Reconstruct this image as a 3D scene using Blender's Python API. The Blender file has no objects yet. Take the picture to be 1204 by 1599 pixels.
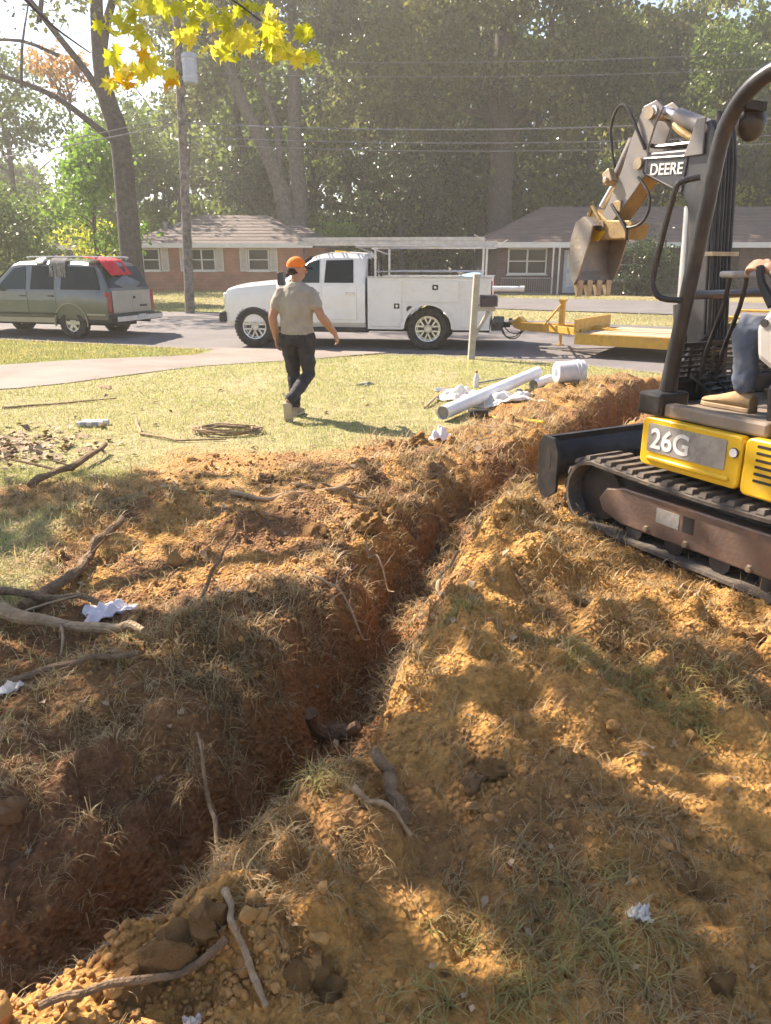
import bpy, math, random
import numpy as np
from mathutils import Vector, Matrix, Euler

random.seed(7)
RNG = np.random.default_rng(11)
sc = bpy.context.scene
COL = sc.collection

# ------------------------------------------------------------------ camera
cam_d = bpy.data.cameras.new('camera')
cam = bpy.data.objects.new('camera', cam_d)
COL.objects.link(cam)
cam.location = (0, 0, 1.6)
cam.rotation_euler = (math.radians(90 - 17.98), 0, 0)
cam_d.sensor_fit = 'VERTICAL'
cam_d.sensor_height = 36
cam_d.lens = 27.0
cam_d.clip_start = 0.05
cam_d.clip_end = 2000
sc.camera = cam

# ------------------------------------------------------------------ sky and sun
SUN_TO = Vector((-0.56, 0.47, 0.68)).normalized()      # towards the sun: ahead, to the left
SUN_EL = math.asin(SUN_TO.z)
SUN_AZ = math.atan2(SUN_TO.x, SUN_TO.y)                # from +Y, clockwise
world = bpy.data.worlds.new('World')
sc.world = world
world.use_nodes = True
wn = world.node_tree.nodes
wl = world.node_tree.links
bg = wn['Background']
sky = wn.new('ShaderNodeTexSky')
sky.sky_type = 'NISHITA'
sky.sun_disc = False
sky.sun_elevation = SUN_EL
sky.sun_rotation = SUN_AZ
sky.air_density = 1.0
sky.dust_density = 0.4
wl.new(sky.outputs[0], bg.inputs[0])
bg.inputs[1].default_value = 0.09
sun_d = bpy.data.lights.new('sun', 'SUN')
sun_d.energy = 5.0
sun_d.angle = math.radians(0.53)
sun_d.color = (1.0, 0.93, 0.80)
sun = bpy.data.objects.new('sun', sun_d)
COL.objects.link(sun)
sun.location = (-20, 20, 30)
sun.rotation_euler = (-SUN_TO).to_track_quat('-Z', 'Y').to_euler()
sc.view_settings.view_transform = 'Standard'
sc.view_settings.look = 'None'
sc.view_settings.gamma = 1
sc.view_settings.use_curve_mapping = False
sc.view_settings.exposure = 1.55
sc.view_settings.use_white_balance = True
sc.view_settings.white_balance_temperature = 7000
sc.view_settings.white_balance_tint = 19
sc.cycles.use_denoising = True
sc.cycles.use_adaptive_sampling = True
sc.cycles.adaptive_threshold = 0.035
sc.cycles.max_bounces = 6
sc.cycles.diffuse_bounces = 3
sc.cycles.glossy_bounces = 2
sc.cycles.transmission_bounces = 4
sc.cycles.transparent_max_bounces = 8
sc.cycles.volume_bounces = 1
sc.cycles.caustics_reflective = False
sc.cycles.caustics_refractive = False

# ------------------------------------------------------------------ materials
def mat(name, col, rough=0.6, metal=0.0, col2=None, scale=4.0, bump=0.0, bscale=40.0, spec=0.4, coat=0.0,
        dirt=None, dscale=3.0, damt=0.5, island=0.0):
    m = bpy.data.materials.new(name)
    m.use_nodes = True
    n, l = m.node_tree.nodes, m.node_tree.links
    b = n['Principled BSDF']
    b.inputs['Roughness'].default_value = rough
    b.inputs['Metallic'].default_value = metal
    b.inputs['Specular IOR Level'].default_value = spec
    b.inputs['Coat Weight'].default_value = coat
    tc = n.new('ShaderNodeTexCoord')
    if col2 is None:
        col2 = tuple(min(1, c * 0.8) for c in col)
    no = n.new('ShaderNodeTexNoise')
    no.inputs['Scale'].default_value = scale
    no.inputs['Detail'].default_value = 5
    no.inputs['Roughness'].default_value = 0.6
    l.new(tc.outputs['Object'], no.inputs['Vector'])
    rmp = n.new('ShaderNodeMapRange')
    rmp.inputs[1].default_value = 0.35
    rmp.inputs[2].default_value = 0.65
    l.new(no.outputs['Fac'], rmp.inputs[0])
    mx = n.new('ShaderNodeMix')
    mx.data_type = 'RGBA'
    mx.inputs[6].default_value = (*col, 1)
    mx.inputs[7].default_value = (*col2, 1)
    l.new(rmp.outputs[0], mx.inputs[0])
    out = mx.outputs[2]
    if dirt:
        n2 = n.new('ShaderNodeTexNoise')
        n2.inputs['Scale'].default_value = dscale
        n2.inputs['Detail'].default_value = 9
        n2.inputs['Roughness'].default_value = 0.7
        l.new(tc.outputs['Object'], n2.inputs['Vector'])
        r2 = n.new('ShaderNodeMapRange')
        r2.inputs[1].default_value = 0.5
        r2.inputs[2].default_value = 0.72
        r2.inputs[4].default_value = damt
        l.new(n2.outputs['Fac'], r2.inputs[0])
        m2 = n.new('ShaderNodeMix')
        m2.data_type = 'RGBA'
        m2.inputs[7].default_value = (*dirt, 1)
        l.new(r2.outputs[0], m2.inputs[0])
        l.new(out, m2.inputs[6])
        out = m2.outputs[2]
        r3 = n.new('ShaderNodeMapRange')
        r3.inputs[3].default_value = rough
        r3.inputs[4].default_value = min(1, rough + 0.35)
        l.new(r2.outputs[0], r3.inputs[0])
        l.new(r3.outputs[0], b.inputs['Roughness'])
    if island:
        ge = n.new('ShaderNodeNewGeometry')
        hs = n.new('ShaderNodeHueSaturation')
        r4 = n.new('ShaderNodeMapRange')
        r4.inputs[3].default_value = 1 - island
        r4.inputs[4].default_value = 1 + island
        l.new(ge.outputs['Random Per Island'], r4.inputs[0])
        l.new(r4.outputs[0], hs.inputs['Value'])
        l.new(out, hs.inputs['Color'])
        out = hs.outputs[0]
    l.new(out, b.inputs['Base Color'])
    if bump:
        n3 = n.new('ShaderNodeTexNoise')
        n3.inputs['Scale'].default_value = bscale
        n3.inputs['Detail'].default_value = 6
        l.new(tc.outputs['Object'], n3.inputs['Vector'])
        bp = n.new('ShaderNodeBump')
        bp.inputs['Strength'].default_value = bump
        bp.inputs['Distance'].default_value = 0.02
        l.new(n3.outputs['Fac'], bp.inputs['Height'])
        l.new(bp.outputs[0], b.inputs['Normal'])
    return m

def leaf_mat(name, col, col2, trans=0.45, gloss=0.35, nw=0.4, scale=0.5, rough=0.32):
    m = bpy.data.materials.new(name)
    m.use_nodes = True
    n, l = m.node_tree.nodes, m.node_tree.links
    b = n['Principled BSDF']
    o = n['Material Output']
    b.inputs['Roughness'].default_value = rough
    b.inputs['Specular IOR Level'].default_value = gloss
    tc = n.new('ShaderNodeTexCoord')
    no = n.new('ShaderNodeTexNoise')
    no.inputs['Scale'].default_value = scale
    no.inputs['Detail'].default_value = 3
    l.new(tc.outputs['Object'], no.inputs['Vector'])
    ge = n.new('ShaderNodeNewGeometry')
    ad = n.new('ShaderNodeMath')
    ad.operation = 'MULTIPLY_ADD'
    ad.inputs[1].default_value = 1.1 - nw
    l.new(ge.outputs['Random Per Island'], ad.inputs[0])
    mr = n.new('ShaderNodeMapRange')
    mr.inputs[1].default_value = 0.3
    mr.inputs[2].default_value = 0.7
    mr.inputs[4].default_value = nw
    l.new(no.outputs['Fac'], mr.inputs[0])
    l.new(mr.outputs[0], ad.inputs[2])
    mx = n.new('ShaderNodeMix')
    mx.data_type = 'RGBA'
    mx.inputs[6].default_value = (*col, 1)
    mx.inputs[7].default_value = (*col2, 1)
    l.new(ad.outputs[0], mx.inputs[0])
    l.new(mx.outputs[2], b.inputs['Base Color'])
    tr = n.new('ShaderNodeBsdfTranslucent')
    hs = n.new('ShaderNodeHueSaturation')
    hs.inputs['Saturation'].default_value = 1.1
    hs.inputs['Value'].default_value = 1.5
    l.new(mx.outputs[2], hs.inputs['Color'])
    l.new(hs.outputs[0], tr.inputs['Color'])
    ms = n.new('ShaderNodeMixShader')
    ms.inputs[0].default_value = trans
    l.new(b.outputs[0], ms.inputs[1])
    l.new(tr.outputs[0], ms.inputs[2])
    l.new(ms.outputs[0], o.inputs['Surface'])
    return m

def glass_mat(name, col=(0.02, 0.025, 0.025), rough=0.06, alpha=None):
    m = bpy.data.materials.new(name)
    m.use_nodes = True
    b = m.node_tree.nodes['Principled BSDF']
    b.inputs['Base Color'].default_value = (*col, 1)
    b.inputs['Roughness'].default_value = rough
    b.inputs['Specular IOR Level'].default_value = 0.22
    if alpha:
        b.inputs['Alpha'].default_value = alpha
    return m

def brick_mat(name, c1, c2, mortar):
    m = bpy.data.materials.new(name)
    m.use_nodes = True
    n, l = m.node_tree.nodes, m.node_tree.links
    b = n['Principled BSDF']
    b.inputs['Roughness'].default_value = 0.85
    tc = n.new('ShaderNodeTexCoord')
    sx = n.new('ShaderNodeSeparateXYZ')
    cx = n.new('ShaderNodeCombineXYZ')
    ad = n.new('ShaderNodeMath')
    l.new(tc.outputs['Object'], sx.inputs[0])
    l.new(sx.outputs['X'], ad.inputs[0])
    l.new(sx.outputs['Y'], ad.inputs[1])
    l.new(ad.outputs[0], cx.inputs['X'])
    l.new(sx.outputs['Z'], cx.inputs['Y'])
    br = n.new('ShaderNodeTexBrick')
    br.inputs['Scale'].default_value = 1.0
    br.inputs['Brick Width'].default_value = 0.215
    br.inputs['Row Height'].default_value = 0.076
    br.inputs['Mortar Size'].default_value = 0.01
    br.inputs['Color1'].default_value = (*c1, 1)
    br.inputs['Color2'].default_value = (*c2, 1)
    br.inputs['Mortar'].default_value = (*mortar, 1)
    l.new(cx.outputs[0], br.inputs['Vector'])
    no = n.new('ShaderNodeTexNoise')
    no.inputs['Scale'].default_value = 1.5
    no.inputs['Detail'].default_value = 6
    l.new(tc.outputs['Object'], no.inputs['Vector'])
    hs = n.new('ShaderNodeHueSaturation')
    mr = n.new('ShaderNodeMapRange')
    mr.inputs[1].default_value = 0.3
    mr.inputs[2].default_value = 0.7
    mr.inputs[3].default_value = 0.75
    mr.inputs[4].default_value = 1.2
    l.new(no.outputs['Fac'], mr.inputs[0])
    l.new(mr.outputs[0], hs.inputs['Value'])
    l.new(br.outputs['Color'], hs.inputs['Color'])
    l.new(hs.outputs[0], b.inputs['Base Color'])
    return m

MT = {}
MT['white_paint'] = mat('white_paint', (0.78, 0.77, 0.75), 0.28, 0, (0.74, 0.73, 0.70), 2, coat=0.4, dirt=(0.45, 0.38, 0.28), dscale=4, damt=0.16)
MT['white_box'] = mat('white_box', (0.74, 0.73, 0.71), 0.4, 0, (0.69, 0.68, 0.65), 2, dirt=(0.42, 0.36, 0.28), dscale=5, damt=0.25)
MT['dark_trim'] = mat('dark_trim', (0.025, 0.024, 0.023), 0.5, 0, (0.04, 0.036, 0.032), 6)
MT['tyre'] = mat('tyre', (0.022, 0.021, 0.02), 0.8, 0, (0.06, 0.048, 0.036), 9, bump=0.3)
MT['chrome'] = mat('chrome', (0.72, 0.72, 0.72), 0.25, 0.6, (0.6, 0.6, 0.6), 8)
MT['alloy'] = mat('alloy', (0.6, 0.59, 0.57), 0.32, 0.85, (0.5, 0.48, 0.45), 8)
MT['galv'] = mat('galv', (0.55, 0.55, 0.55), 0.42, 0.8, (0.42, 0.42, 0.41), 9, dirt=(0.3, 0.26, 0.2), damt=0.3)
MT['glass'] = glass_mat('glass')
MT['cab_glass'] = glass_mat('cab_glass', (0.03, 0.05, 0.05), 0.05)
MT['suv_paint'] = mat('suv_paint', (0.15, 0.155, 0.15), 0.28, 0.5, (0.125, 0.13, 0.125), 3, coat=0.5, dirt=(0.26, 0.22, 0.16), dscale=3, damt=0.35)
MT['suv_silver'] = mat('suv_silver', (0.40, 0.385, 0.35), 0.35, 0.4, (0.35, 0.335, 0.30), 3, coat=0.4, dirt=(0.3, 0.25, 0.18), dscale=4, damt=0.3)
MT['suv_tan'] = mat('suv_tan', (0.34, 0.30, 0.23), 0.4, 0.3, (0.29, 0.26, 0.2), 3, coat=0.3)
MT['red_lens'] = mat('red_lens', (0.35, 0.02, 0.02), 0.2, 0, coat=0.5)
MT['deere_yellow'] = mat('deere_yellow', (0.80, 0.50, 0.02), 0.38, 0, (0.72, 0.43, 0.02), 3, coat=0.2, dirt=(0.38, 0.24, 0.10), dscale=7, damt=0.5)
MT['arm_paint'] = mat('arm_paint', (0.21, 0.205, 0.20), 0.4, 0.2, (0.27, 0.25, 0.23), 5, dirt=(0.36, 0.27, 0.17), dscale=6, damt=0.65)
MT['arm_tan'] = mat('arm_tan', (0.42, 0.29, 0.11), 0.55, 0.1, (0.3, 0.21, 0.1), 8, dirt=(0.25, 0.18, 0.1), dscale=9, damt=0.6, bump=0.2)
MT['black_steel'] = mat('black_steel', (0.026, 0.027, 0.029), 0.35, 0.2, (0.042, 0.041, 0.041), 6, dirt=(0.16, 0.125, 0.09), dscale=6, damt=0.25)
MT['boom_black'] = mat('boom_black', (0.06, 0.064, 0.072), 0.3, 0.2, (0.085, 0.086, 0.09), 4, dirt=(0.25, 0.2, 0.14), dscale=6, damt=0.4)
MT['hose'] = mat('hose', (0.03, 0.03, 0.032), 0.5, 0, (0.055, 0.05, 0.045), 15)
MT['rubber_track'] = mat('rubber_track', (0.07, 0.064, 0.058), 0.85, 0, (0.13, 0.105, 0.08), 12, dirt=(0.30, 0.21, 0.12), dscale=10, damt=0.55, bump=0.3)
MT['rust_plate'] = mat('rust_plate', (0.17, 0.125, 0.105), 0.42, 0.5, (0.23, 0.16, 0.125), 4, dirt=(0.38, 0.22, 0.11), dscale=6, damt=0.7, bump=0.15)
MT['bucket_steel'] = mat('bucket_steel', (0.36, 0.33, 0.29), 0.5, 0.3, (0.27, 0.235, 0.20), 7, dirt=(0.42, 0.33, 0.22), dscale=8, damt=0.6, bump=0.2)
MT['worn_steel'] = mat('worn_steel', (0.46, 0.37, 0.26), 0.4, 0.6, (0.32, 0.24, 0.16), 9)
MT['silver_decal'] = mat('silver_decal', (0.30, 0.29, 0.27), 0.4, 0.3, (0.42, 0.40, 0.36), 12, dirt=(0.12, 0.11, 0.10), dscale=9, damt=0.6)
MT['letter_white'] = mat('letter_white', (0.8, 0.8, 0.76), 0.5, 0, (0.66, 0.65, 0.6), 20)
MT['floor_plate'] = mat('floor_plate', (0.20, 0.17, 0.14), 0.6, 0.2, (0.30, 0.24, 0.18), 6, dirt=(0.42, 0.31, 0.19), dscale=5, damt=0.7)
MT['trailer_yellow'] = mat('trailer_yellow', (0.62, 0.36, 0.05), 0.5, 0, (0.50, 0.28, 0.05), 4, dirt=(0.30, 0.18, 0.09), dscale=6, damt=0.6)
MT['plank'] = mat('plank', (0.52, 0.40, 0.26), 0.8, 0, (0.38, 0.28, 0.18), 7, dirt=(0.3, 0.22, 0.15), dscale=5, damt=0.5, bump=0.3)
MT['post_wood'] = mat('post_wood', (0.40, 0.375, 0.32), 0.8, 0, (0.30, 0.275, 0.23), 9, bump=0.2)
MT['pole_wood'] = mat('pole_wood', (0.27, 0.23, 0.185), 0.85, 0, (0.10, 0.085, 0.07), 6, bump=0.4, bscale=25)
MT['bark'] = mat('bark', (0.10, 0.082, 0.066), 0.9, 0, (0.045, 0.038, 0.032), 7, bump=0.9, bscale=14)
MT['bark_pale'] = mat('bark_pale', (0.18, 0.155, 0.125), 0.9, 0, (0.10, 0.085, 0.07), 5, bump=0.6, bscale=16)
MT['pvc'] = mat('pvc', (0.80, 0.80, 0.80), 0.35, 0, (0.75, 0.74, 0.72), 3, dirt=(0.55, 0.42, 0.28), dscale=6, damt=0.2)
MT['pvc_in'] = mat('pvc_in', (0.30, 0.28, 0.25), 0.7)
MT['pail'] = mat('pail', (0.62, 0.64, 0.66), 0.4, 0, (0.52, 0.53, 0.54), 6, dirt=(0.4, 0.3, 0.2), dscale=9, damt=0.45)
MT['cloth_white'] = mat('cloth_white', (0.70, 0.68, 0.65), 0.9, 0, (0.58, 0.55, 0.50), 9, bump=0.4, bscale=60, dirt=(0.45, 0.34, 0.22), dscale=5, damt=0.4)
MT['cloth_red'] = mat('cloth_red', (0.62, 0.02, 0.035), 0.85, 0, (0.50, 0.015, 0.03), 7)
MT['cloth_grey'] = mat('cloth_grey', (0.30, 0.28, 0.26), 0.9, 0, (0.16, 0.15, 0.14), 9)
MT['plastic_white'] = mat('plastic_white', (0.78, 0.75, 0.76), 0.4, 0, (0.70, 0.64, 0.66), 8)
MT['yellow_handle'] = mat('yellow_handle', (0.80, 0.48, 0.03), 0.5, 0, (0.7, 0.42, 0.04), 9)
MT['wood_handle'] = mat('wood_handle', (0.42, 0.30, 0.17), 0.7, 0, (0.32, 0.22, 0.13), 12)
MT['shovel_steel'] = mat('shovel_steel', (0.42, 0.42, 0.42), 0.45, 0.6, (0.30, 0.28, 0.26), 8)
MT['stick'] = mat('stick', (0.25, 0.165, 0.095), 0.9, 0, (0.14, 0.09, 0.05), 22, bump=0.9, bscale=70)
MT['stick_pale'] = mat('stick_pale', (0.42, 0.31, 0.185), 0.85, 0, (0.26, 0.175, 0.10), 22, bump=0.8, bscale=60)
MT['root'] = mat('root', (0.42, 0.31, 0.19), 0.85, 0, (0.34, 0.24, 0.15), 12)
MT['skin'] = mat('skin', (0.42, 0.235, 0.15), 0.55, 0, (0.36, 0.19, 0.12), 9)
MT['shirt'] = mat('shirt', (0.36, 0.335, 0.275), 0.9, 0, (0.30, 0.275, 0.22), 7)
MT['trousers'] = mat('trousers', (0.028, 0.028, 0.034), 0.85, 0, (0.042, 0.04, 0.045), 8)
MT['jeans'] = mat('jeans', (0.10, 0.135, 0.185), 0.9, 0, (0.16, 0.185, 0.22), 10, dirt=(0.32, 0.25, 0.17), dscale=6, damt=0.8)
MT['cap_orange'] = mat('cap_orange', (0.86, 0.22, 0.02), 0.8, 0, (0.80, 0.18, 0.02), 6)
MT['hair'] = mat('hair', (0.03, 0.02, 0.015), 0.7)
MT['shoe'] = mat('shoe', (0.24, 0.18, 0.12), 0.8, 0, (0.34, 0.28, 0.2), 14)
MT['sole'] = mat('sole', (0.45, 0.40, 0.32), 0.8)
MT['boot'] = mat('boot', (0.40, 0.27, 0.13), 0.75, 0, (0.30, 0.20, 0.10), 8, bump=0.2)
MT['seat_grey'] = mat('seat_grey', (0.46, 0.45, 0.42), 0.5, 0, (0.40, 0.38, 0.35), 6)
MT['dusty_grey'] = mat('dusty_grey', (0.27, 0.245, 0.20), 0.8, 0, (0.2, 0.18, 0.15), 5)
MT['transformer'] = mat('transformer', (0.42, 0.45, 0.49), 0.45, 0.2, (0.36, 0.39, 0.42), 4)
MT['wire'] = mat('wire', (0.26, 0.26, 0.26), 0.4, 0.5)
MT['roof_grey'] = mat('roof_grey', (0.165, 0.138, 0.118), 0.9, 0, (0.115, 0.097, 0.085), 1.6, bump=0.5, bscale=14)
MT['roof_brown'] = mat('roof_brown', (0.15, 0.11, 0.09), 0.9, 0, (0.20, 0.14, 0.105), 1.6, bump=0.5, bscale=14)
MT['trim_white'] = mat('trim_white', (0.70, 0.68, 0.64), 0.6, 0, (0.62, 0.60, 0.56), 3)
MT['shutter_dark'] = mat('shutter_dark', (0.05, 0.04, 0.045), 0.6)
MT['door_blue'] = mat('door_blue', (0.50, 0.54, 0.60), 0.5)
MT['brick_red'] = brick_mat('brick_red', (0.38, 0.14, 0.075), (0.30, 0.105, 0.06), (0.36, 0.24, 0.17))
MT['brick_brown'] = brick_mat('brick_brown', (0.13, 0.075, 0.065), (0.09, 0.055, 0.05), (0.18, 0.13, 0.11))  # brown brick, deepened a bit so its colour carries tree shade
MT['blind'] = mat('blind', (0.45, 0.43, 0.38), 0.7)
MT['iron'] = mat('iron', (0.30, 0.28, 0.26), 0.5)
MT['blue_tarp'] = mat('blue_tarp', (0.22, 0.45, 0.55), 0.6)
MT['paper'] = mat('paper', (0.66, 0.63, 0.58), 0.8, 0, (0.50, 0.46, 0.40), 9)
MT['print_grey'] = mat('print_grey', (0.30, 0.31, 0.34), 0.7)
MT['asphalt'] = mat('asphalt', (0.165, 0.155, 0.15), 0.9, 0, (0.125, 0.118, 0.113), 0.7, bump=0.35, bscale=90, dirt=(0.21, 0.185, 0.16), dscale=2.2, damt=0.6)
MT['concrete'] = mat('concrete', (0.26, 0.22, 0.185), 0.9, 0, (0.18, 0.15, 0.125), 0.9, bump=0.25, bscale=60, dirt=(0.25, 0.20, 0.15), dscale=3, damt=0.5)
MT['leaf_wood'] = leaf_mat('leaf_wood', (0.035, 0.065, 0.02), (0.19, 0.24, 0.06), 0.5, 0.5, nw=0.75, scale=0.22)
MT['leaf_oak'] = leaf_mat('leaf_oak', (0.04, 0.065, 0.02), (0.20, 0.205, 0.06), 0.5, 0.5, nw=0.75, scale=0.25)
MT['leaf_bright'] = leaf_mat('leaf_bright', (0.10, 0.20, 0.03), (0.18, 0.27, 0.055), 0.5, 0.3)
MT['leaf_mid'] = leaf_mat('leaf_mid', (0.06, 0.11, 0.03), (0.13, 0.17, 0.05), 0.45, 0.35)
MT['leaf_evergreen'] = leaf_mat('leaf_evergreen', (0.025, 0.045, 0.016), (0.06, 0.09, 0.032), 0.35, 0.5, rough=0.34)
MT['leaf_rust'] = leaf_mat('leaf_rust', (0.28, 0.15, 0.05), (0.34, 0.20, 0.07), 0.5, 0.3)
MT['leaf_yellow'] = leaf_mat('leaf_yellow', (0.48, 0.46, 0.06), (0.62, 0.56, 0.12), 0.65, 0.25, scale=6)
MT['leaf_orange'] = leaf_mat('leaf_orange', (0.52, 0.26, 0.03), (0.55, 0.36, 0.04), 0.6, 0.25, scale=6)
MT['leaf_lime'] = leaf_mat('leaf_lime', (0.30, 0.34, 0.04), (0.40, 0.40, 0.06), 0.6, 0.25, scale=6)
MT['dry_leaf'] = mat('dry_leaf', (0.46, 0.33, 0.21), 0.8, 0, (0.30, 0.20, 0.12), 8, island=0.35)
MT['grass_lawn'] = leaf_mat('grass_lawn', (0.24, 0.29, 0.085), (0.45, 0.43, 0.20), 0.35, 0.25, scale=0.8, rough=0.5)
MT['grass_green'] = leaf_mat('grass_green', (0.21, 0.215, 0.06), (0.44, 0.37, 0.16), 0.4, 0.25, scale=0.8, rough=0.5)
MT['grass_tuft'] = leaf_mat('grass_tuft', (0.21, 0.15, 0.065), (0.46, 0.345, 0.18), 0.35, 0.3, scale=2.5, rough=0.45)
MT['straw'] = leaf_mat('straw', (0.30, 0.21, 0.10), (0.50, 0.38, 0.20), 0.3, 0.3, scale=2.0, rough=0.5)
MT['rootlet'] = leaf_mat('rootlet', (0.22, 0.13, 0.06), (0.36, 0.24, 0.13), 0.2, 0.2, scale=2.0, rough=0.7)
MT['clod'] = mat('clod', (0.46, 0.255, 0.085), 0.95, 0, (0.33, 0.17, 0.055), 14, bump=1.0, bscale=30, island=0.25)
MT['clod_dark'] = mat('clod_dark', (0.30, 0.175, 0.08), 0.95, 0, (0.20, 0.11, 0.05), 9, bump=0.6, bscale=45)

# ------------------------------------------------------------------ mesh builders
class MB:
    def __init__(s):
        s.V = []
        s.F = []
    def add(s, v, f, M=None):
        o = len(s.V)
        s.V += [tuple(M @ Vector(p)) for p in v] if M is not None else [tuple(p) for p in v]
        s.F += [tuple(i + o for i in q) for q in f]
        return s
    def box(s, c, d, rot=None):
        x, y, z = d[0] / 2, d[1] / 2, d[2] / 2
        v = [Vector((a * x, b * y, e * z)) for a in (-1, 1) for b in (-1, 1) for e in (-1, 1)]
        if rot is not None:
            R = rot if isinstance(rot, Matrix) else Euler(rot).to_matrix()
            v = [R @ p for p in v]
        v = [p + Vector(c) for p in v]
        return s.add(v, [(0, 1, 3, 2), (4, 6, 7, 5), (0, 4, 5, 1), (2, 3, 7, 6), (0, 2, 6, 4), (1, 5, 7, 3)])
    def bx(s, x0, x1, y0, y1, z0, z1):
        return s.box(((x0 + x1) / 2, (y0 + y1) / 2, (z0 + z1) / 2), (abs(x1 - x0), abs(y1 - y0), abs(z1 - z0)))
    def tube(s, pts, r, n=8, caps=True, flat=1.0):
        P = [Vector(p) for p in pts]
        if not isinstance(r, (list, tuple)):
            r = [r] * len(P)
        if 3 <= len(P) <= 14:
            Q, rr = [], []
            m = len(P)
            for i in range(m - 1):
                a, b, c, d = P[max(i - 1, 0)], P[i], P[i + 1], P[min(i + 2, m - 1)]
                for k in range(3):
                    t = k / 3
                    Q.append(0.5 * (2 * b + (c - a) * t + (2 * a - 5 * b + 4 * c - d) * t * t + (3 * b - 3 * c + d - a) * t * t * t))
                    rr.append(r[i] + (r[i + 1] - r[i]) * t)
            Q.append(P[-1]); rr.append(r[-1])
            P, r = Q, rr
        o = len(s.V)
        prev = None
        for i, p in enumerate(P):
            t = (P[min(i + 1, len(P) - 1)] - P[max(i - 1, 0)]).normalized()
            if prev is None:
                u = t.cross(Vector((0, 0, 1)))
                if u.length < 1e-3:
                    u = Vector((1, 0, 0))
            else:
                u = prev - t * prev.dot(t)
            u.normalize()
            prev = u
            w = t.cross(u)
            for k in range(n):
                a = 2 * math.pi * k / n
                s.V.append(tuple(p + (u * math.cos(a) + w * math.sin(a) * flat) * r[i]))
        for i in range(len(P) - 1):
            for k in range(n):
                k2 = (k + 1) % n
                s.F.append((o + i * n + k, o + i * n + k2, o + (i + 1) * n + k2, o + (i + 1) * n + k))
        if caps:
            s.F.append(tuple(o + k for k in range(n))[::-1])
            e = o + (len(P) - 1) * n
            s.F.append(tuple(e + k for k in range(n)))
        return s
    def cyl(s, a, b, r, r2=None, n=14):
        return s.tube([a, b], [r, r if r2 is None else r2], n)
    def prism(s, poly, a0, a1, axis='y'):
        def P(p, a):
            return (p[0], a, p[1]) if axis == 'y' else ((a, p[0], p[1]) if axis == 'x' else (p[0], p[1], a))
        n = len(poly)
        v = [P(p, a0) for p in poly] + [P(p, a1) for p in poly]
        f = [tuple(range(n)), tuple(range(2 * n - 1, n - 1, -1))]
        f += [(i, i + n, (i + 1) % n + n, (i + 1) % n) for i in range(n)]
        return s.add(v, f)
    def loft(s, secs, closed=True, caps=True):
        n = len(secs[0])
        v = [p for q in secs for p in q]
        f = []
        m = n if closed else n - 1
        for i in range(len(secs) - 1):
            for k in range(m):
                k2 = (k + 1) % n
                f.append((i * n + k, i * n + k2, (i + 1) * n + k2, (i + 1) * n + k))
        if caps and closed:
            f.append(tuple(range(n))[::-1])
            f.append(tuple(range((len(secs) - 1) * n, len(secs) * n)))
        return s.add(v, f)
    def lathe(s, prof, c=(0, 0, 0), axis='z', n=24, closed=False):
        secs = []
        for r, h in prof:
            ring = []
            for k in range(n):
                a = 2 * math.pi * k / n
                p = (r * math.cos(a), r * math.sin(a), h)
                if axis == 'y':
                    p = (p[0], p[2], p[1])
                elif axis == 'x':
                    p = (p[2], p[0], p[1])
                ring.append((p[0] + c[0], p[1] + c[1], p[2] + c[2]))
            secs.append(ring)
        if closed:
            secs.append(secs[0])
            return s.loft(secs, True, False)
        return s.loft(secs)
    def ell(s, c, r, n=12, m=8, M=None):
        v, f = [], []
        for i in range(m + 1):
            th = math.pi * i / m
            for k in range(n):
                a = 2 * math.pi * k / n
                p = Vector((r[0] * math.sin(th) * math.cos(a), r[1] * math.sin(th) * math.sin(a), r[2] * math.cos(th)))
                if M is not None:
                    p = M @ p
                v.append(p + Vector(c))
        for i in range(m):
            for k in range(n):
                k2 = (k + 1) % n
                f.append((i * n + k, (i + 1) * n + k, (i + 1) * n + k2, i * n + k2))
        return s.add(v, f)
    def mesh(s, name):
        me = bpy.data.meshes.new(name)
        me.from_pydata([tuple(v) for v in s.V], [], s.F)
        me.validate()
        return me
    def build(s, name, m, parent=None, smooth=True, bevel=0, ang=38, fix=True):
        me = s.mesh(name)
        if fix:
            import bmesh
            bm = bmesh.new()
            bm.from_mesh(me)
            bmesh.ops.recalc_face_normals(bm, faces=bm.faces)
            bm.to_mesh(me)
            bm.free()
        if smooth:
            me.polygons.foreach_set('use_smooth', [True] * len(me.polygons))
            me.set_sharp_from_angle(angle=math.radians(ang))
        me.materials.append(MT[m] if isinstance(m, str) else m)
        o = bpy.data.objects.new(name, me)
        COL.objects.link(o)
        if parent is not None:
            o.parent = parent
        if bevel:
            b = o.modifiers.new('bevel', 'BEVEL')
            b.width = bevel
            b.segments = 2
            b.limit_method = 'ANGLE'
            b.angle_limit = math.radians(40)
        return o

def tag(o, label=None, cat=None, group=None, kind=None):
    if label: o['label'] = label
    if cat: o['category'] = cat
    if group: o['group'] = group
    if kind: o['kind'] = kind
    return o

def thing(name, label, cat, loc=(0, 0, 0), rz=0.0, group=None):
    o = bpy.data.objects.new(name, None)
    COL.objects.link(o)
    o.location = loc
    o.rotation_euler = (0, 0, rz)
    o.empty_display_size = 0.2
    return tag(o, label, cat, group)

def sub(name, parent, loc=(0, 0, 0), rot=(0, 0, 0)):
    o = bpy.data.objects.new(name, None)
    COL.objects.link(o)
    o.parent = parent
    o.location = loc
    o.rotation_euler = rot
    o.empty_display_size = 0.1
    return o

def share(o, parent, loc=(0, 0, 0), rot=(0, 0, 0), name=None):
    c = o.copy()
    if name: c.name = name
    COL.objects.link(c)
    c.parent = parent
    c.location = loc
    c.rotation_euler = rot
    return c

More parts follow.
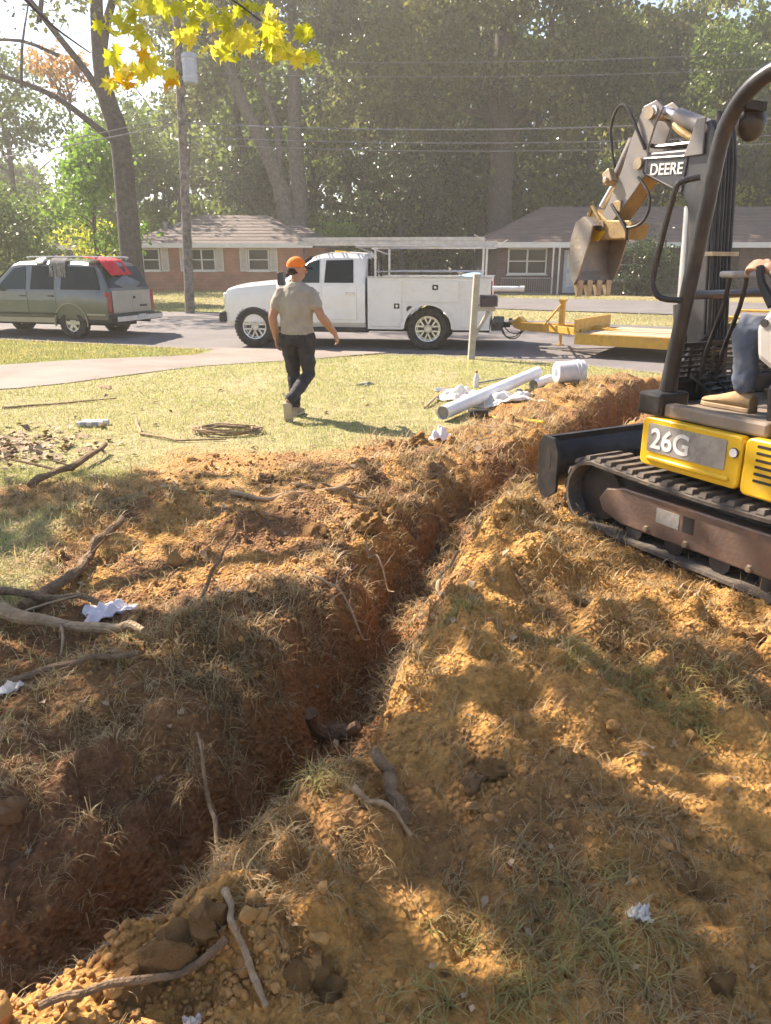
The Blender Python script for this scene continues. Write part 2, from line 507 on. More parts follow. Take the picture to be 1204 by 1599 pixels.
def copy_tree(o, parent=None):
    c = o.copy()
    COL.objects.link(c)
    c.parent = parent
    for ch in list(o.children):
        copy_tree(ch, c)
    return c

def np_mesh(name, V, faces_n, F, m, smooth=False):
    """V (n,3), F (k,faces_n) numpy -> mesh"""
    me = bpy.data.meshes.new(name)
    V = np.ascontiguousarray(V, dtype=np.float32)
    F = np.ascontiguousarray(F, dtype=np.int32)
    me.vertices.add(len(V))
    me.vertices.foreach_set('co', V.ravel())
    me.loops.add(F.size)
    me.loops.foreach_set('vertex_index', F.ravel())
    me.polygons.add(len(F))
    me.polygons.foreach_set('loop_start', np.arange(0, F.size, faces_n, dtype=np.int32))
    me.update(calc_edges=True)
    if smooth:
        me.polygons.foreach_set('use_smooth', np.ones(len(F), dtype=bool))
    me.materials.append(MT[m] if isinstance(m, str) else m)
    return me

def np_obj(name, me, parent=None):
    o = bpy.data.objects.new(name, me)
    COL.objects.link(o)
    if parent is not None:
        o.parent = parent
    return o

# ------------------------------------------------------------------ noise
_perm = np.random.default_rng(3).permutation(512).astype(np.int64)
_grad = np.random.default_rng(4).uniform(0, 2 * np.pi, 512)
def pnoise(x, y):
    xi = np.floor(x).astype(np.int64)
    yi = np.floor(y).astype(np.int64)
    xf, yf = x - xi, y - yi
    u = xf * xf * xf * (xf * (xf * 6 - 15) + 10)
    v = yf * yf * yf * (yf * (yf * 6 - 15) + 10)
    def g(ix, iy, dx, dy):
        a = _grad[_perm[(_perm[ix & 511] + iy) & 511]]
        return np.cos(a) * dx + np.sin(a) * dy
    n00 = g(xi, yi, xf, yf)
    n10 = g(xi + 1, yi, xf - 1, yf)
    n01 = g(xi, yi + 1, xf, yf - 1)
    n11 = g(xi + 1, yi + 1, xf - 1, yf - 1)
    return (n00 * (1 - u) + n10 * u) * (1 - v) + (n01 * (1 - u) + n11 * u) * v
def fbm(x, y, f, oc=4, gain=0.5):
    r = 0
    a = 1.0
    for i in range(oc):
        r = r + a * pnoise(x * f + 17.3 * i, y * f - 9.1 * i)
        f *= 2.03
        a *= gain
    return r
def sstep(a, b, x):
    t = np.clip((x - a) / (b - a), 0, 1)
    return t * t * (3 - 2 * t)
# ------------------------------------------------------------------ ground
ST_X = np.array([-60, -20, -9.35, -3.7, -0.6, 1.6, 3.2, 4.4, 8, 20, 60.])
ST_N = np.array([42, 24, 19.1, 16.7, 15.9, 15.45, 14.4, 13.2, 10.2, 0, -30.])       # near edge of the street
ST_F = np.array([56, 36, 28.6, 28.3, 27.6, 26.5, 25.2, 24.2, 21.5, 12, -16.])       # far edge
def street_n(x): return np.interp(x, ST_X, ST_N)
def street_f(x): return np.interp(x, ST_X, ST_F)
DR_N = np.array([(-30, 6.2), (-5.05, 10.1), (-4.27, 10.9), (-3.49, 12.0), (-2.9, 12.9), (-1.9, 13.9), (-0.9, 15.0), (0.1, 15.75)])
DR_F = np.array([(-30, 9.0), (-6.26, 12.6), (-5.55, 13.4), (-4.6, 14.3), (-3.75, 15.1), (-3.55, 15.7), (-3.6, 16.4), (-3.75, 16.72)])

TR = np.array([(-2.6, 0.0), (-1.85, 0.75), (-1.32, 1.25), (-0.97, 1.58), (-0.60, 1.95), (-0.33, 2.34), (-0.19, 2.8), (-0.10, 3.2), (0.03, 3.7), (0.16, 4.2), (0.31, 4.75), (0.53, 5.3),
               (1.05, 6.1), (1.75, 7.15), (2.6, 8.6), (3.6, 10.2), (5.2, 12.4)])
TW = np.array([.22, .22, .20, .19, .18, .18, .18, .17, .16, .15, .14, .15, .17, .19, .22, .24, .24])
TD = np.array([.26, .26, .28, .32, .37, .43, .45, .45, .42, .40, .34, .28, .32, .42, .55, .58, .58])
_tl = np.concatenate([[0], np.cumsum(np.hypot(*np.diff(TR, axis=0).T))])
def trench_sd(x, y):
    """signed distance (right positive), position along the trench"""
    best = np.full(x.shape, 1e9)
    sd = np.zeros(x.shape)
    tt = np.zeros(x.shape)
    for i in range(len(TR) - 1):
        ax, ay = TR[i]
        dx, dy = TR[i + 1] - TR[i]
        L = math.hypot(dx, dy)
        t = np.clip(((x - ax) * dx + (y - ay) * dy) / L / L, 0, 1)
        ex, ey = x - ax - t * dx, y - ay - t * dy
        d = np.hypot(ex, ey)
        s_ = np.sign(ex * dy - ey * dx)
        k = d < best
        best = np.where(k, d, best)
        sd = np.where(k, d * s_, sd)
        tt = np.where(k, _tl[i] + t * L, tt)
    return sd, tt

def seg_gauss(x, y, pts, w, h):
    """ridge along a polyline: widths w, heights h per point"""
    out = np.zeros(x.shape)
    for i in range(len(pts) - 1):
        ax, ay = pts[i]
        dx, dy = pts[i + 1][0] - ax, pts[i + 1][1] - ay
        L2 = dx * dx + dy * dy
        t = np.clip(((x - ax) * dx + (y - ay) * dy) / L2, 0, 1)
        d = np.hypot(x - ax - t * dx, y - ay - t * dy)
        ww = w[i] + (w[i + 1] - w[i]) * t
        hh = h[i] + (h[i + 1] - h[i]) * t
        k = np.clip(1 - d / ww, 0, None)
        out = np.maximum(out, hh * k * (2 - k) * (0.55 + 0.45 * k))
    return out
HEAP = [(0.98, 5.55), (0.72, 4.75), (0.55, 4.2), (0.40, 3.4), (0.36, 2.7), (0.46, 2.2), (0.62, 1.75)]
HEAPW = [.55, .75, .75, .62, .62, .55, .40]
HEAPH = [.05, .13, .19, .17, .18, .12, .04]
BANK = [(-0.02, 2.12), (-0.26, 1.72), (-0.50, 1.40), (-0.85, 1.0)]
BANKW = [.30, .34, .34, .4]
BANKH = [.08, .11, .09, .08]
LLIP = [(-0.62, 3.62), (-0.82, 3.18), (-1.05, 2.78), (-1.45, 2.3)]
LLIPW = [.30, .42, .42, .5]
LLIPH = [.05, .12, .06, .03]
LBANK = [(0.55, 6.4), (1.15, 7.25), (1.75, 8.35), (2.5, 9.6), (3.3, 10.9)]
LBW = [.6, .8, 1.0, 1.1, 1.1]
LBH = [.02, .04, .06, .10, .12]
LUMPS = [(-0.2, 5.6, .3, .10), (-0.55, 5.0, .35, .10), (-0.95, 4.55, .35, .07), (-1.5, 5.05, .35, .09), (-2.0, 4.6, .4, .10), (-0.1, 6.1, .35, .06),
         (1.0, 3.1, .32, .12), (1.25, 2.75, .3, .08), (0.35, 6.1, .3, .08), (-1.75, 2.75, .4, .06), (1.35, 3.4, .25, .08), (0.05, 2.62, .16, .06), (0.95, 5.6, .35, .12),
         (0.2, 6.75, .25, .05), (0.85, 3.75, .22, .08), (1.1, 1.9, .35, .05), (-0.05, 1.75, .2, .07)]

_rl = np.random.default_rng(12)
for (cx_, cy_, sx_, sy_, k_) in ((-1.0, 2.2, .35, .4, 16), (-.65, 2.75, .25, .3, 12), (-.25, 1.65, .2, .25, 10), (.55, 3.9, .4, .7, 14), (-.2, 4.9, .35, .6, 12), (1.0, 2.8, .4, .5, 10), (.6, 1.6, .4, .3, 8), (.9, 7.0, .4, .6, 10)):
    for _ in range(k_):
        LUMPS.append((cx_ + _rl.normal() * sx_, cy_ + _rl.normal() * sy_, _rl.uniform(.06, .17), _rl.uniform(.02, .075)))

def base_h(x, y):
    yn, yf = street_n(x), street_f(x)
    d = yn - y
    near = -0.14 * sstep(5.0, 0.3, d)
    e = y - yf
    far = -0.1 + 0.22 * sstep(0.2, 14, e)
    z = np.where(d > 0, near, np.where(e > 0, far, -0.24))
    return z

def masks(x, y):
    sd, tt = trench_sd(x, y)
    w = np.interp(tt, _tl, TW)
    # the dug-over area
    edge = np.interp(x, [-6, -3.2, -2.9, -2.2, -1.75, -0.85, 0.2, 0.7, 1.2, 1.9, 3.0, 4.2, 6], [4.9, 5.2, 5.3, 5.75, 6.55, 6.65, 7.0, 7.7, 8.7, 9.7, 11.0, 12.4, 13])
    n = fbm(x, y, 0.9, 3) * 0.9 + fbm(x, y, 3.1, 3) * 0.35
    dug = sstep(0.35, -0.35, y - edge + n * 0.8)
    left_lawn = sstep(-1.55, -2.15, x + 0.15 * (y - 3) + n * 0.7) * sstep(5.3, 4.3, y) * sstep(2.2, 3.0, y)
    dug = dug * (1 - 0.9 * left_lawn)
    return sd, tt, w, dug, n

def micro(x, y):
    r = fbm(x + 71, y, 5.5, 3)
    return fbm(x, y, 2.2, 3) * 0.055 + fbm(x, y, 8.0, 5, 0.6) * 0.030 + np.abs(fbm(x, y, 17, 3)) * 0.026 * np.clip(.5 + 2 * r, 0, 1.6) + np.abs(fbm(x + 7, y, 8.5, 3)) * 0.034 * np.clip(.45 - 2.2 * r, 0, 1.5)

def height(x, y):
    x = np.asarray(x, dtype=float)
    y = np.asarray(y, dtype=float)
    z = base_h(x, y)
    near = (y < 14) & (np.abs(x) < 9)
    sd, tt, w, dug, n = masks(x, y)
    fade = sstep(14, 12.5, y) * sstep(9, 7, np.abs(x))
    wob = fbm(x, y, 2.6, 3) * 0.13 + fbm(x, y, 9, 2) * 0.05
    dep = np.interp(tt, _tl, TD)
    a = sd + wob
    ll = np.interp(tt, _tl, [.30, .30, .28, .28, .28, .30, .28, .26, .26, .26, .26, .24, .16, .10, .07, .06, .06])
    left = sstep(-w - ll, -w + 0.10, a)
    left = left * .75 + .25 * sstep(-w - .06, -w + .08, a)
    rl = np.interp(tt, _tl, [.16, .16, .16, .18, .20, .22, .26, .30, .34, .38, .4, .4, .3, .2, .15, .15, .15])
    right = sstep(w + rl, w - 0.20, a)
    pit = np.minimum(left, right)
    h = seg_gauss(x, y, HEAP, HEAPW, HEAPH)
    h = np.maximum(h, seg_gauss(x, y, BANK, BANKW, BANKH))
    h = np.maximum(h, seg_gauss(x, y, LLIP, LLIPW, LLIPH))
    h = np.maximum(h, seg_gauss(x, y, LBANK, LBW, LBH))
    fx_, fy_ = x.ravel(), y.ravel()
    od = np.argsort(fy_, kind='stable')
    sx_, sy_ = fx_[od], fy_[od]
    ls = np.zeros(len(sx_))
    for lx, ly, lw, lh in LUMPS:
        i0, i1 = np.searchsorted(sy_, (ly - lw, ly + lw))
        if i1 > i0:
            k = np.clip(1 - np.hypot(sx_[i0:i1] - lx, sy_[i0:i1] - ly) / lw, 0, None)
            ls[i0:i1] = np.maximum(ls[i0:i1], lh * k * k * (3 - 2 * k))
    lump = np.empty(len(sx_))
    lump[od] = ls
    lump = lump.reshape(x.shape)
    h = h * (1 + 0.9 * fbm(x, y, 3.3, 3))
    mi = micro(x, y)
    zz = z + (h * (1 - pit) + lump * (1.2 + fbm(x, y, 6, 2)) + mi * (0.12 + 0.88 * np.clip(dug, 0, 1)) * (1 - .45 * sstep(4.6, 5.3, y) * sstep(0.0, -0.5, x))
              - pit * dep * (1 + 0.12 * fbm(x, y, 1.7, 2)) + pit * (0.10 * fbm(x, y, 4.5, 4, .6) + .05 * np.abs(fbm(x, y, 13, 2)))) * fade
    # ruts pressed under the tracks and the machine
    return zz
def hz(x, y):
    return float(height(np.array([x]), np.array([y]))[0])

def grid_axis(segs):
    out = []
    for a, b, s0, s1 in segs:
        p = a
        while p < b - 1e-6:
            out.append(p)
            t = (p - a) / (b - a)
            p += s0 + (s1 - s0) * t
    out.append(segs[-1][1])
    return np.array(out)
gx = grid_axis([(-400, -60, 60, 20), (-60, -9, 10, 1.0), (-9, -4, 0.6, 0.06), (-4, -2.2, 0.045, 0.02), (-2.2, 2.2, 0.0135, 0.0135), (2.2, 4.5, 0.02, 0.05), (4.5, 9, 0.06, 0.6), (9, 60, 1, 10), (60, 400, 20, 60)])
gy = grid_axis([(-60, -2, 12, 0.8), (-2, 0.9, 0.4, 0.02), (0.9, 3, 0.0125, 0.0165), (3, 7, 0.017, 0.036), (7, 13, 0.036, 0.12), (13, 16, 0.12, 0.2), (16, 60, 0.25, 3), (60, 700, 4, 80)])
GX, GY = np.meshgrid(gx, gy)
GZ = height(GX, GY)
nx, ny = len(gx), len(gy)
idx = np.arange(nx * ny).reshape(ny, nx)
F = np.stack([idx[:-1, :-1], idx[:-1, 1:], idx[1:, 1:], idx[1:, :-1]], -1).reshape(-1, 4)
def ground_col(x, y):
    sd, tt, w, dug, n = masks(x, y)
    n2 = fbm(x + 31, y, 1.3, 4)
    n3 = fbm(x, y + 57, 5.5, 4)
    def c(*v): return np.array(v)[None, :]
    lawn = c(.40, .345, .18) * (1 + 0.35 * n3[:, None]) + c(-.05, .0, -.02) * np.clip(n2, 0, 1)[:, None]
    orange = c(.47, .25, .085) + c(.05, .035, .03) * n2[:, None] + c(-.05, -.04, -.02) * n3[:, None]
    topsoil = c(.235, .125, .062) * (1 + 0.3 * n3[:, None])
    sand = c(.51, .275, .085) * (1 + 0.15 * n3[:, None])
    wall = c(.28, .14, .06) * (1 + 0.25 * n3[:, None])
    def mixc(a, b, t): return a * (1 - t[:, None]) + b * t[:, None]
    col = mixc(orange, topsoil, np.clip(sstep(-.12, .28, n2 + .6 * n3), 0, 1))
    right = sstep(0.15, 0.5, sd) * sstep(6.3, 5.6, y) * (1 - sstep(2.6, 3.1, x))
    col = mixc(col, mixc(sand, topsoil, np.clip(sstep(.0, .35, n2 * .8 + n3 * .5), 0, 1) * .6), right)
    bottom = sstep(1.72, 1.5, y) * sstep(0.3, -0.1, x)
    col = mixc(col, c(.54, .28, .085) * (1 + .2 * n3[:, None]), bottom * .8)
    # left of the trench the turf is still dark topsoil
    ltop = sstep(0.1, -0.3, sd) * sstep(3.9, 3.3, y)
    col = mixc(col, topsoil * 0.9, ltop * .75)
    open_ = sstep(4.5, 5.1, y) * sstep(0.1, -0.4, x)
    col = mixc(col, c(.53, .315, .13) * (1 + .2 * n3[:, None]), open_ * .7 * np.clip(.75 - n2, .2, 1))
    pit = sstep(w + 0.12, w - 0.08, np.abs(sd))
    col = mixc(col, wall, pit)
    col = mixc(lawn, col, np.clip(dug, 0, 1))
    far = sstep(0, 2, y - street_f(x))
    col = mixc(col, c(.33, .28, .14) * (1 + .4 * fbm(x, y, .5, 3)[:, None]), far)
    green = sstep(-3.2, -4.2, x + 0) * sstep(11.5, 13.0, y - 0.0 * x) * (1 - far)
    col = mixc(col, c(.17, .22, .05) * (1 + .3 * n3[:, None]), green)
    deep = sstep(43, 52, y)
    col = mixc(col, c(.10, .075, .05), deep)
    return np.clip(col, .01, 1)
me = np_mesh('ground', np.stack([GX, GY, GZ], -1).reshape(-1, 3), 4, F, bpy.data.materials.new('earth'), True)
colr = ground_col(GX.ravel(), GY.ravel())
ca = me.color_attributes.new('Col', 'FLOAT_COLOR', 'POINT')
ca.data.foreach_set('color', np.concatenate([colr, np.ones((len(colr), 1))], 1).astype(np.float32).ravel())
em = me.materials[0]
em.use_nodes = True
n_, l_ = em.node_tree.nodes, em.node_tree.links
b_ = n_['Principled BSDF']
b_.inputs['Roughness'].default_value = 0.95
b_.inputs['Specular IOR Level'].default_value = 0.15
at_ = n_.new('ShaderNodeVertexColor')
at_.layer_name = 'Col'
tc_ = n_.new('ShaderNodeTexCoord')
q1 = n_.new('ShaderNodeTexNoise'); q1.inputs['Scale'].default_value = 28; q1.inputs['Detail'].default_value = 8; q1.inputs['Roughness'].default_value = 0.7
l_.new(tc_.outputs['Object'], q1.inputs['Vector'])
q2 = n_.new('ShaderNodeMapRange'); q2.inputs[1].default_value = .3; q2.inputs[2].default_value = .7; q2.inputs[3].default_value = .55; q2.inputs[4].default_value = 1.35
l_.new(q1.outputs['Fac'], q2.inputs[0])
hs_ = n_.new('ShaderNodeHueSaturation')
l_.new(q2.outputs[0], hs_.inputs['Value'])
l_.new(at_.outputs['Color'], hs_.inputs['Color'])
l_.new(hs_.outputs[0], b_.inputs['Base Color'])
vo = n_.new('ShaderNodeTexVoronoi'); vo.inputs['Scale'].default_value = 55
l_.new(tc_.outputs['Object'], vo.inputs['Vector'])
mm = n_.new('ShaderNodeMath'); mm.operation = 'ADD'
l_.new(q1.outputs['Fac'], mm.inputs[0]); l_.new(vo.outputs['Distance'], mm.inputs[1])
bp_ = n_.new('ShaderNodeBump'); bp_.inputs['Strength'].default_value = 0.95; bp_.inputs['Distance'].default_value = 0.022
l_.new(mm.outputs[0], bp_.inputs['Height']); l_.new(bp_.outputs[0], b_.inputs['Normal'])
ground = np_obj('ground', me)
tag(ground, 'bare orange clay and straw coloured lawn with a trench dug through it', None, None, 'structure')

# street, driveway, kerb
def strip(name, A, B, dz, m, nseg=8):
    """sheet between two polylines with the same number of points"""
    n = len(A)
    V, Fq = [], []
    for i in range(n):
        for k in range(nseg + 1):
            t = k / nseg
            x, y = A[i][0] * (1 - t) + B[i][0] * t, A[i][1] * (1 - t) + B[i][1] * t
            V.append((x, y, dz(x, y, t)))
    for i in range(n - 1):
        for k in range(nseg):
            a = i * (nseg + 1) + k
            Fq.append((a, a + nseg + 1, a + nseg + 2, a + 1))
    mb = MB()
    mb.add(V, Fq)
    return mb.build(name, m)
sx = np.concatenate([np.arange(-60, -10, 4.), np.arange(-10, 8, 1.), np.arange(8, 40, 4.)])
street = strip('street', [(x, street_n(x) - 0.02) for x in sx], [(x, street_f(x) + 0.05) for x in sx], lambda x, y, t: -0.20 + 0.12 * t + 0.06 * math.sin(math.pi * t), 'asphalt')
tag(street, 'sunlit grey asphalt street curving past the lawn', None, None, 'structure')
gut = strip('kerb', [(x, street_n(x) - 0.30) for x in sx], [(x, street_n(x) + 0.22) for x in sx], lambda x, y, t: -0.135 - 0.055 * sstep(0.3, 0.75, t), 'concrete', 10)
tag(gut, 'low rolled concrete kerb and gutter along the street', None, None, 'structure')
def resample(P, n):
    L = np.concatenate([[0], np.cumsum(np.hypot(*np.diff(P, axis=0).T))])
    s_ = np.linspace(0, 1, n) ** 0.7 * L[-1]
    return np.stack([np.interp(s_, L, P[:, 0]), np.interp(s_, L, P[:, 1])], 1)
DA, DB = resample(DR_N, 40), resample(DR_F, 40)
drive = strip('driveway', DA, DB, lambda x, y, t: max(hz(x, y), -0.128) + 0.012, 'concrete', 6)
tag(drive, 'pale concrete driveway running from the street across the lawn', None, None, 'structure')
fx = np.array([3.5, 6, 9, 12, 16, 22.])
fdr = strip('far_driveway', [(x, street_f(x) + 4.5 + .1 * x) for x in fx], [(x, street_f(x) + 10.5 + .22 * x) for x in fx], lambda x, y, t: hz(x, y) + 0.03, 'asphalt')  # dark asphalt colour stands in for tree shade that does not reach here
tag(fdr, 'grey asphalt driveway toned dark for tree shade, before the dark brick house', None, None, 'structure')
def street_z(x, y):
    t = float(np.clip((y - street_n(x)) / (street_f(x) - street_n(x)), 0, 1))
    return -0.20 + 0.12 * t + 0.06 * math.sin(math.pi * t)

# ------------------------------------------------------------------ houses
def window(parent, x, y, z, w, h, m_frame='trim_white', blind=0.5, mull=True, name='window'):
    """window centred on x, bottom z, in a wall whose outer face is at y (facing -y)"""
    wi = sub(name, parent, (x, y, z))
    fr = MB()
    t = 0.07
    fr.bx(-w / 2, w / 2, -0.05, 0.03, 0, t).bx(-w / 2, w / 2, -0.05, 0.03, h - t, h)
    fr.bx(-w / 2, -w / 2 + t, -0.047, 0.03, t, h - t).bx(w / 2 - t, w / 2, -0.047, 0.03, t, h - t)
    fr.bx(-w / 2 - 0.05, w / 2 + 0.05, -0.10, 0.03, -0.06, -0.002)
    fr.bx(-w / 2 + t, w / 2 - t, -0.03, 0.03, h / 2 - 0.025, h / 2 + 0.025)
    if mull:
        fr.bx(-0.04, 0.04, -0.043, 0.03, t, h - t)
    fr.build('window_frame', m_frame, wi, smooth=False)
    xs = [(-w / 2 + t, -0.04), (0.04, w / 2 - t)] if mull else [(-w / 2 + t, w / 2 - t)]
    for a, b in xs:
        for z0, z1 in ((t, h / 2 - .025), (h / 2 + .025, h - t)):
            MB().bx(a, b, -0.012, -0.002, z0, z1).build('pane', 'glass', wi, smooth=False)
    return wi
def shutter(parent, x, y, z, w, h, m):
    s_ = MB()
    s_.bx(x - w / 2, x - w / 2 + .05, y - .045, y, z, z + h).bx(x + w / 2 - .05, x + w / 2, y - .045, y, z, z + h)
    s_.bx(x - w / 2 + .05, x + w / 2 - .05, y - .043, y, z, z + .07).bx(x - w / 2 + .05, x + w / 2 - .05, y - .043, y, z + h - .07, z + h)
    k = int((h - .14) / .06)
    for i in range(k):
        s_.box((x, y - .02, z + .1 + i * (h - .2) / max(1, k - 1)), (w - .1, .012, .055), (math.radians(35), 0, 0))
    return s_.build('shutter', m, parent, smooth=False)
def hip_roof(parent, x0, x1, y0, y1, z0, zr, rx0, rx1, m, name='roof'):
    ry = (y0 + y1) / 2
    mb = MB()
    v = [(x0, y0, z0), (x1, y0, z0), (x1, y1, z0), (x0, y1, z0), (rx0, ry, zr), (rx1, ry, zr)]
    v += [(a, b, c_ - .12) for a, b, c_ in v[:4]]
    mb.add(v, [(0, 1, 5, 4), (1, 2, 5), (2, 3, 4, 5), (3, 0, 4), (6, 7, 1, 0), (7, 8, 2, 1), (8, 9, 3, 2), (9, 6, 0, 3), (9, 8, 7, 6)])
    # a course of shingle butts, each row a little proud
    rows = 9
    for i in range(rows):
        t = i / rows
        ya, za = y0 + (ry - y0) * t, z0 + (zr - z0) * t
        xa, xb = x0 + (rx0 - x0) * t, x1 + (rx1 - x1) * t
        tt = (i + 1) / rows
        yb, zb = y0 + (ry - y0) * tt, z0 + (zr - z0) * tt
        xc, xd = x0 + (rx0 - x0) * tt, x1 + (rx1 - x1) * tt
        mb.add([(xa, ya, za + .035), (xb, ya, za + .035), (xd, yb, zb + .012), (xc, yb, zb + .012), (xa, ya, za), (xb, ya, za)], [(0, 1, 2, 3), (4, 5, 1, 0)])
    return mb.build(name, m, parent, smooth=False, fix=False)

H1 = thing('brick_house', 'red brick ranch house with grey hip roof and white shutters behind the utility pole', 'house', (0, 44, 0))
MB().bx(-13.6, -4.5, 0, 9, -0.3, 2.42).bx(-4.5, -3.3, 1.6, 8.4, -0.3, 2.42).build('wall', 'brick_red', H1, smooth=False)
hip_roof(H1, -14.2, -3.9, -0.6, 9.6, 2.55, 4.25, -10.9, -6.9, 'roof_grey')
hip_roof(H1, -8.0, -2.5, 1.0, 9.0, 2.52, 3.7, -6.6, -4.9, 'roof_grey')
r3 = hip_roof(H1, -18.4, -13.2, -0.2, 7.0, 2.42, 3.25, -16.8, -12.9, 'roof_grey')
MB().bx(-14.2, -3.9, -0.615, -0.585, 2.36, 2.60).bx(-18.4, -14.25, -0.215, -0.185, 2.25, 2.47).build('fascia', 'trim_white', H1, smooth=False)
MB().bx(-14.15, -3.95, -0.58, 0.0, 2.40, 2.428).build('soffit', 'trim_white', H1, smooth=False)
for x, w, mu in ((-12.75, .95, False), (-10.0, 1.5, True), (-6.9, 1.15, False)):
    window(H1, x, 0, 1.18, w, 1.15, mull=mu)
for x in (-12.0, -10.98, -9.02, -7.72, -6.08):
    shutter(H1, x, -0.002, 1.15, .40, 1.2, 'trim_white')
ve = MB().cyl((-12.4, 2.2, 3.1), (-12.4, 2.2, 3.75), .11).cyl((-12.4, 2.2, 3.7), (-12.4, 2.2, 3.78), .16)
ve.build('vent_pipe', 'iron', H1)
MB().cyl((-11.6, 1.4, 2.9), (-11.6, 1.4, 3.3), .06).build('vent_pipe', 'iron', H1)
for x in (-18.0, -15.9, -14.4):
    MB().bx(x - .07, x + .07, 0.1, .24, -0.2, 2.36).build('carport_post', 'trim_white', H1, smooth=False)
MB().bx(-18.2, -13.6, 6.0, 6.2, -0.2, 2.3).build('carport_shade_wall', 'shutter_dark', H1, smooth=False)  # near-black wall puts the carport's shadow into its colour

H2 = thing('brick_house', 'dark brown brick house with white fascia and iron railing behind the trailer', 'house', (0, 40.5, 0))
MB().bx(5.6, 26, 0, 9, -0.3, 2.36).build('wall', 'brick_brown', H2, smooth=False)
hip_roof(H2, 4.7, 27, -0.9, 9.8, 2.5, 4.5, 8.6, 23, 'roof_brown')
MB().bx(4.7, 27, -0.92, -0.885, 2.30, 2.55).build('fascia', 'trim_white', H2, smooth=False)
MB().bx(4.75, 26.9, -0.88, 0, 2.34, 2.37).build('soffit', 'trim_white', H2, smooth=False)
window(H2, 7.1, 0, 1.05, 1.95, 1.25)
window(H2, 12.45, 0, .75, 2.4, 1.5)
window(H2, 16.75, 0, .95, .95, 1.35, mull=False)
shutter(H2, 17.5, -0.002, .92, .42, 1.4, 'shutter_dark')
shutter(H2, 16.0, -0.002, .92, .42, 1.4, 'shutter_dark')
dr = MB().bx(8.95, 9.85, -0.04, 0.02, 0.15, 2.2).build('door', 'door_blue', H2, smooth=False)
MB().bx(9.1, 9.7, -.055, -.041, .45, 1.1).bx(9.1, 9.7, -.055, -.041, 1.3, 2.0).build('door_panel', 'trim_white', dr, smooth=False)
MB().ell((9.78, -.07, 1.1), (.035, .035, .035)).build('handle', 'alloy', dr)
for x in (8.2, 8.5):
    MB().bx(x - .035, x + .035, -1.0, -.93, 0, 2.3).build('porch_post', 'trim_white', H2, smooth=False)
ra = MB().bx(5.7, 8.2, -1.02, -.98, .86, .91).bx(5.7, 8.2, -1.02, -.98, .14, .18)
for i in range(24):
    ra.bx(5.72 + i * .107 - .008, 5.72 + i * .107 + .008, -1.008, -.992, .18, .86)
ra.build('railing', 'iron', H2, smooth=False)
MB().bx(5.6, 10.2, -1.3, -.001, -0.2, .12).build('porch_slab', 'concrete', H2, smooth=False)

# ------------------------------------------------------------------ leaves and trees
def rand_rot(n, rng, up=0.0):
    q = rng.normal(size=(n, 4))
    q /= np.linalg.norm(q, axis=1)[:, None]
    w, x, y, z = q.T
    return np.stack([np.stack([1 - 2 * (y * y + z * z), 2 * (x * y - z * w), 2 * (x * z + y * w)], -1),
                     np.stack([2 * (x * y + z * w), 1 - 2 * (x * x + z * z), 2 * (y * z - x * w)], -1),
                     np.stack([2 * (x * z - y * w), 2 * (y * z + x * w), 1 - 2 * (x * x + y * y)], -1)], 1)
LEAF = np.array([(0, -.5, 0), (.36, 0, .10), (0, .5, 0), (-.36, 0, .10)])
def leaf_cloud(C, size, rng, jitter=0.35):
    """C (n,3) leaf centres -> one folded leaf shape (two triangles) per centre"""
    n = len(C)
    R = rand_rot(n, rng)
    s_ = size * rng.uniform(1 - jitter, 1 + jitter, n)
    V = np.einsum('nij,kj->nki', R, LEAF) * s_[:, None, None] + C[:, None, :]
    b = np.arange(n)[:, None] * 4
    Fq = np.concatenate([b + np.array([[0, 1, 2]]), b + np.array([[0, 2, 3]])], 0)
    return V.reshape(-1, 3), Fq
def crown_points(blobs, n_cl, per, cl_r, rng, hollow=0.45):
    """leaf centres: clusters spread through the shells of several ellipsoid blobs"""
    out = []
    vol = np.array([b[3] * b[4] * b[5] for b in blobs]) ** 0.75
    vol = vol / vol.sum()
    for b, f in zip(blobs, vol):
        k = max(3, int(n_cl * f))
        d = rng.normal(size=(k, 3))
        d /= np.linalg.norm(d, axis=1)[:, None]
        r = rng.uniform(hollow, 1.0, k) ** 0.6
        cc = np.array(b[:3]) + d * r[:, None] * np.array(b[3:6])
        m = int(per)
        e = rng.normal(size=(k, m, 3)) * cl_r * rng.uniform(.6, 1.4, (k, 1, 1)) * np.array([1, 1, .6])
        out.append((cc[:, None, :] + e).reshape(-1, 3))
    return np.concatenate(out)
def branch_path(a, b, rng, k=5, wig=.08):
    a, b = np.array(a, float), np.array(b, float)
    L = np.linalg.norm(b - a)
    P = [a + (b - a) * t + rng.normal(size=3) * wig * L * (0 if t in (0, 1) else .5) + np.array([0, 0, .06 * L * math.sin(math.pi * t)]) for t in np.linspace(0, 1, k)]
    return [tuple(p) for p in P]
def taper(r0, r1, k): return [r0 + (r1 - r0) * (i / (k - 1)) ** .8 for i in range(k)]

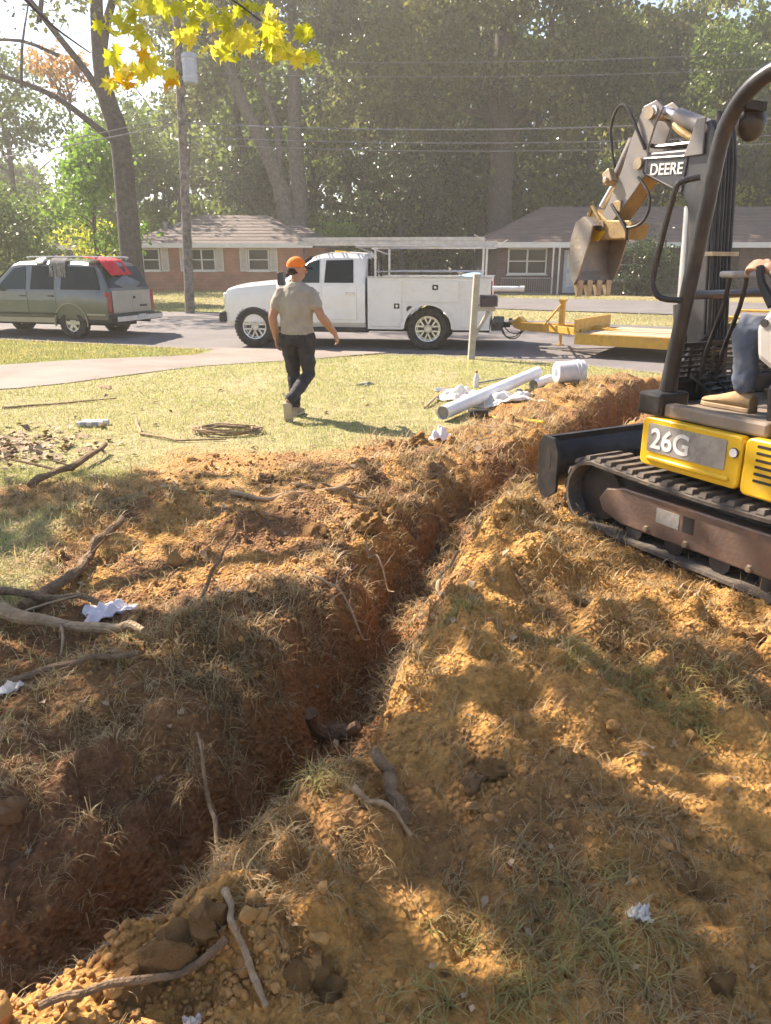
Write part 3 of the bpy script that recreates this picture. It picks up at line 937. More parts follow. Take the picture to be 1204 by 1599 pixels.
def forest_proto(seed, H, spread, low):
    rng = np.random.default_rng(seed)
    blobs = []
    for i in range(9):
        a = rng.uniform(0, 6.28)
        rr = rng.uniform(.2, .75) * spread
        z = low + (H - low) * rng.uniform(.12, .9)
        s_ = rng.uniform(.30, .5) * spread
        blobs.append((rr * math.cos(a), rr * math.sin(a), z, s_, s_, s_ * .8))
    blobs.append((0, 0, H - .22 * (H - low), spread * .5, spread * .5, (H - low) * .25))
    pts = crown_points(blobs, 150, 34, .52, rng)
    return pts, blobs, rng
def tree(name, label, cat, x, y, H, spread, low, seed, mleaf, mbark, tr, lean=(0, 0), group=None, size=.26, dens=1.0, n_cl=150, per=34, blobs=None, limbs=True, z0=None):
    rng = np.random.default_rng(seed)
    t = thing(name, label, cat, (x, y, (hz(x, y) if z0 is None else z0) - .1), 0, group)
    if blobs is None:
        _, blobs, rng = forest_proto(seed, H, spread, low)
    mb = MB()
    top = np.array([lean[0], lean[1], H * .86])
    P = branch_path((0, 0, 0), top, rng, 7, .02)
    mb.tube(P, [tr * 1.35] + taper(tr, tr * .25, 6), 12)
    if limbs:
        for b in blobs:
            f = min(.9, max(.25, (b[2] - spread * .3) / H))
            base = np.array([np.interp(f, np.linspace(0, 1, 7), [p[i] for p in P]) for i in range(3)])
            mb.tube(branch_path(base, b[:3], rng, 5, .1), taper(tr * .38, tr * .06, 5), 7)
    mb.build('trunk', mbark, t)
    pts = crown_points(blobs, int(n_cl * dens), per, .16 * spread ** .6 + .12, rng)
    V, Fq = leaf_cloud(pts, size, rng)
    np_obj('crown', np_mesh('crown', V, 3, Fq, mleaf), t)
    return t
# big tree behind the parked estate car
def big_trunk_tree():
    x, y = -9.75, 31.0
    z0 = hz(x, y)
    t = thing('oak_tree', 'tall bare-trunked tree with thick forking limbs behind the grey-green SUV', 'tree', (x, y, z0 - .1))
    rng = np.random.default_rng(5)
    mb = MB()
    mb.tube([(0, 0, 0), (0, 0, .7), (.02, 0, 2.4), (.03, 0, 4.3), (0, 0, 6.2), (-.35, 0, 7.6), (-.45, .1, 9.4), (-.3, .2, 12), (-.2, 0, 16)],
            [.62, .46, .41, .38, .36, .31, .24, .18, .08], 14)
    mb.tube([(0, 0, 5.9), (-.8, 0, 6.5), (-2.2, .1, 7.5), (-3.9, .2, 8.15), (-5.6, .3, 8.6), (-7.5, .4, 9.2)], [.15, .12, .10, .08, .06, .03], 9)
    mb.tube([(-.2, 0, 7.0), (-.9, 0, 8.2), (-1.8, -.1, 9.4), (-2.7, -.2, 10.6), (-4.2, -.3, 12.5)], [.16, .13, .11, .09, .05], 9)
    mb.tube([(-.4, 0, 8.6), (.1, -.2, 10), (.9, -.4, 11.2), (2.4, -.5, 12)], [.18, .14, .11, .05], 8)
    mb.tube([(-1.9, 0, 8.8), (-3.2, .2, 9.3), (-4.8, .5, 9.4)], [.08, .06, .03], 6)
    mb.tube([(-2.4, -.1, 9.8), (-1.9, -.3, 11.2), (-1.4, -.4, 12.4)], [.1, .07, .04], 6)
    mb.tube([(-3.4, .1, 7.8), (-3.2, .2, 9.2), (-2.8, .3, 10.6)], [.07, .05, .02], 6)
    mb.build('trunk', 'bark', t)
    blobs = [(-2.5, 0, 11.5, 2.6, 2, 1.8), (1.5, 0, 11.5, 2.4, 2, 1.8), (-5, 0, 12.5, 2, 2, 1.6), (0, 0, 14.5, 4, 3, 2), (2.2, 0, 9.4, 1.2, 1.2, 1.0), (-4.6, .3, 9.9, 1.0, .8, .45)]
    pts = crown_points(blobs, 120, 30, .34, rng)
    V, Fq = leaf_cloud(pts, .2, rng)
    np_obj('crown', np_mesh('crown', V, 3, Fq, 'leaf_oak'), t)
big_trunk_tree()

def fork_tree():
    x, y = -5.9, 53.0
    t = thing('oak_tree', 'forked oak with a pale slanting trunk behind the red brick house', 'tree', (x, y, 0))
    rng = np.random.default_rng(8)
    mb = MB()
    mb.tube([(-.4, 0, 0), (-.5, 0, 4), (-.9, 0, 6.5), (-2.2, 0, 9.5), (-3.6, 0, 12.5), (-5, .2, 16), (-6.5, .5, 19)], [.75, .62, .5, .42, .36, .28, .1], 11)
    mb.tube([(.25, .2, 0), (.35, .2, 5), (.2, .2, 9), (.3, .2, 13), (.2, .3, 18)], [.62, .55, .46, .38, .2], 11)
    mb.tube([(-.9, 0, 6.8), (-.9, .2, 9.5), (-2.6, .3, 14)], [.26, .2, .1], 8)
    mb.build('trunk', 'bark_pale', t)
    blobs = [(-5, 0, 17, 4, 3, 3), (1, 0, 17, 4, 3, 3), (-3.5, 1, 13, 1.6, 1.5, 1.3), (4, 0, 14, 3, 2.5, 2.5), (2.8, 1, 9.5, 1.7, 1.6, 1.5), (-6.6, 1, 12, 2, 2, 1.6)]
    V, Fq = leaf_cloud(crown_points(blobs, 300, 40, .5, rng), .30, rng)
    np_obj('crown', np_mesh('crown', V, 3, Fq, 'leaf_oak'), t)
fork_tree()
def wide_tree():
    x, y = 7.3, 52.0
    t = thing('oak_tree', 'thick straight trunk with spreading dark crown between the two houses', 'tree', (x, y, 0))
    rng = np.random.default_rng(9)
    mb = MB()
    mb.tube([(0, 0, 0), (0, 0, 1.2), (-.1, 0, 5), (-.1, 0, 9), (-.3, 0, 13), (-.2, 0, 18), (0, 0, 23)], [1.0, .82, .76, .70, .55, .35, .1], 14)
    for b in [(-5, -1, 14), (5, -1, 13), (-3, -1, 17), (4, 0, 17), (-6.5, 0, 11.2), (6.5, -.5, 11.5), (2.4, -2, 11)]:
        mb.tube(branch_path((-.1, 0, 7.5 + abs(b[0]) * .3), b, rng, 5, .1), taper(.34, .06, 5), 8)
    mb.build('trunk', 'bark', t)
    blobs = [(-5, -1.5, 14, 3, 2, 2), (5, -1.5, 13, 3, 2, 2), (-2, -2, 17, 4, 2.4, 2.6), (4, -1, 17.5, 3.6, 2.4, 2.6), (-6.5, -1, 11.2, 2.2, 1.6, 1.5), (6.5, -1, 11.3, 2.2, 1.8, 1.4), (1.5, -2.5, 12, 2.2, 1.5, 1.6), (-2.5, -2, 12.2, 2, 1.4, 1.4), (3.4, -2, 9.6, 1.3, 1.2, 1.0), (-3.8, -1.5, 9.5, 1.5, 1.2, 1.0)]
    V, Fq = leaf_cloud(crown_points(blobs, 520, 44, .55, rng), .30, rng)
    np_obj('crown', np_mesh('crown', V, 3, Fq, 'leaf_oak'), t)
wide_tree()
tree('young_tree', 'bright lime green young tree leafing beside the big bare trunk', 'tree', -12.6, 35.5, 6.9, 2.1, 1.2, 21, 'leaf_bright', 'bark', .12, size=.2, n_cl=150, per=32)
tree('young_tree', 'thin yellow-green sapling in front of the brick carport', 'tree', -13.4, 37, 3.6, 1.3, .5, 22, 'leaf_lime', 'bark', .06, size=.16, n_cl=60, per=24)
tree('dark_shrub', 'dark rounded evergreen shrub behind the SUV bonnet', 'shrub', -16.6, 33, 5.4, 3.0, .3, 23, 'leaf_mid', 'bark', .14, size=.2, n_cl=240, per=34)
tree('rust_tree', 'small tree with rust brown leaf clump above the lime tree', 'tree', -17.6, 47, 12.2, 2.0, 10.2, 24, 'leaf_rust', 'bark', .16, size=.24, n_cl=36, per=26)
tree('pale_tree', 'tall pale green sunlit tree at the far left edge of the woods', 'tree', -22.5, 50, 13, 4.6, 1.5, 25, 'leaf_mid', 'bark', .25, size=.26, n_cl=210)
tree('pale_tree', 'pale green tree rising behind the lime green young tree', 'tree', -16.5, 52, 11.5, 3.8, 1.0, 26, 'leaf_mid', 'bark', .22, size=.26, n_cl=190)
tree('magnolia_tree', 'glossy dark magnolia with low branches above the brick house roof', 'tree', -9.2, 56, 8.4, 3.6, 1.6, 27, 'leaf_evergreen', 'bark', .25, size=.26, n_cl=230)
tree('magnolia_tree', 'glossy dark evergreen between forked oak and thick straight trunk', 'tree', 1.0, 55, 9.0, 4.4, 1.2, 28, 'leaf_evergreen', 'bark', .25, size=.26, n_cl=260)
tree('thin_tree', 'slender leaning tree behind the dark brick house right of the boom', 'tree', 19.6, 51, 15, 3.4, 8.4, 29, 'leaf_mid', 'bark', .3, lean=(.6, 0), size=.26, n_cl=130)
tree('yellowing_tree', 'yellow-green understorey tree behind the dark house', 'tree', 22.0, 57, 9, 3.4, 2.4, 30, 'leaf_lime', 'bark', .14, size=.24, n_cl=120)
tree('yellowing_tree', 'small sunlit yellow-green tree in the woods beyond the boom', 'tree', 12.2, 60, 7.6, 2.0, 3.4, 31, 'leaf_lime', 'bark', .12, size=.22, n_cl=60)
tree('house_shrub', 'tangled green shrub against the dark brick house by its picture window', 'shrub', 12.6, 38.6, 2.5, 1.6, .1, 32, 'leaf_evergreen', 'bark', .07, size=.15, n_cl=150, per=26)
tree('house_shrub', 'small low shrub under the shuttered window of dark house', 'shrub', 16.6, 38.8, 1.15, .8, .05, 33, 'leaf_evergreen', 'bark', .05, size=.12, n_cl=40, per=22)
tree('weed_shrub', 'light green fern-like bush rising over the back of the brick house', 'shrub', -2.2, 47.5, 3.9, 1.5, 1.4, 34, 'leaf_bright', 'bark', .05, size=.2, n_cl=32, per=22)

# the wood behind: reads as one mass
protos = []
for i, (H, spr, low) in enumerate([(22, 5.2, 3.5), (19, 5.6, 2.2), (24, 5.0, 5.0), (17, 5.0, 1.2)]):
    pts, blobs, rng = forest_proto(60 + i, H, spr, low)
    protos.append((pts, H))
rngw = np.random.default_rng(77)
W = {'leaf_wood': [], 'leaf_oak': [], 'leaf_mid': []}
for i in range(80):
    xx, zz = rngw.uniform(-30, 66), rngw.uniform(1, 24)
    W['leaf_wood'].append(np.array([xx, 98 + rngw.uniform(-3, 3), zz]) + rngw.normal(size=(420, 3)) * np.array([3, 1.5, 2.2]))
tr_mb = MB()
spots = []
for y, step, x0, x1 in ((59, 5.6, -14, 40), (66, 5.0, -22, 46), (75, 4.8, -34, 52), (86, 5.4, -46, 60)):
    for x in np.arange(x0, x1, step):
        spots.append((x + rngw.uniform(-2, 2), y + rngw.uniform(-2.5, 2.5)))
for x, y in spots:
    pts, H = protos[rngw.integers(4)]
    a = rngw.uniform(0, 6.28)
    s_ = rngw.uniform(.85, 1.15)
    if x < -0.26 * y:
        s_ *= .62
    R = np.array([[math.cos(a), -math.sin(a), 0], [math.sin(a), math.cos(a), 0], [0, 0, 1]])
    keep = rngw.random(len(pts)) < (.85 if y < 70 else .7)
    P = pts[keep] @ R.T * s_ + np.array([x, y, .1])
    m = 'leaf_mid' if x < -.24 * y else ('leaf_oak' if rngw.random() < .35 else 'leaf_wood')
    W[m].append(P)
    r = rngw.uniform(.22, .45)
    top = (x + rngw.uniform(-1, 1), y, H * s_ * .85)
    tr_mb.tube(branch_path((x, y, 0), top, rngw, 6, .03), taper(r, r * .25, 6), 8)
    for q in range(3):
        bz = rngw.uniform(.25, .6) * H
        aa = rngw.uniform(0, 6.28)
        tr_mb.tube(branch_path((x, y, bz), (x + 3 * math.cos(aa), y + 3 * math.sin(aa), bz + 3), rngw, 4, .1), taper(r * .35, .03, 4), 6)
# understorey filling the foot of the wood
und = []
for i in range(90):
    x = rngw.uniform(-32, 44)
    y = rngw.uniform(57, 78)
    h = rngw.uniform(2.5, 8.0)
    w = rngw.uniform(1.6, 3.2)
    und.append(crown_points([(x, y, h * .5, w, w, h * .55), (x + w * .6, y - .5, h * .35, w * .7, w * .7, h * .35)], 34, 30, .42, rngw))
W['leaf_wood'] += und
for m, nm, lb in (('leaf_wood', 'forest', 'dark green leafy woods filling the background behind both houses'),
                  ('leaf_oak', 'forest', 'olive brown oak crowns mixed into the background woods'),
                  ('leaf_mid', 'forest', 'lighter sunlit green woods at the left behind the SUV')):
    V, Fq = leaf_cloud(np.concatenate(W[m]), .46, rngw)
    o = np_obj(nm, np_mesh(nm, V, 3, Fq, m))
    tag(o, lb, 'woods', None, 'stuff')
tw = tr_mb.build('forest_trunks', 'bark', None)
tag(tw, 'grey trunks and limbs of the background woods', 'woods', None, 'stuff')

# ------------------------------------------------------------------ maple overhead whose low branch hangs into view
MAPLE = thing('maple_tree', 'yellowing maple whose low leafy branch hangs into the top of the view', 'tree', (-7.4, 6.4, hz(-7.4, 6.4) - .05))
rngm = np.random.default_rng(41)
mb = MB()
mb.tube([(0, 0, 0), (.05, 0, 1.5), (.15, 0, 3.4), (.4, .1, 5.5), (.8, .2, 8), (1.2, .3, 11)], [.36, .26, .23, .19, .13, .05], 12)
for b in [(4.0, .3, 6.6), (3.4, 3.0, 7.2), (5.5, -1.2, 7.0), (2.2, -2.6, 6.2), (6.8, 1.0, 7.6), (1.0, 3.2, 6.5)]:
    mb.tube(branch_path((.3, .05, 3.8 + .2 * abs(b[1])), b, rngm, 6, .08), taper(.13, .03, 6), 7)
mb.build('trunk', 'bark_pale', MAPLE)
SHADE = [  # ground spot, bough radius, height
    (-2.4, 5.05, .9, 6.2, 1.8), (-1.6, 5.0, .9, 6.3, 1.8), (-.9, 4.75, .6, 6.6, 1.5), (-2.0, 5.5, .5, 6.2), (-.6, 5.5, .35, 6.4),
    (-1.5, 2.6, .7, 5.2, .7), (-.9, 2.4, .6, 5.4, .7), (-1.3, 1.9, .6, 5.2, 1.0), (-.5, 2.1, .5, 5.6), (-.55, 3.1, .5, 5.6), (-.2, 3.5, .4, 5.8), (-.2, 1.75, .5, 5.4),
    (-.1, 2.5, .4, 5.6), (.15, 1.9, .5, 5.4), (.1, 1.45, .5, 5.2), (.6, 1.4, .5, 5.4), (.7, 1.9, .35, 5.6), (1.1, 1.7, .4, 5.6), (.9, 2.6, .3, 5.8), (.5, 2.9, .3, 6.0),
    (.75, 3.9, .4, 6.2), (.35, 4.3, .3, 6.2), (1.2, 3.1, .35, 6.0), (1.7, 2.6, .5, 6.0), (.3, 2.3, .22, 5.6), (0.35, 5.7, .45, 6.5), (1.5, 3.9, .35, 6.3), (-.4, 6.0, .35, 6.6), (2.6, 4.3, .5, 7.2), (3.0, 3.4, .8, 7.2), (2.2, 3.4, .4, 6.8), (1.0, 5.4, .3, 6.5),
    (.35, 1.15, .45, 5.2), (.75, 1.15, .45, 5.2), (.45, 1.75, .35, 5.4), (.95, 1.4, .35, 5.4), (.0, 1.15, .4, 5.2), (1.35, 2.1, .4, 5.8), (.12, 2.2, .22, 5.6), (-.15, 2.25, .25, 5.6),
    (1.05, 2.35, .25, 5.8), (.62, 3.4, .28, 6.0), (.2, 3.15, .25, 6.0), (-1.7, 2.1, .8, 5.4), (-1.7, 3.4, .3, 5.8), (-2.6, 4.6, .6, 6.2), (1.4, 4.4, .25, 6.4), (.1, 5.0, .3, 6.4)]
# crown high above the frame; its gaps let the dapples through
mw = MAPLE.location
CR = []
def shade_blob(gx_, gy_, r, zc, k=1.0):
    """a leafy bough that stands between the sun and the ground near (gx_, gy_)"""
    t = zc / SUN_TO.z
    CR.append((gx_ + SUN_TO.x * t - mw.x, gy_ + SUN_TO.y * t - mw.y, zc - mw.z, r, r * .8, r * .3, k))
for a in SHADE:
    shade_blob(*a)
P_ = []
for b in CR:
    nb = int(46 * b[6] * b[3] * b[3] / .5) + 8
    q = rngm.normal(size=(nb, 3)) * np.array(b[3:6]) * .5 + np.array(b[:3])
    P_.append(q)
P_ = np.concatenate(P_)
keep = []
for p in P_:
    wx, wy, wz = p[0] + mw.x, p[1] + mw.y, p[2] + mw.z
    keep.append(wz > 1.6 + 0.36 * max(wy, 0) + .2)
P_ = P_[np.array(keep)]
V, Fq = leaf_cloud(P_, .24, rngm, .3)
o = np_obj('crown', np_mesh('crown', V, 3, Fq, 'leaf_lime'), MAPLE)

def maple_leaf_mesh(m, nm):
    half = [(0, -.5), (.10, -.32), (.34, -.38), (.26, -.18), (.55, .02), (.32, .06), (.36, .24), (.14, .16), (.13, .34), (0, .62)]
    V = [(0, .02, 0)] + [(x, y, -.9 * x * x + .05 * math.sin(7 * y)) for x, y in half] + [(-x, y, -.9 * x * x + .05 * math.sin(7 * y)) for x, y in half[-2:0:-1]]
    n = len(V) - 1
    Fx = [(0, i, i % n + 1) for i in range(1, n + 1)]
    me = bpy.data.meshes.new(nm)
    me.from_pydata(V, [], Fx)
    me.materials.append(MT[m])
    return me
LM = [maple_leaf_mesh(m, 'leaf') for m in ('leaf_yellow', 'leaf_lime', 'leaf_orange')]
br = MB()
def twig(pts, r0, r1):
    P = [(p[0] - mw.x, p[1] - mw.y, p[2] - mw.z) for p in pts]
    br.tube(P, taper(r0, r1, len(P)), 6)
A_ = [(-7.2, 6.35, 2.6), (-5.6, 5.9, 3.5), (-3.6, 5.3, 3.6), (-2.2, 4.8, 3.25), (-1.55, 4.5, 3.02), (-1.05, 4.35, 2.96), (-.62, 4.2, 2.92)]
twig(A_, .05, .008)
twig([(-2.2, 4.8, 3.25), (-1.9, 4.5, 2.95), (-1.65, 4.3, 2.72), (-1.42, 4.2, 2.56)], .012, .003)
twig([(-1.55, 4.5, 3.02), (-1.2, 4.3, 2.9), (-.95, 4.2, 2.78)], .01, .003)
twig([(-1.05, 4.35, 2.96), (-.75, 4.1, 2.78), (-.52, 4.05, 2.62)], .009, .003)
twig([(-1.3, 4.42, 3.0), (-1.1, 4.2, 3.0), (-.7, 4.1, 2.88)], .008, .003)
brn = br.build('branch', 'bark', MAPLE)
LEAVES = []
def px_pt(px, py, y):
    u, v = (px - 602) / 1200, (799.5 - py) / 1200
    th = math.radians(18.2)
    d = (u, math.cos(th) + v * math.sin(th), -math.sin(th) + v * math.cos(th))
    t = y / d[1]
    return (u * t, y, 1.6 + d[2] * t)
cl = [(215, 100, 36, 20, 12, 0), (190, 115, 20, 20, 9, 2), (240, 95, 20, 18, 6, 0), (225, 75, 20, 12, 5, 2), (260, 118, 14, 10, 3, 2), (285, 50, 16, 12, 3, 0), (335, 75, 16, 14, 4, 0), (370, 60, 24, 16, 9, 0), (400, 40, 44, 26, 18, 0), (430, 60, 30, 22, 12, 0),
      (462, 85, 22, 12, 9, 0), (475, 42, 12, 8, 4, 1), (340, 25, 40, 20, 14, 1), (300, 12, 40, 14, 10, 1), (180, 30, 26, 26, 9, 1), (385, 8, 40, 8, 10, 1), (250, 5, 60, 6, 8, 1), (210, 45, 22, 14, 4, 1), (172, 75, 12, 18, 4, 1)]
for cx_, cy_, sx_, sy_, k, mi in cl:
    for i in range(int(k * 1.35)):
        p = px_pt(cx_ + rngm.normal() * sx_ * .55, cy_ + rngm.normal() * sy_ * .55, rngm.uniform(3.9, 4.7))
        m_ = (mi if rngm.random() < .7 else int(rngm.integers(2))) if mi < 2 else (2 if rngm.random() < .4 else 0)
        o = bpy.data.objects.new('leaf', LM[m_])
        COL.objects.link(o)
        o.parent = brn
        o.location = (p[0] - mw.x, p[1] - mw.y, p[2] - mw.z)
        s_ = rngm.uniform(.055, .105)
        o.scale = (s_, s_, s_)
        o.rotation_euler = (math.radians(rngm.uniform(-170, -40)), rngm.uniform(-.9, .9), rngm.uniform(-1.6, 1.6))
# ------------------------------------------------------------------ vehicles
def ring_of(half):
    """half section [(y,z)...] from bottom centre to top centre -> closed ring (y,z)"""
    r = list(half)
    for y, z in half[::-1]:
        if y > 1e-6:
            r.append((-y, z))
    return r
def shell(name, stations, m, parent, arches=(), ang=30):
    mb = MB()
    secs = []
    for x, half in stations:
        secs.append([(x, y, z) for y, z in ring_of(half)])
    mb.loft(secs)
    o = mb.build(name, m, parent, ang=ang)
    if arches:
        cu = MB()
        for x, z, r in arches:
            for s_ in (-1, 1):
                cu.cyl((x, s_ * .58, z), (x, s_ * 1.3, z), r, n=28)
        co = cu.build('cutter', m, None)
        md = o.modifiers.new('b', 'BOOLEAN')
        md.operation = 'DIFFERENCE'
        md.solver = 'EXACT'
        md.object = co
        bpy.context.view_layer.update()
        dg = bpy.context.evaluated_depsgraph_get()
        nm = bpy.data.meshes.new_from_object(o.evaluated_get(dg))
        o.modifiers.clear()
        o.data = nm
        bpy.data.objects.remove(co)
        nm.polygons.foreach_set('use_smooth', [True] * len(nm.polygons))
        nm.set_sharp_from_angle(angle=math.radians(ang))
    return o
def wheel_proto(r, w, rr, spokes, m_rim, twin=False):
    t = MB()
    t.lathe([(rr, -w * .42), (rr + .03, -w * .5), (r - .05, -w * .5), (r - .015, -w * .42), (r, -w * .3), (r, w * .3), (r - .015, w * .42), (r - .05, w * .5), (rr + .03, w * .5), (rr, w * .42)], axis='y', n=36, closed=True)
    for i in range(36):
        a = 2 * math.pi * i / 36
        for y, da in ((-w * .22, 0), (w * .22, .08)):
            R = Matrix.Rotation(-(a + da), 3, 'Y')
            t.box(R @ Vector((r + .002, y, 0)), (.016, w * .36, r * .11), R)
    tyre = t.build('tyre', 'tyre', None, ang=30)
    k = MB()
    k.lathe([(rr + .012, w * .43), (rr + .012, w * .36), (rr - .02, w * .34), (rr - .03, -w * .3), (rr, -w * .3), (rr + .005, w * .40)], axis='y', n=36, closed=True)
    k.lathe([(0, w * .30), (.075, w * .30), (.085, w * .25), (.085, w * .1), (0, w * .1)], axis='y', n=18)
    for i in range(spokes):
        a = 2 * math.pi * i / spokes
        offs = (-.075, .075) if twin else (0,)
        for d in offs:
            R = Matrix.Rotation(a, 3, 'Y')
            k.box(R @ Vector((rr * .53, w * .26, d * .62)), (rr * .96, .03, .032 if twin else .075), R @ Matrix.Rotation(-d * 1.0, 3, 'Y'))
        R = Matrix.Rotation(a + .3, 3, 'Y')
        p = R @ Vector((.055, w * .31, 0))
        k.cyl(p, p + Vector((0, .012, 0)), .010, n=6)
    k.lathe([(0, w * .08), (rr - .03, w * .08), (rr - .03, w * .02), (0, w * .02)], axis='y', n=24)
    rim = k.build('rim', m_rim, None, ang=30)
    dk = MB().lathe([(0, w * .10), (rr - .05, w * .10), (rr - .05, w * .085), (0, w * .085)], axis='y', n=24)
    disc = dk.build('brake_disc', 'dark_trim', None)
    return tyre, rim, disc
def add_wheels(parent, proto, spots):
    for i, (x, y, z, s_) in enumerate(spots):
        w = sub('wheel', parent, (x, y, z), (0, 0, 0 if s_ > 0 else math.pi))
        for p in proto:
            c = share(p, w, name=p.name)
    for p in proto:
        bpy.data.objects.remove(p)
def panel(parent, name, pts, m, t=.006, n=None):
    """flat panel from coplanar-ish points, thickened along its normal n"""
    P = [Vector(p) for p in pts]
    N = Vector(n) if n else (P[1] - P[0]).cross(P[2] - P[0]).normalized()
    mb = MB()
    k = len(P)
    mb.add([p + N * t for p in P] + [p - N * t for p in P], [tuple(range(k)), tuple(range(2 * k - 1, k - 1, -1))] + [(i, (i + 1) % k, (i + 1) % k + k, i + k) for i in range(k)])
    return mb.build(name, m, parent, smooth=False)

# --- white service truck. Local: +X forward, +Y left, origin on the ground below the rear axle
tx, ty = 1.05, 17.62
TK = thing('service_truck', 'white crew cab service truck with ladder rack parked on the street', 'truck', (tx, ty, street_z(tx, ty - .9)), math.pi - .16)
TK.scale = (1.06, 1.03, 1.05)
def cabsec(zt, wt, z_belt=1.27, wb=.955, top_in=.22):
    return [(0, .42), (.86, .42), (.94, .52), (.965, .80), (.97, 1.05), (wb, z_belt), (wt, zt - .10), (wt - .10, zt - .03), (wt - .3, zt), (0, zt + .02)]
def hoodsec(zh, w=.95):
    return [(0, .42), (w - .10, .42), (w - .02, .52), (w, .80), (w, .98), (w - .01, zh - .13), (w - .05, zh - .05), (w - .17, zh - .015), (w - .4, zh + .01), (0, zh + .035)]
st = [(1.27, cabsec(1.80, .72)), (1.33, cabsec(1.86, .76)), (1.7, cabsec(1.885, .77)), (2.15, cabsec(1.875, .77)), (2.36, cabsec(1.83, .755)), (2.42, cabsec(1.79, .75)),
      (3.02, cabsec(1.36, .86)), (3.10, hoodsec(1.32)), (3.5, hoodsec(1.29)), (4.0, hoodsec(1.235)), (4.17, hoodsec(1.19, .93)), (4.23, hoodsec(1.10, .90))]
shell('cab', st, 'white_paint', TK, [(3.60, .44, .50)], 28)
def tside(z, z_belt=1.27, zt=1.885, wb=.955, wt=.77):
    return wb + (wt - wb) * (z - z_belt) / (zt - .10 - z_belt)
for s_ in (1, -1):
    def q(x, z, o=.004): return (x, s_ * (tside(z) + o), z)
    panel(TK, 'window', [q(1.50, 1.30), q(2.10, 1.30), q(2.08, 1.73), q(1.53, 1.74)], 'glass')
    panel(TK, 'window', [q(2.20, 1.30), q(2.86, 1.30), q(2.80, 1.36), q(2.42, 1.70), q(2.22, 1.735)], 'cab_glass')
    for (xa, xb) in ((1.44, 2.14), (2.16, 2.95)):
        d_ = MB()
        for z0, z1, w0 in ((.56, .80, .965), (.80, 1.24, .968)):
            pass
        d_.add([(xa, s_ * .968, .58), (xb, s_ * .968, .58), (xb, s_ * .981, .80), (xa, s_ * .981, .80), (xb, s_ * .985, 1.05), (xa, s_ * .985, 1.05), (xb, s_ * .972, 1.25), (xa, s_ * .972, 1.25),
                (xa, s_ * .90, .58), (xb, s_ * .90, .58), (xb, s_ * .90, 1.25), (xa, s_ * .90, 1.25)],
               [(0, 1, 2, 3), (3, 2, 4, 5), (5, 4, 6, 7), (8, 9, 1, 0), (9, 10, 6, 4, 2, 1), (7, 6, 10, 11), (0, 3, 5, 7, 11, 8)])
        do = d_.build('door', 'white_paint', TK, smooth=False, bevel=.006)
        MB().box((xa + .12, s_ * .995, 1.10), (.20, .028, .035)).build('handle', 'chrome', do, bevel=.006)
    mi = MB().box((2.93, s_ * 1.13, 1.38), (.12, .22, .26)).cyl((2.9, s_ * .95, 1.30), (2.92, s_ * 1.06, 1.32), .025)
    mi.build('mirror', 'dark_trim', TK, bevel=.02)
panel(TK, 'windshield', [(2.44, -.66, 1.80), (2.44, .66, 1.80), (3.03, .76, 1.385), (3.03, -.76, 1.385)], 'cab_glass', .006)
panel(TK, 'rear_window', [(1.262, -.6, 1.30), (1.262, .6, 1.30), (1.262, .55, 1.76), (1.262, -.55, 1.76)], 'glass', .006)
MB().bx(1.20, 1.26, -.85, .85, .9, 1.12).build('headache_board', 'dark_trim', TK, smooth=False)
gl = MB()
for i in range(7): gl.bx(1.17, 1.19, -.55, .55, 1.33 + i * .06, 1.35 + i * .06)
for y in (-.55, 0, .55): gl.bx(1.165, 1.195, y - .02, y + .02, 1.3, 1.78)
gl.build('window_guard', 'dark_trim', TK, smooth=False)
MB().bx(4.20, 4.36, -.96, .96, .50, .72).build('bumper', 'dark_trim', TK, bevel=.04)
MB().bx(4.20, 4.29, -.70, .70, .74, 1.06).build('grille', 'chrome', TK, bevel=.02)
for s_ in (1, -1):
    MB().box((4.17, s_ * .80, .98), (.16, .24, .22)).build('headlight', 'chrome', TK, bevel=.03)
    MB().bx(1.2, 3.1, s_ * .86, s_ * .98, .33, .41).build('step_bar', 'dark_trim', TK, bevel=.02)
MB().bx(-1.2, 4.0, -.45, .45, .32, .55).build('chassis', 'dark_trim', TK, smooth=False)
li = MB()
for y in (-.3, 0, .3): li.box((1.95, y, 1.91), (.1, .1, .03))
li.build('marker_light', 'deere_yellow', TK, bevel=.01)
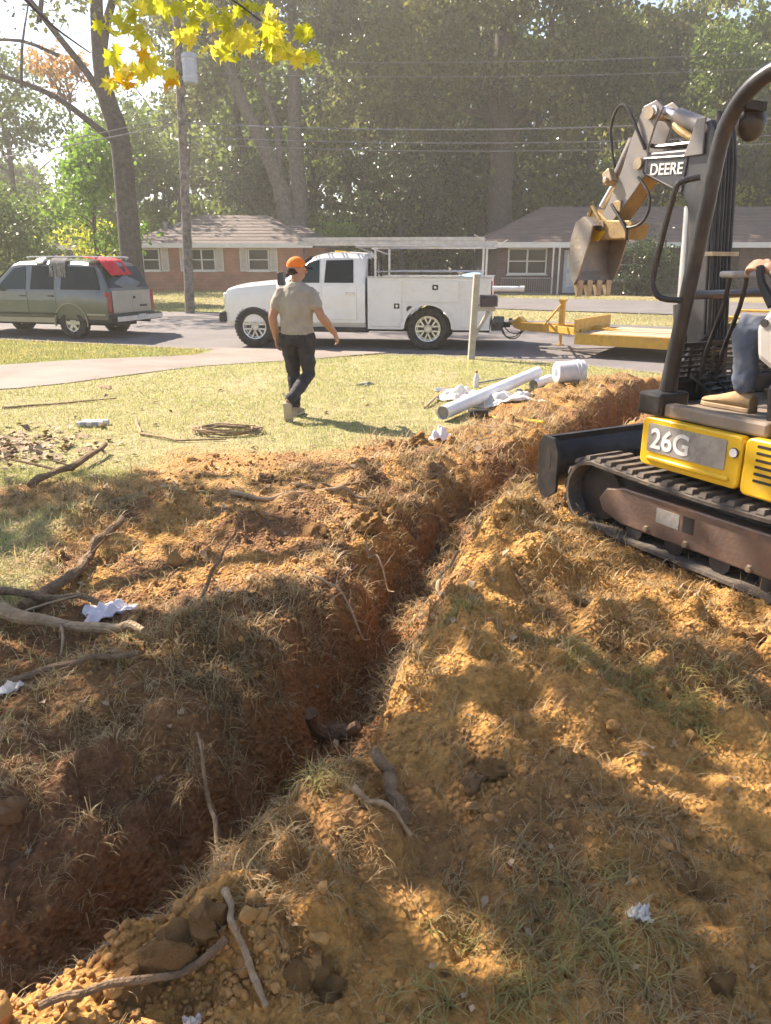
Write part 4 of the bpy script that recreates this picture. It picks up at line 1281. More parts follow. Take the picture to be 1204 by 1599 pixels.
# service body
sb = MB()
for s_ in (1, -1):
    out = [(1.21, .40), (.50, .40), (.46, .58), (.36, .74), (.20, .85), (0, .89), (-.20, .85), (-.36, .74), (-.46, .58), (-.50, .40), (-1.22, .40), (-1.22, 1.40), (1.21, 1.40)]
    sb.prism(out, s_ * .58, s_ * 1.0, 'y')
sb.bx(-1.22, 1.21, -.58, .58, .62, .68).bx(1.15, 1.205, -.58, .58, .68, 1.38)
so = sb.build('service_body', 'white_box', TK, smooth=False, bevel=.008)
sb_ = so
MB().bx(-1.24, 1.22, .70, 1.012, 1.402, 1.425).bx(-1.24, 1.22, -1.012, -.70, 1.402, 1.425).build('top_rail', 'galv', TK, smooth=False)
for s_ in (1, -1):
    for nm, xa, xb, za, zb in (('compartment_door', .50, 1.17, .44, 1.36), ('compartment_door', -.62, .46, .92, 1.36), ('compartment_door', -1.17, -.65, .44, 1.36)):
        xs = (xa + .02, xb - .02)
        d_ = MB().bx(xs[0], xs[1], s_ * 1.001, s_ * 1.016, za + .02, zb - .02)
        do = d_.build(nm, 'white_box', TK, smooth=False, bevel=.006)
        hx, hz_ = ((xs[0] + .10, .86) if xa > .4 else ((xs[0] + .46, 1.22) if xa > -.7 else (xs[0] + .12, .86)))
        MB().box((hx, s_ * 1.02, hz_), (.11, .012, .10)).build('latch_plate', 'dark_trim', do, bevel=.005)
        MB().box((hx, s_ * 1.029, hz_), (.045, .012, .05)).build('latch', 'chrome', do, bevel=.004)
    fl = MB()
    a = [math.radians(v) for v in range(0, 181, 12)]
    secs = []
    for v in a:
        cx_, cz_ = math.cos(v), math.sin(v)
        secs.append([(cx_ * r, s_ * y, .42 + cz_ * r * .98) for r, y in ((.47, .98), (.47, 1.03), (.53, 1.03), (.53, 1.0))])
    fl.loft(secs).build('wheel_arch', 'white_box', TK)
    MB().lathe([(0, 0), (.062, 0), (.062, .016), (0, .016)], (.36, s_ * 1.004 if s_ > 0 else -1.02, .80), 'y', 18).build('fuel_cap', 'dark_trim', TK)
    MB().bx(-1.245, -1.225, s_ * .86, s_ * .98, 1.05, 1.35).build('tail_light', 'red_lens', TK, bevel=.006)
MB().bx(-1.24, -1.20, -.58, .58, .70, 1.12).build('tailgate', 'white_box', TK, bevel=.01)
MB().bx(-1.48, -1.25, -.98, .98, .40, .56).build('rear_bumper', 'dark_trim', TK, bevel=.02)
MB().bx(-1.62, -1.30, -.06, .06, .40, .50).ell((-1.62, 0, .55), (.04, .04, .04)).build('hitch', 'dark_trim', TK)
rk = MB()
for s_ in (1, -1):
    for x in (1.06, -1.05):
        rk.tube([(x, s_ * .92, 1.40), (x, s_ * .92, 1.99)], .022, 8)
    rk.tube([(1.45, s_ * .92, 1.99), (-1.25, s_ * .92, 1.99)], .022, 8)
    rk.tube([(1.06, s_ * .92, 1.85), (1.45, s_ * .92, 1.99)], .016, 6)
    rk.tube([(1.06, s_ * .92, 1.52), (-1.05, s_ * .92, 1.52)], .014, 6)
for x in (1.06, 0, -1.05):
    rk.tube([(x, .92, 1.992), (x, -.92, 1.992)], .022, 8)
rk.build('ladder_rack', 'galv', TK)
add_wheels(TK, wheel_proto(.415, .27, .255, 6, 'chrome', True), [(0, .84, .415, 1), (0, -.84, .415, -1), (3.60, .84, .415, 1), (3.60, -.84, .415, -1)])
# things the truck carries
def on_truck(o):
    o.location = TK.location
    o.rotation_euler = TK.rotation_euler
    o.scale = TK.scale
    return o
for nm, lb, y0, zz, xa, xb in (('extension_ladder', 'aluminium extension ladder lying on the truck rack', .84, 2.055, -1.3, 2.65),
                               ):
    L = on_truck(thing(nm, lb, 'ladder'))
    for lvl in range(2):
        z_ = zz + lvl * .075
        inn = lvl * .035
        for yy in (y0 - inn, y0 - .44 + inn):
            MB().bx(xa + lvl * .25, xb - lvl * .12, yy - .012, yy + .012, z_ - .035, z_ + .035).build('rail', 'galv', L, smooth=False, bevel=.004)
        k = int((xb - xa) / .3)
        for i in range(k):
            x = xa + .25 + i * .3
            MB().cyl((x, y0 - inn, z_), (x, y0 - .44 + inn, z_), .017, n=8).build('rung', 'galv', L)
r_ = MB()
r_.tube([(-1.0 + .05 * i, .86 + .02 * math.sin(i), 2.12 + .1 * math.sin(i * .35) - .0005 * i * i) for i in range(-10, 4)], .008, 6)
o = on_truck(r_.build('strap', 'cloth_white', None)); tag(o, 'loose tie strap curling off the rear end of the truck ladders', 'strap')
p_ = MB(); p_.lathe([(.056, -1.0), (.056, .95), (.062, .95), (.062, 1.05), (.052, 1.05), (.05, -1.0)], axis='x', n=20, closed=True)
o = p_.build('drain_pipe', 'pvc', None); o.location = TK.matrix_basis @ Vector((-.88, -.1, 1.17)); o.rotation_euler = (0, -.03, math.pi * 2 - .0 )
o.rotation_euler = (0, 0, -.16); tag(o, 'white plastic pipe sticking out over the truck tailgate', 'pipe')
tb = MB()
sec = []
for i in range(9):
    x = -1.0 + i * .05
    sec.append([(x, y, 1.40 + .05 * math.sin(6 * x + 4 * y) + .045) for y in np.linspace(.1, .98, 10)])
tb.loft(sec, closed=False)
o = on_truck(tb.build('tarp', 'blue_tarp', None)); md = o.modifiers.new('s', 'SOLIDIFY'); md.thickness = .03
tag(o, 'folded light blue tarp on the rear corner of the truck bed', 'tarp')

# --- SUV. Local: +X forward, +Y left, origin under the rear axle
sx_, sy_ = -7.35, 20.1
SV = thing('parked_suv', 'dusty grey-green SUV with cloths on its roof parked at the left', 'car', (sx_, sy_, street_z(sx_, sy_ - .7)), math.radians(180 - 17))
def vs(zt, wt, wb=.955, zb=1.10, zl=.36):
    return [(0, zl), (.84, zl), (.93, zl + .10), (.965, .62), (.97, .90), (wb, zb), (wt, zt - .10), (wt - .09, zt - .03), (wt - .3, zt), (0, zt + .02)]
def vh(zh, w=.95, zl=.36):
    return [(0, zl), (w - .11, zl), (w - .02, zl + .1), (w, .62), (w, .85), (w - .01, zh - .10), (w - .06, zh - .04), (w - .2, zh - .01), (w - .45, zh + .005), (0, zh + .02)]
def vr(z, w, zl=.40):
    return [(0, zl), (w - .1, zl), (w - .03, zl + .1), (w, .65), (w, .9), (w - .01, 1.0), (w - .02, 1.03), (w - .05, 1.05), (w - .2, z - .01), (0, z)]
S2 = [(-1.06, vs(1.12, .84, .90, 1.05, .5)), (-1.08, vs(1.16, .86, .92, 1.08, .45)), (-1.02, vs(1.30, .84, .94)), (-.80, vs(1.72, .76)), (-.72, vs(1.78, .77)), (-.3, vs(1.82, .78)), (.6, vs(1.84, .785)), (1.5, vs(1.82, .78)), (1.72, vs(1.77, .77)),
      (2.42, vs(1.20, .85, .955, 1.10)), (2.50, vh(1.16)), (3.0, vh(1.13)), (3.5, vh(1.07)), (3.68, vh(1.0, .92)), (3.74, vh(.9, .88))]
S2 = sorted(S2[1:], key=lambda q: q[0])
shell('body', S2, 'suv_paint', SV, [(0, .37, .46), (3.0, .37, .46)], 28)
def sside(z): return .955 + (.78 - .955) * (z - 1.10) / (1.72 - 1.10)
for s_ in (1, -1):
    def q(x, z, o=.005): return (x, s_ * (sside(z) + o), z)
    panel(SV, 'window', [q(-.90, 1.15), q(.22, 1.15), q(.20, 1.68), q(-.70, 1.67)], 'glass')
    panel(SV, 'window', [q(.42, 1.15), q(1.10, 1.15), q(1.08, 1.69), q(.44, 1.69)], 'glass')
    panel(SV, 'window', [q(1.24, 1.15), q(2.12, 1.15), q(2.06, 1.22), q(1.62, 1.63), q(1.26, 1.68)], 'cab_glass')
    for xa, xb in ((.38, 1.16), (1.20, 2.18)):
        d_ = MB()
        d_.add([(xa, s_ * .958, .50), (xb, s_ * .958, .50), (xb, s_ * .975, .62), (xa, s_ * .975, .62), (xb, s_ * .980, .90), (xa, s_ * .980, .90), (xb, s_ * .968, 1.10), (xa, s_ * .968, 1.10),
                (xa, s_ * .90, .50), (xb, s_ * .90, .50), (xb, s_ * .90, 1.10), (xa, s_ * .90, 1.10)],
               [(0, 1, 2, 3), (3, 2, 4, 5), (5, 4, 6, 7), (8, 9, 1, 0), (9, 10, 6, 4, 2, 1), (7, 6, 10, 11), (0, 3, 5, 7, 11, 8)])
        do = d_.build('door', 'suv_paint', SV, smooth=False, bevel=.006)
        MB().box((xa + .12, s_ * .985, 1.00), (.17, .02, .035)).build('handle', 'dark_trim', do, bevel=.005)
        MB().bx(xa + .005, xb - .005, s_ * .975, s_ * .989, .56, .60).build('rub_strip', 'dark_trim', do, smooth=False)
    MB().bx(-1.0, -.48, s_ * .955, s_ * .982, .56, .60).bx(.47, 2.55, s_ * .925, s_ * .972, .37, .49).build('lower_panel', 'suv_tan', SV, smooth=False)
    fl = MB()
    for cx0 in (0, 3.0):
        secs = []
        for v in range(-10, 191, 10):
            a = math.radians(v)
            secs.append([(cx0 + math.cos(a) * r, s_ * y, .37 + math.sin(a) * r) for r, y in ((.455, .93), (.455, .983), (.478, .983), (.478, .955))])
        fl.loft(secs)
    fl.build('wheel_arch', 'suv_tan', SV)
    MB().bx(-1.09, -1.0, s_ * .80, s_ * .955, .62, 1.10).build('tail_light', 'red_lens', SV, bevel=.012)
    MB().box((2.15, s_ * 1.05, 1.20), (.12, .18, .17)).build('mirror', 'dark_trim', SV, bevel=.02)
    MB().tube([(-.6, s_ * .62, 1.85), (-.55, s_ * .62, 1.90), (1.2, s_ * .62, 1.905), (1.3, s_ * .62, 1.86)], .018, 6).build('roof_rail', 'galv', SV)
    MB().box((3.66, s_ * .72, .82), (.14, .28, .16)).build('headlight', 'chrome', SV, bevel=.02)
panel(SV, 'rear_window', [(-1.065, -.80, 1.19), (-1.065, .80, 1.19), (-.835, .70, 1.68), (-.835, -.70, 1.68)], 'glass', .006)
panel(SV, 'windshield', [(1.76, -.66, 1.75), (1.76, .66, 1.75), (2.42, .76, 1.22), (2.42, -.76, 1.22)], 'cab_glass', .006)
MB().bx(-1.11, -1.082, -.78, .0 - .004, .60, 1.12).bx(-1.11, -1.082, .004, .78, .60, 1.12).build('barn_door', 'suv_silver', SV, bevel=.006)
MB().bx(-1.125, -1.112, -.12, -.04, .92, .98).bx(-1.122, -1.112, -.6, -.3, .72, .77).build('badge_and_latch', 'dark_trim', SV, smooth=False)
bm = MB().bx(-1.30, -1.05, -.95, .95, .50, .57).bx(-1.31, -1.28, -.93, .93, .40, .50)
bm.build('rear_bumper', 'dark_trim', SV, bevel=.015)
MB().bx(-1.325, -1.312, -.95, .95, .42, .535).build('bumper_face', 'chrome', SV, bevel=.005)
MB().bx(-1.338, -1.326, -.2, .12, .42, .56).build('number_plate', 'paper', SV, smooth=False)
MB().bx(3.62, 3.80, -.93, .93, .42, .62).build('bumper', 'chrome', SV, bevel=.02)
MB().cyl((-1.2, -.55, .36), (-.6, -.55, .38), .035).bx(-.9, 3.4, -.4, .4, .28, .42).build('chassis', 'dark_trim', SV)
add_wheels(SV, wheel_proto(.37, .245, .205, 6, 'alloy'), [(0, .83, .37, 1), (0, -.83, .37, -1), (3.0, .83, .37, 1), (3.0, -.83, .37, -1)])
def on_suv(o):
    o.location = SV.location; o.rotation_euler = SV.rotation_euler
    return o
def drape(name, m, fn, nu, nv, label, cat, th=.008, ragged=False):
    mb = MB()
    secs = [[fn(u, v) for v in np.linspace(0, 1, nv)] for u in np.linspace(0, 1, nu)]
    mb.loft(secs, closed=False)
    o = mb.build(name, m, None, ang=80)
    md = o.modifiers.new('s', 'SOLIDIFY'); md.thickness = th
    return tag(o, label, cat)
# red cloth over the rear left corner of the roof, hanging down the back window
def red_fn(u, v):
    y = .70 - .95 * u
    s_ = v * 1.0
    if s_ < .55:
        x, z = -.28 - s_ * .75, 1.865 - .12 * s_
    else:
        x, z = -.70 - (s_ - .55) * .55, 1.80 - (s_ - .55) * .78
    x -= .05
    return (x - .02 * math.sin(u * 14) + .10 * (u - .5) * v, y + .06 * math.sin(v * 4), z + .012 * math.sin(u * 19 + v * 3) + .035)
on_suv(drape('red_cloth', 'cloth_red', red_fn, 14, 14, 'red cloth draped over the rear of the SUV roof', 'cloth'))
gv = MB()
rngc = np.random.default_rng(90)
for i in range(13):
    x = .10 + i * .036
    L_ = rngc.uniform(.22, .52)
    P = [(x, .42, 1.90), (x + .01, .70, 1.855), (x + .01, .815, 1.76), (x + rngc.uniform(-.02, .02), .83 + .02, 1.62), (x + rngc.uniform(-.03, .03), .87, 1.70 - L_)]
    gv.tube(P, [.018, .022, .022, .02, .014], 6, flat=.6)
o = on_suv(gv.build('fringed_mop', 'cloth_grey', None)); tag(o, 'grey stringy mop rags hanging over the SUV side window', 'cloth')
def pink_fn(u, v):
    x = .72 + .28 * u
    s_ = v * .55
    return (x, .50 + s_ * .62 + .0, 1.895 - .35 * s_ * s_ - .18 * max(0, s_ - .3) + .01 * math.sin(9 * u))
on_suv(drape('rag', 'cloth_white', pink_fn, 6, 8, 'small pale rag over the SUV roof edge ahead of the mop rags', 'cloth'))

# --- yellow equipment trailer. Local +X towards the hitch (forward), origin at deck front centre on the ground
hx, hy = 2.80, 17.1
TLA = math.atan2(3.6, -5.3)      # heading of the drawbar
def tz(x, y): return street_z(x, y)
TL = thing('flatbed_trailer', 'yellow flatbed equipment trailer with wooden deck hitched to the white truck', 'trailer', (hx - 1.75 * math.cos(TLA), hy - 1.75 * math.sin(TLA), street_z(4, 16)), TLA)
dk = .42
tg = MB()
for s_ in (1, -1):
    tg.prism([(1.55, .36), (1.55, .52), (.05, .52), (-.6, .44), (-.6, .30), (.05, .30)], s_ * .10 - .035, s_ * .10 + .035, 'y')
    tg.add([(.9, s_ * .14, .50), (-.05, s_ * .80, .50), (-.05, s_ * .80, .36), (.9, s_ * .14, .36), (.9, s_ * .07, .50), (-.05, s_ * .70, .50), (-.05, s_ * .70, .36), (.9, s_ * .07, .36)],
           [(0, 1, 2, 3), (7, 6, 5, 4), (0, 4, 5, 1), (3, 2, 6, 7), (0, 3, 7, 4), (1, 5, 6, 2)])
tg.prism([(1.50, .34), (1.72, .40), (1.80, .50), (1.62, .64), (1.50, .54)], -.09, .09, 'y')
tg.build('drawbar', 'trailer_yellow', TL, smooth=False, bevel=.006)
MB().cyl((1.80, 0, .50), (1.72, 0, .50), .06).ell((1.84, 0, .50), (.07, .055, .05)).build('coupler', 'worn_steel', TL)
j = MB().bx(.55, .65, .16, .26, .42, 1.0).bx(.53, .67, .14, .28, .98, 1.03)
j.build('jack', 'trailer_yellow', TL, smooth=False, bevel=.006)
MB().cyl((.60, .27, .93), (.95, .29, .50), .022).cyl((.60, .21, .12), (.60, .21, .42), .03).bx(.54, .66, .15, .27, .10, .12).build('jack_handle', 'trailer_yellow', TL)
LEN = 5.2
fr = MB()
for s_ in (1, -1):
    fr.bx(-LEN, 0, s_ * .98 - .03, s_ * .98 + .03, .22, dk + .01)
fr.bx(-.06, 0, -.95, .95, .24, dk).bx(-LEN, -LEN + .06, -.95, .95, .24, dk)
for i in range(1, 8): fr.bx(-i * .65 - .03, -i * .65 + .03, -.95, .95, .28, dk - .03)
fr.build('frame', 'trailer_yellow', TL, smooth=False, bevel=.005)
MB().bx(-.02, .03, -1.0, 1.0, dk, dk + .27).build('front_board', 'trailer_yellow', TL, smooth=False, bevel=.004)
for s_ in (1, -1):
    for i in range(3):
        MB().box((-.5 - i * 1.25, s_ * 1.016, .32), (.06, .012, .18)).build('stake_pocket', 'trailer_yellow', TL, smooth=False)
rngp = np.random.default_rng(17)
NP = 12
for i in range(NP):
    w = 1.88 / NP
    y = -.94 + (i + .5) * w
    MB().bx(-LEN + .07 + rngp.uniform(0, .04), -.03, y - w / 2 + .004, y + w / 2 - .004, dk - .028, dk + .012 + rngp.uniform(0, .012)).build('plank', 'plank', TL, smooth=False, bevel=.004)
fe = MB()
for s_ in (1, -1):
    fe.prism([(-2.3, .35), (-2.3, .62), (-2.55, .86), (-4.15, .86), (-4.4, .62), (-4.4, .35), (-4.35, .35), (-4.35, .60), (-4.13, .82), (-2.57, .82), (-2.35, .60), (-2.35, .35)], s_ * 1.02, s_ * 1.28, 'y')
fe.build('fender', 'trailer_yellow', TL, smooth=False, bevel=.006)
add_wheels(TL, wheel_proto(.37, .22, .21, 6, 'alloy'), [(-2.9, 1.15, .37, 1), (-3.75, 1.15, .37, 1), (-2.9, -1.15, .37, -1), (-3.75, -1.15, .37, -1)])
rp = MB()
for s_ in (-.75, .75):
    rp.bx(-LEN - .05, -LEN - .01, s_ - .3, s_ - .26, .5, 1.5).bx(-LEN - .05, -LEN - .01, s_ + .26, s_ + .3, .5, 1.5)
    for i in range(8): rp.bx(-LEN - .047, -LEN - .013, s_ - .26, s_ + .26, .55 + i * .13, .59 + i * .13)
rp.build('ramp', 'trailer_yellow', TL, smooth=False)
ch = MB()
for s_, sag in ((1, .22), (-1, .16), (.3, .26)):
    ch.tube([(2.05, s_ * .08, .42), (1.95, s_ * .12, .42 - sag * .7), (1.82, s_ * .12, .42 - sag), (1.65, s_ * .11, .42 - sag * .85), (1.5, s_ * .09, .40)], .012, 6)
ch.build('safety_chain', 'dark_trim', TL)
blk = MB().bx(-.22, .22, -.10, .10, 0, .13).build('wood_block', 'post_wood', None, smooth=False, bevel=.006)
bl = TL.matrix_basis @ Vector((-2.55, .5, dk + .028)); blk.location = bl; blk.rotation_euler = (0, 0, TLA + .1)
tag(blk, 'pale wooden block lying on the trailer deck', 'block')
# ------------------------------------------------------------------ mini excavator. Local: +X forward, +Y left, origin on the ground at its centre
EXO = (2.29, 4.27)
EXR = math.atan2(.878, -.4788)
EX = thing('mini_excavator', 'yellow and black mini excavator with raised boom beside the trench', 'excavator', (EXO[0], EXO[1], 0.0), EXR)
def ex_w(x, y, z):
    return EX.matrix_basis @ Vector((x, y, z))
# tracks
XF, XB, RZ = .74, -.80, .235
def loop_pts(n_arc=10, n_st=12, r=.205):
    P = []
    for i in range(n_st): P.append((XB + (XF - XB) * i / n_st, RZ - r))
    for i in range(n_arc): 
        a = -math.pi / 2 + math.pi * i / n_arc
        P.append((XF + r * math.cos(a), RZ + r * math.sin(a)))
    for i in range(n_st):
        t = i / n_st
        P.append((XF + (XB - XF) * t, RZ + r - .022 * math.sin(math.pi * t) ** 1.0))
    for i in range(n_arc):
        a = math.pi / 2 + math.pi * i / n_arc
        P.append((XB + r * math.cos(a), RZ + r * math.sin(a)))
    return P
lug_m = MB()
lug_m.add([(-.026, -.145, 0), (.026, -.145, 0), (.026, .145, 0), (-.026, .145, 0), (-.018, -.135, .024), (.018, -.135, .024), (.018, .135, .024), (-.018, .135, .024),
           (-.010, 0, 0), (.042, 0, 0), (.034, 0, .026), (-.002, 0, .026)],
          [(4, 5, 10, 11), (11, 10, 6, 7), (0, 1, 5, 4), (2, 3, 7, 6), (1, 9, 10, 5), (9, 2, 6, 10), (3, 8, 11, 7), (8, 0, 4, 11)])
lug0 = lug_m.build('track_lug', 'rubber_track', None, smooth=False)
for s_ in (1, -1):
    yc = s_ * .625
    P = loop_pts()
    n = len(P)
    secs = []
    for i in range(n):
        a, b = Vector(P[i - 1]), Vector(P[(i + 1) % n])
        t = (b - a).normalized()
        nr = Vector((t.y, -t.x))
        p = Vector(P[i])
        o_, q_ = p + nr * .016, p - nr * .016
        e_ = p + nr * .004
        secs.append([(o_.x, yc - .135, o_.y), (e_.x, yc - .15, e_.y), (q_.x, yc - .148, q_.y), (q_.x, yc + .148, q_.y), (e_.x, yc + .15, e_.y), (o_.x, yc + .135, o_.y)])
    secs.append(secs[0])
    tk = MB().loft(secs, True, False).build('track', 'rubber_track', EX, ang=50)
    # walk the loop and set a lug every 8 cm
    L = [0]
    for i in range(n): L.append(L[-1] + (Vector(P[(i + 1) % n]) - Vector(P[i])).length)
    k = int(L[-1] / .085)
    for j in range(k):
        d = j * L[-1] / k
        i = max(q for q in range(n) if L[q] <= d + 1e-9)
        f = (d - L[i]) / (L[i + 1] - L[i])
        p = Vector(P[i]).lerp(Vector(P[(i + 1) % n]), f)
        t = (Vector(P[(i + 1) % n]) - Vector(P[i])).normalized()
        nr = Vector((t.y, -t.x))
        lo = share(lug0, tk, (p.x + nr.x * .015, yc, p.y + nr.y * .015), (0, -math.atan2(t.y, t.x) + math.pi, 0), 'track_lug')
        lo.rotation_euler = Matrix(((t.x, 0, nr.x), (0, 1, 0), (t.y, 0, nr.y))).to_euler()
    # frame
    pl = [(-.62, .115), (.50, .105), (.66, .15), (.70, .22), (.64, .30), (.50, .335), (-.62, .345), (-.72, .23)]
    fo = MB().prism(pl, yc + s_ * .02, yc + s_ * .105, 'y').build('track_frame', 'rust_plate', EX, smooth=False, bevel=.012)
    MB().bx(-.7, .66, yc - .09, yc + .018, .09, .36).build('track_frame', 'black_steel', EX, smooth=False)
    for x, z in ((.30, .14), (.02, .135), (-.38, .135)):
        MB().lathe([(0, 0), (.022, 0), (.018, .016), (0, .018)], (x, yc + s_ * .105 if s_ > 0 else yc - .123, z), 'y', 6).build('bolt', 'worn_steel', fo, smooth=False)
    MB().bx(-.02, .055, yc + s_ * .100, yc + s_ * .107, .20, .29).build('frame_slot', 'dark_trim', fo, smooth=False)
    MB().bx(.08, .24, yc + s_ * .105, yc + s_ * .1075, .20, .285).build('decal', 'silver_decal', fo, smooth=False)
    MB().lathe([(0, -.05), (.17, -.05), (.18, -.02), (.18, .02), (.17, .05), (0, .05)], (XF, yc, RZ), 'y', 22).build('idler', 'black_steel', EX)
    sp = MB().lathe([(0, -.06), (.13, -.06), (.13, .06), (0, .06)], (XB, yc, RZ), 'y', 18)
    for i in range(11):
        a = i * 2 * math.pi / 11
        sp.box((XB + .16 * math.cos(a), yc, RZ + .16 * math.sin(a)), (.06, .05, .03), (0, -a, 0))
    sp.build('sprocket', 'black_steel', EX)
    rl = MB()
    for x in (-.5, -.2, .1, .4): rl.lathe([(0, -.1), (.065, -.1), (.065, .1), (0, .1)], (x, yc, .105), 'y', 14)
    rl.build('roller', 'black_steel', EX)
bpy.data.objects.remove(lug0)
MB().bx(-.5, .45, -.50, .50, .20, .42).cyl((0, 0, .40), (0, 0, .52), .40, n=28).build('undercarriage', 'black_steel', EX, bevel=.01)
# dozer blade
bp = []
for i in range(9):
    a = math.radians(-38 + i * 9.5)
    bp.append((1.42 - .42 * math.cos(a) + .10, .33 + .42 * math.sin(a) * .62))
poly = bp + [(x - .022, z) for x, z in bp[::-1]]
bl = MB().prism(poly, -.775, .775, 'y')
bl.bx(1.16, 1.20, -.77, .77, .46, .52)
blo = bl.build('dozer_blade', 'black_steel', EX, ang=30)
for s_ in (1, -1):
    ep = MB().prism([(1.02, .18), (1.14, .10), (1.20, .18), (1.215, .46), (1.17, .535), (1.06, .53), (1.02, .44)], s_ * .776, s_ * .797, 'y')
    eo = ep.build('end_plate', 'black_steel', blo, smooth=False, bevel=.004)
    MB().prism([(1.085, .34), (1.10, .32), (1.12, .32), (1.135, .34), (1.135, .43), (1.12, .45), (1.10, .45), (1.085, .43)], s_ * .7975 - .001, s_ * .7975 + .001, 'y').build('slot', 'dark_trim', eo, smooth=False)
ba = MB()
for s_ in (1, -1):
    ba.tube([(.35, s_ * .28, .30), (.8, s_ * .32, .30), (1.06, s_ * .38, .30)], .05, 8)
ba.build('blade_arm', 'black_steel', EX)
MB().cyl((.30, 0, .42), (.7, 0, .40), .045).cyl((.7, 0, .40), (1.04, 0, .38), .022).build('blade_cylinder', 'black_steel', EX)
# upper structure
def rounded(x0, x1, z0, z1, r=.03):
    P = []
    for cx_, cz_, a0 in ((x1 - r, z1 - r, 0), (x0 + r, z1 - r, 90), (x0 + r, z0 + r, 180), (x1 - r, z0 + r, 270)):
        for k in range(4):
            a = math.radians(a0 + k * 30)
            P.append((cx_ + r * math.cos(a), cz_ + r * math.sin(a)))
    return P
MB().bx(-.92, .36, -.70, .70, .53, .76).build('turntable', 'black_steel', EX, smooth=False, bevel=.02)
pn = MB().prism(rounded(-.252, .395, .515, .785, .035), .68, .745, 'y')
pn.prism(rounded(-.20, .34, .545, .572, .012), .74, .757, 'y')
po = pn.build('side_panel', 'deere_yellow', EX, ang=40, bevel=.012)
MB().prism(rounded(-.165, .345, .598, .755, .012), .746, .7495, 'y').build('decal', 'silver_decal', po, smooth=False)
MB().lathe([(0, 0), (.026, 0), (.026, .006), (0, .006)], (-.212, .746, .70), 'y', 16).build('lock_hole', 'dark_trim', po)
MB().lathe([(.014, 0), (.022, 0), (.022, .008), (.014, .008)], (-.212, .75, .70), 'y', 16).build('lock_ring', 'letter_white', po)
pn2 = MB().prism(rounded(-.93, -.262, .50, .79, .035), .68, .742, 'y')
po2 = pn2.build('side_panel', 'deere_yellow', EX, ang=40, bevel=.012)
vl = MB()
for i in range(6): vl.prism(rounded(-.50, -.33, .58 + i * .034, .594 + i * .034, .006), .741, .7435, 'y')
vl.build('vent_slot', 'dark_trim', po2, smooth=False)
for s_ in (-1,):
    MB().prism(rounded(-.93, .395, .50, .785, .035), -.745, -.68, 'y').build('side_panel', 'deere_yellow', EX, ang=40, bevel=.012)
MB().prism([(-.92, .50), (-1.05, .55), (-1.10, .7), (-1.08, 1.15), (-.95, 1.3), (-.60, 1.3), (-.60, .76), (-.92, .76)], -.68, .68, 'y').build('engine_cover', 'deere_yellow', EX, ang=40, bevel=.04)
def text(body, size, m, parent, M, name='lettering', ext=.0015):
    cu = bpy.data.curves.new(name, 'FONT')
    cu.body = body
    cu.size = size
    cu.extrude = ext
    cu.offset = size * .018
    cu.materials.append(MT[m])
    tmp = bpy.data.objects.new('tmp', cu)
    COL.objects.link(tmp)
    bpy.context.view_layer.update()
    me_ = bpy.data.meshes.new_from_object(tmp.evaluated_get(bpy.context.evaluated_depsgraph_get()))
    bpy.data.objects.remove(tmp)
    o = bpy.data.objects.new(name, me_)
    COL.objects.link(o)
    o.parent = parent
    o.matrix_local = M
    return o
# text basis on a left-hand face: reads forward->back, so local text x = -X, y = Z, normal = +Y
TB = Matrix(((-1, 0, 0, 0), (0, 0, 1, 0), (0, 1, 0, 0), (0, 0, 0, 1)))
text('26G', .155, 'letter_white', po, Matrix.Translation((.325, .7515, .622)) @ TB)
# floor, step and front corner
fl = MB().bx(-.35, .50, -.62, .62, .765, .83)
fl.build('floor', 'floor_plate', EX, smooth=False, bevel=.01)
MB().prism([(-.34, .79), (.30, .79), (.30, .865), (-.34, .865)], .625, .70, 'y').build('step', 'floor_plate', EX, smooth=False, bevel=.015)
MB().bx(.30, .47, .50, .725, .79, .915).build('front_corner', 'black_steel', EX, smooth=False, bevel=.018)
MB().bx(.30, .47, -.725, -.50, .79, .915).build('front_corner', 'black_steel', EX, smooth=False, bevel=.018)
MB().bx(.44, .50, -.50, .50, .83, .95).build('floor_lip', 'black_steel', EX, smooth=False, bevel=.01)
# canopy frame
for s_ in (1, -1):
    ps = [(.375, s_ * .60, .90), (.345, s_ * .60, 1.2), (.30, s_ * .60, 1.55), (.255, s_ * .60, 1.9), (.225, s_ * .60, 2.15), (.185, s_ * .60, 2.27), (.11, s_ * .60, 2.365), (.01, s_ * .60, 2.425), (-.12, s_ * .60, 2.445), (-.6, s_ * .60, 2.45), (-.95, s_ * .60, 2.40), (-1.02, s_ * .60, 2.2), (-1.02, s_ * .60, 1.2)]
    MB().tube(ps, [.050] + [.040] * 12, 14).build('canopy_post', 'black_steel', EX)
MB().bx(-1.05, -.2, -.66, .66, 2.50, 2.55).build('canopy_roof', 'black_steel', EX, smooth=False, bevel=.025)
MB().tube([(.27, .66, 2.01), (.33, .72, 1.99), (.355, .74, 1.93), (.43, .74, 1.56), (.425, .74, 1.47), (.38, .72, 1.42), (.32, .64, 1.41)], .016, 9).build('grab_rail', 'black_steel', EX)
MB().tube([(.315, .60, 1.435), (.45, 0, 1.43), (.315, -.60, 1.435)], .024, 9).build('front_bar', 'boom_black', EX)
lt = MB().ell((.17, .46, 2.26), (.06, .09, .09)).bx(.10, .16, .45, .60, 2.30, 2.34)
lt.build('work_light', 'black_steel', EX)
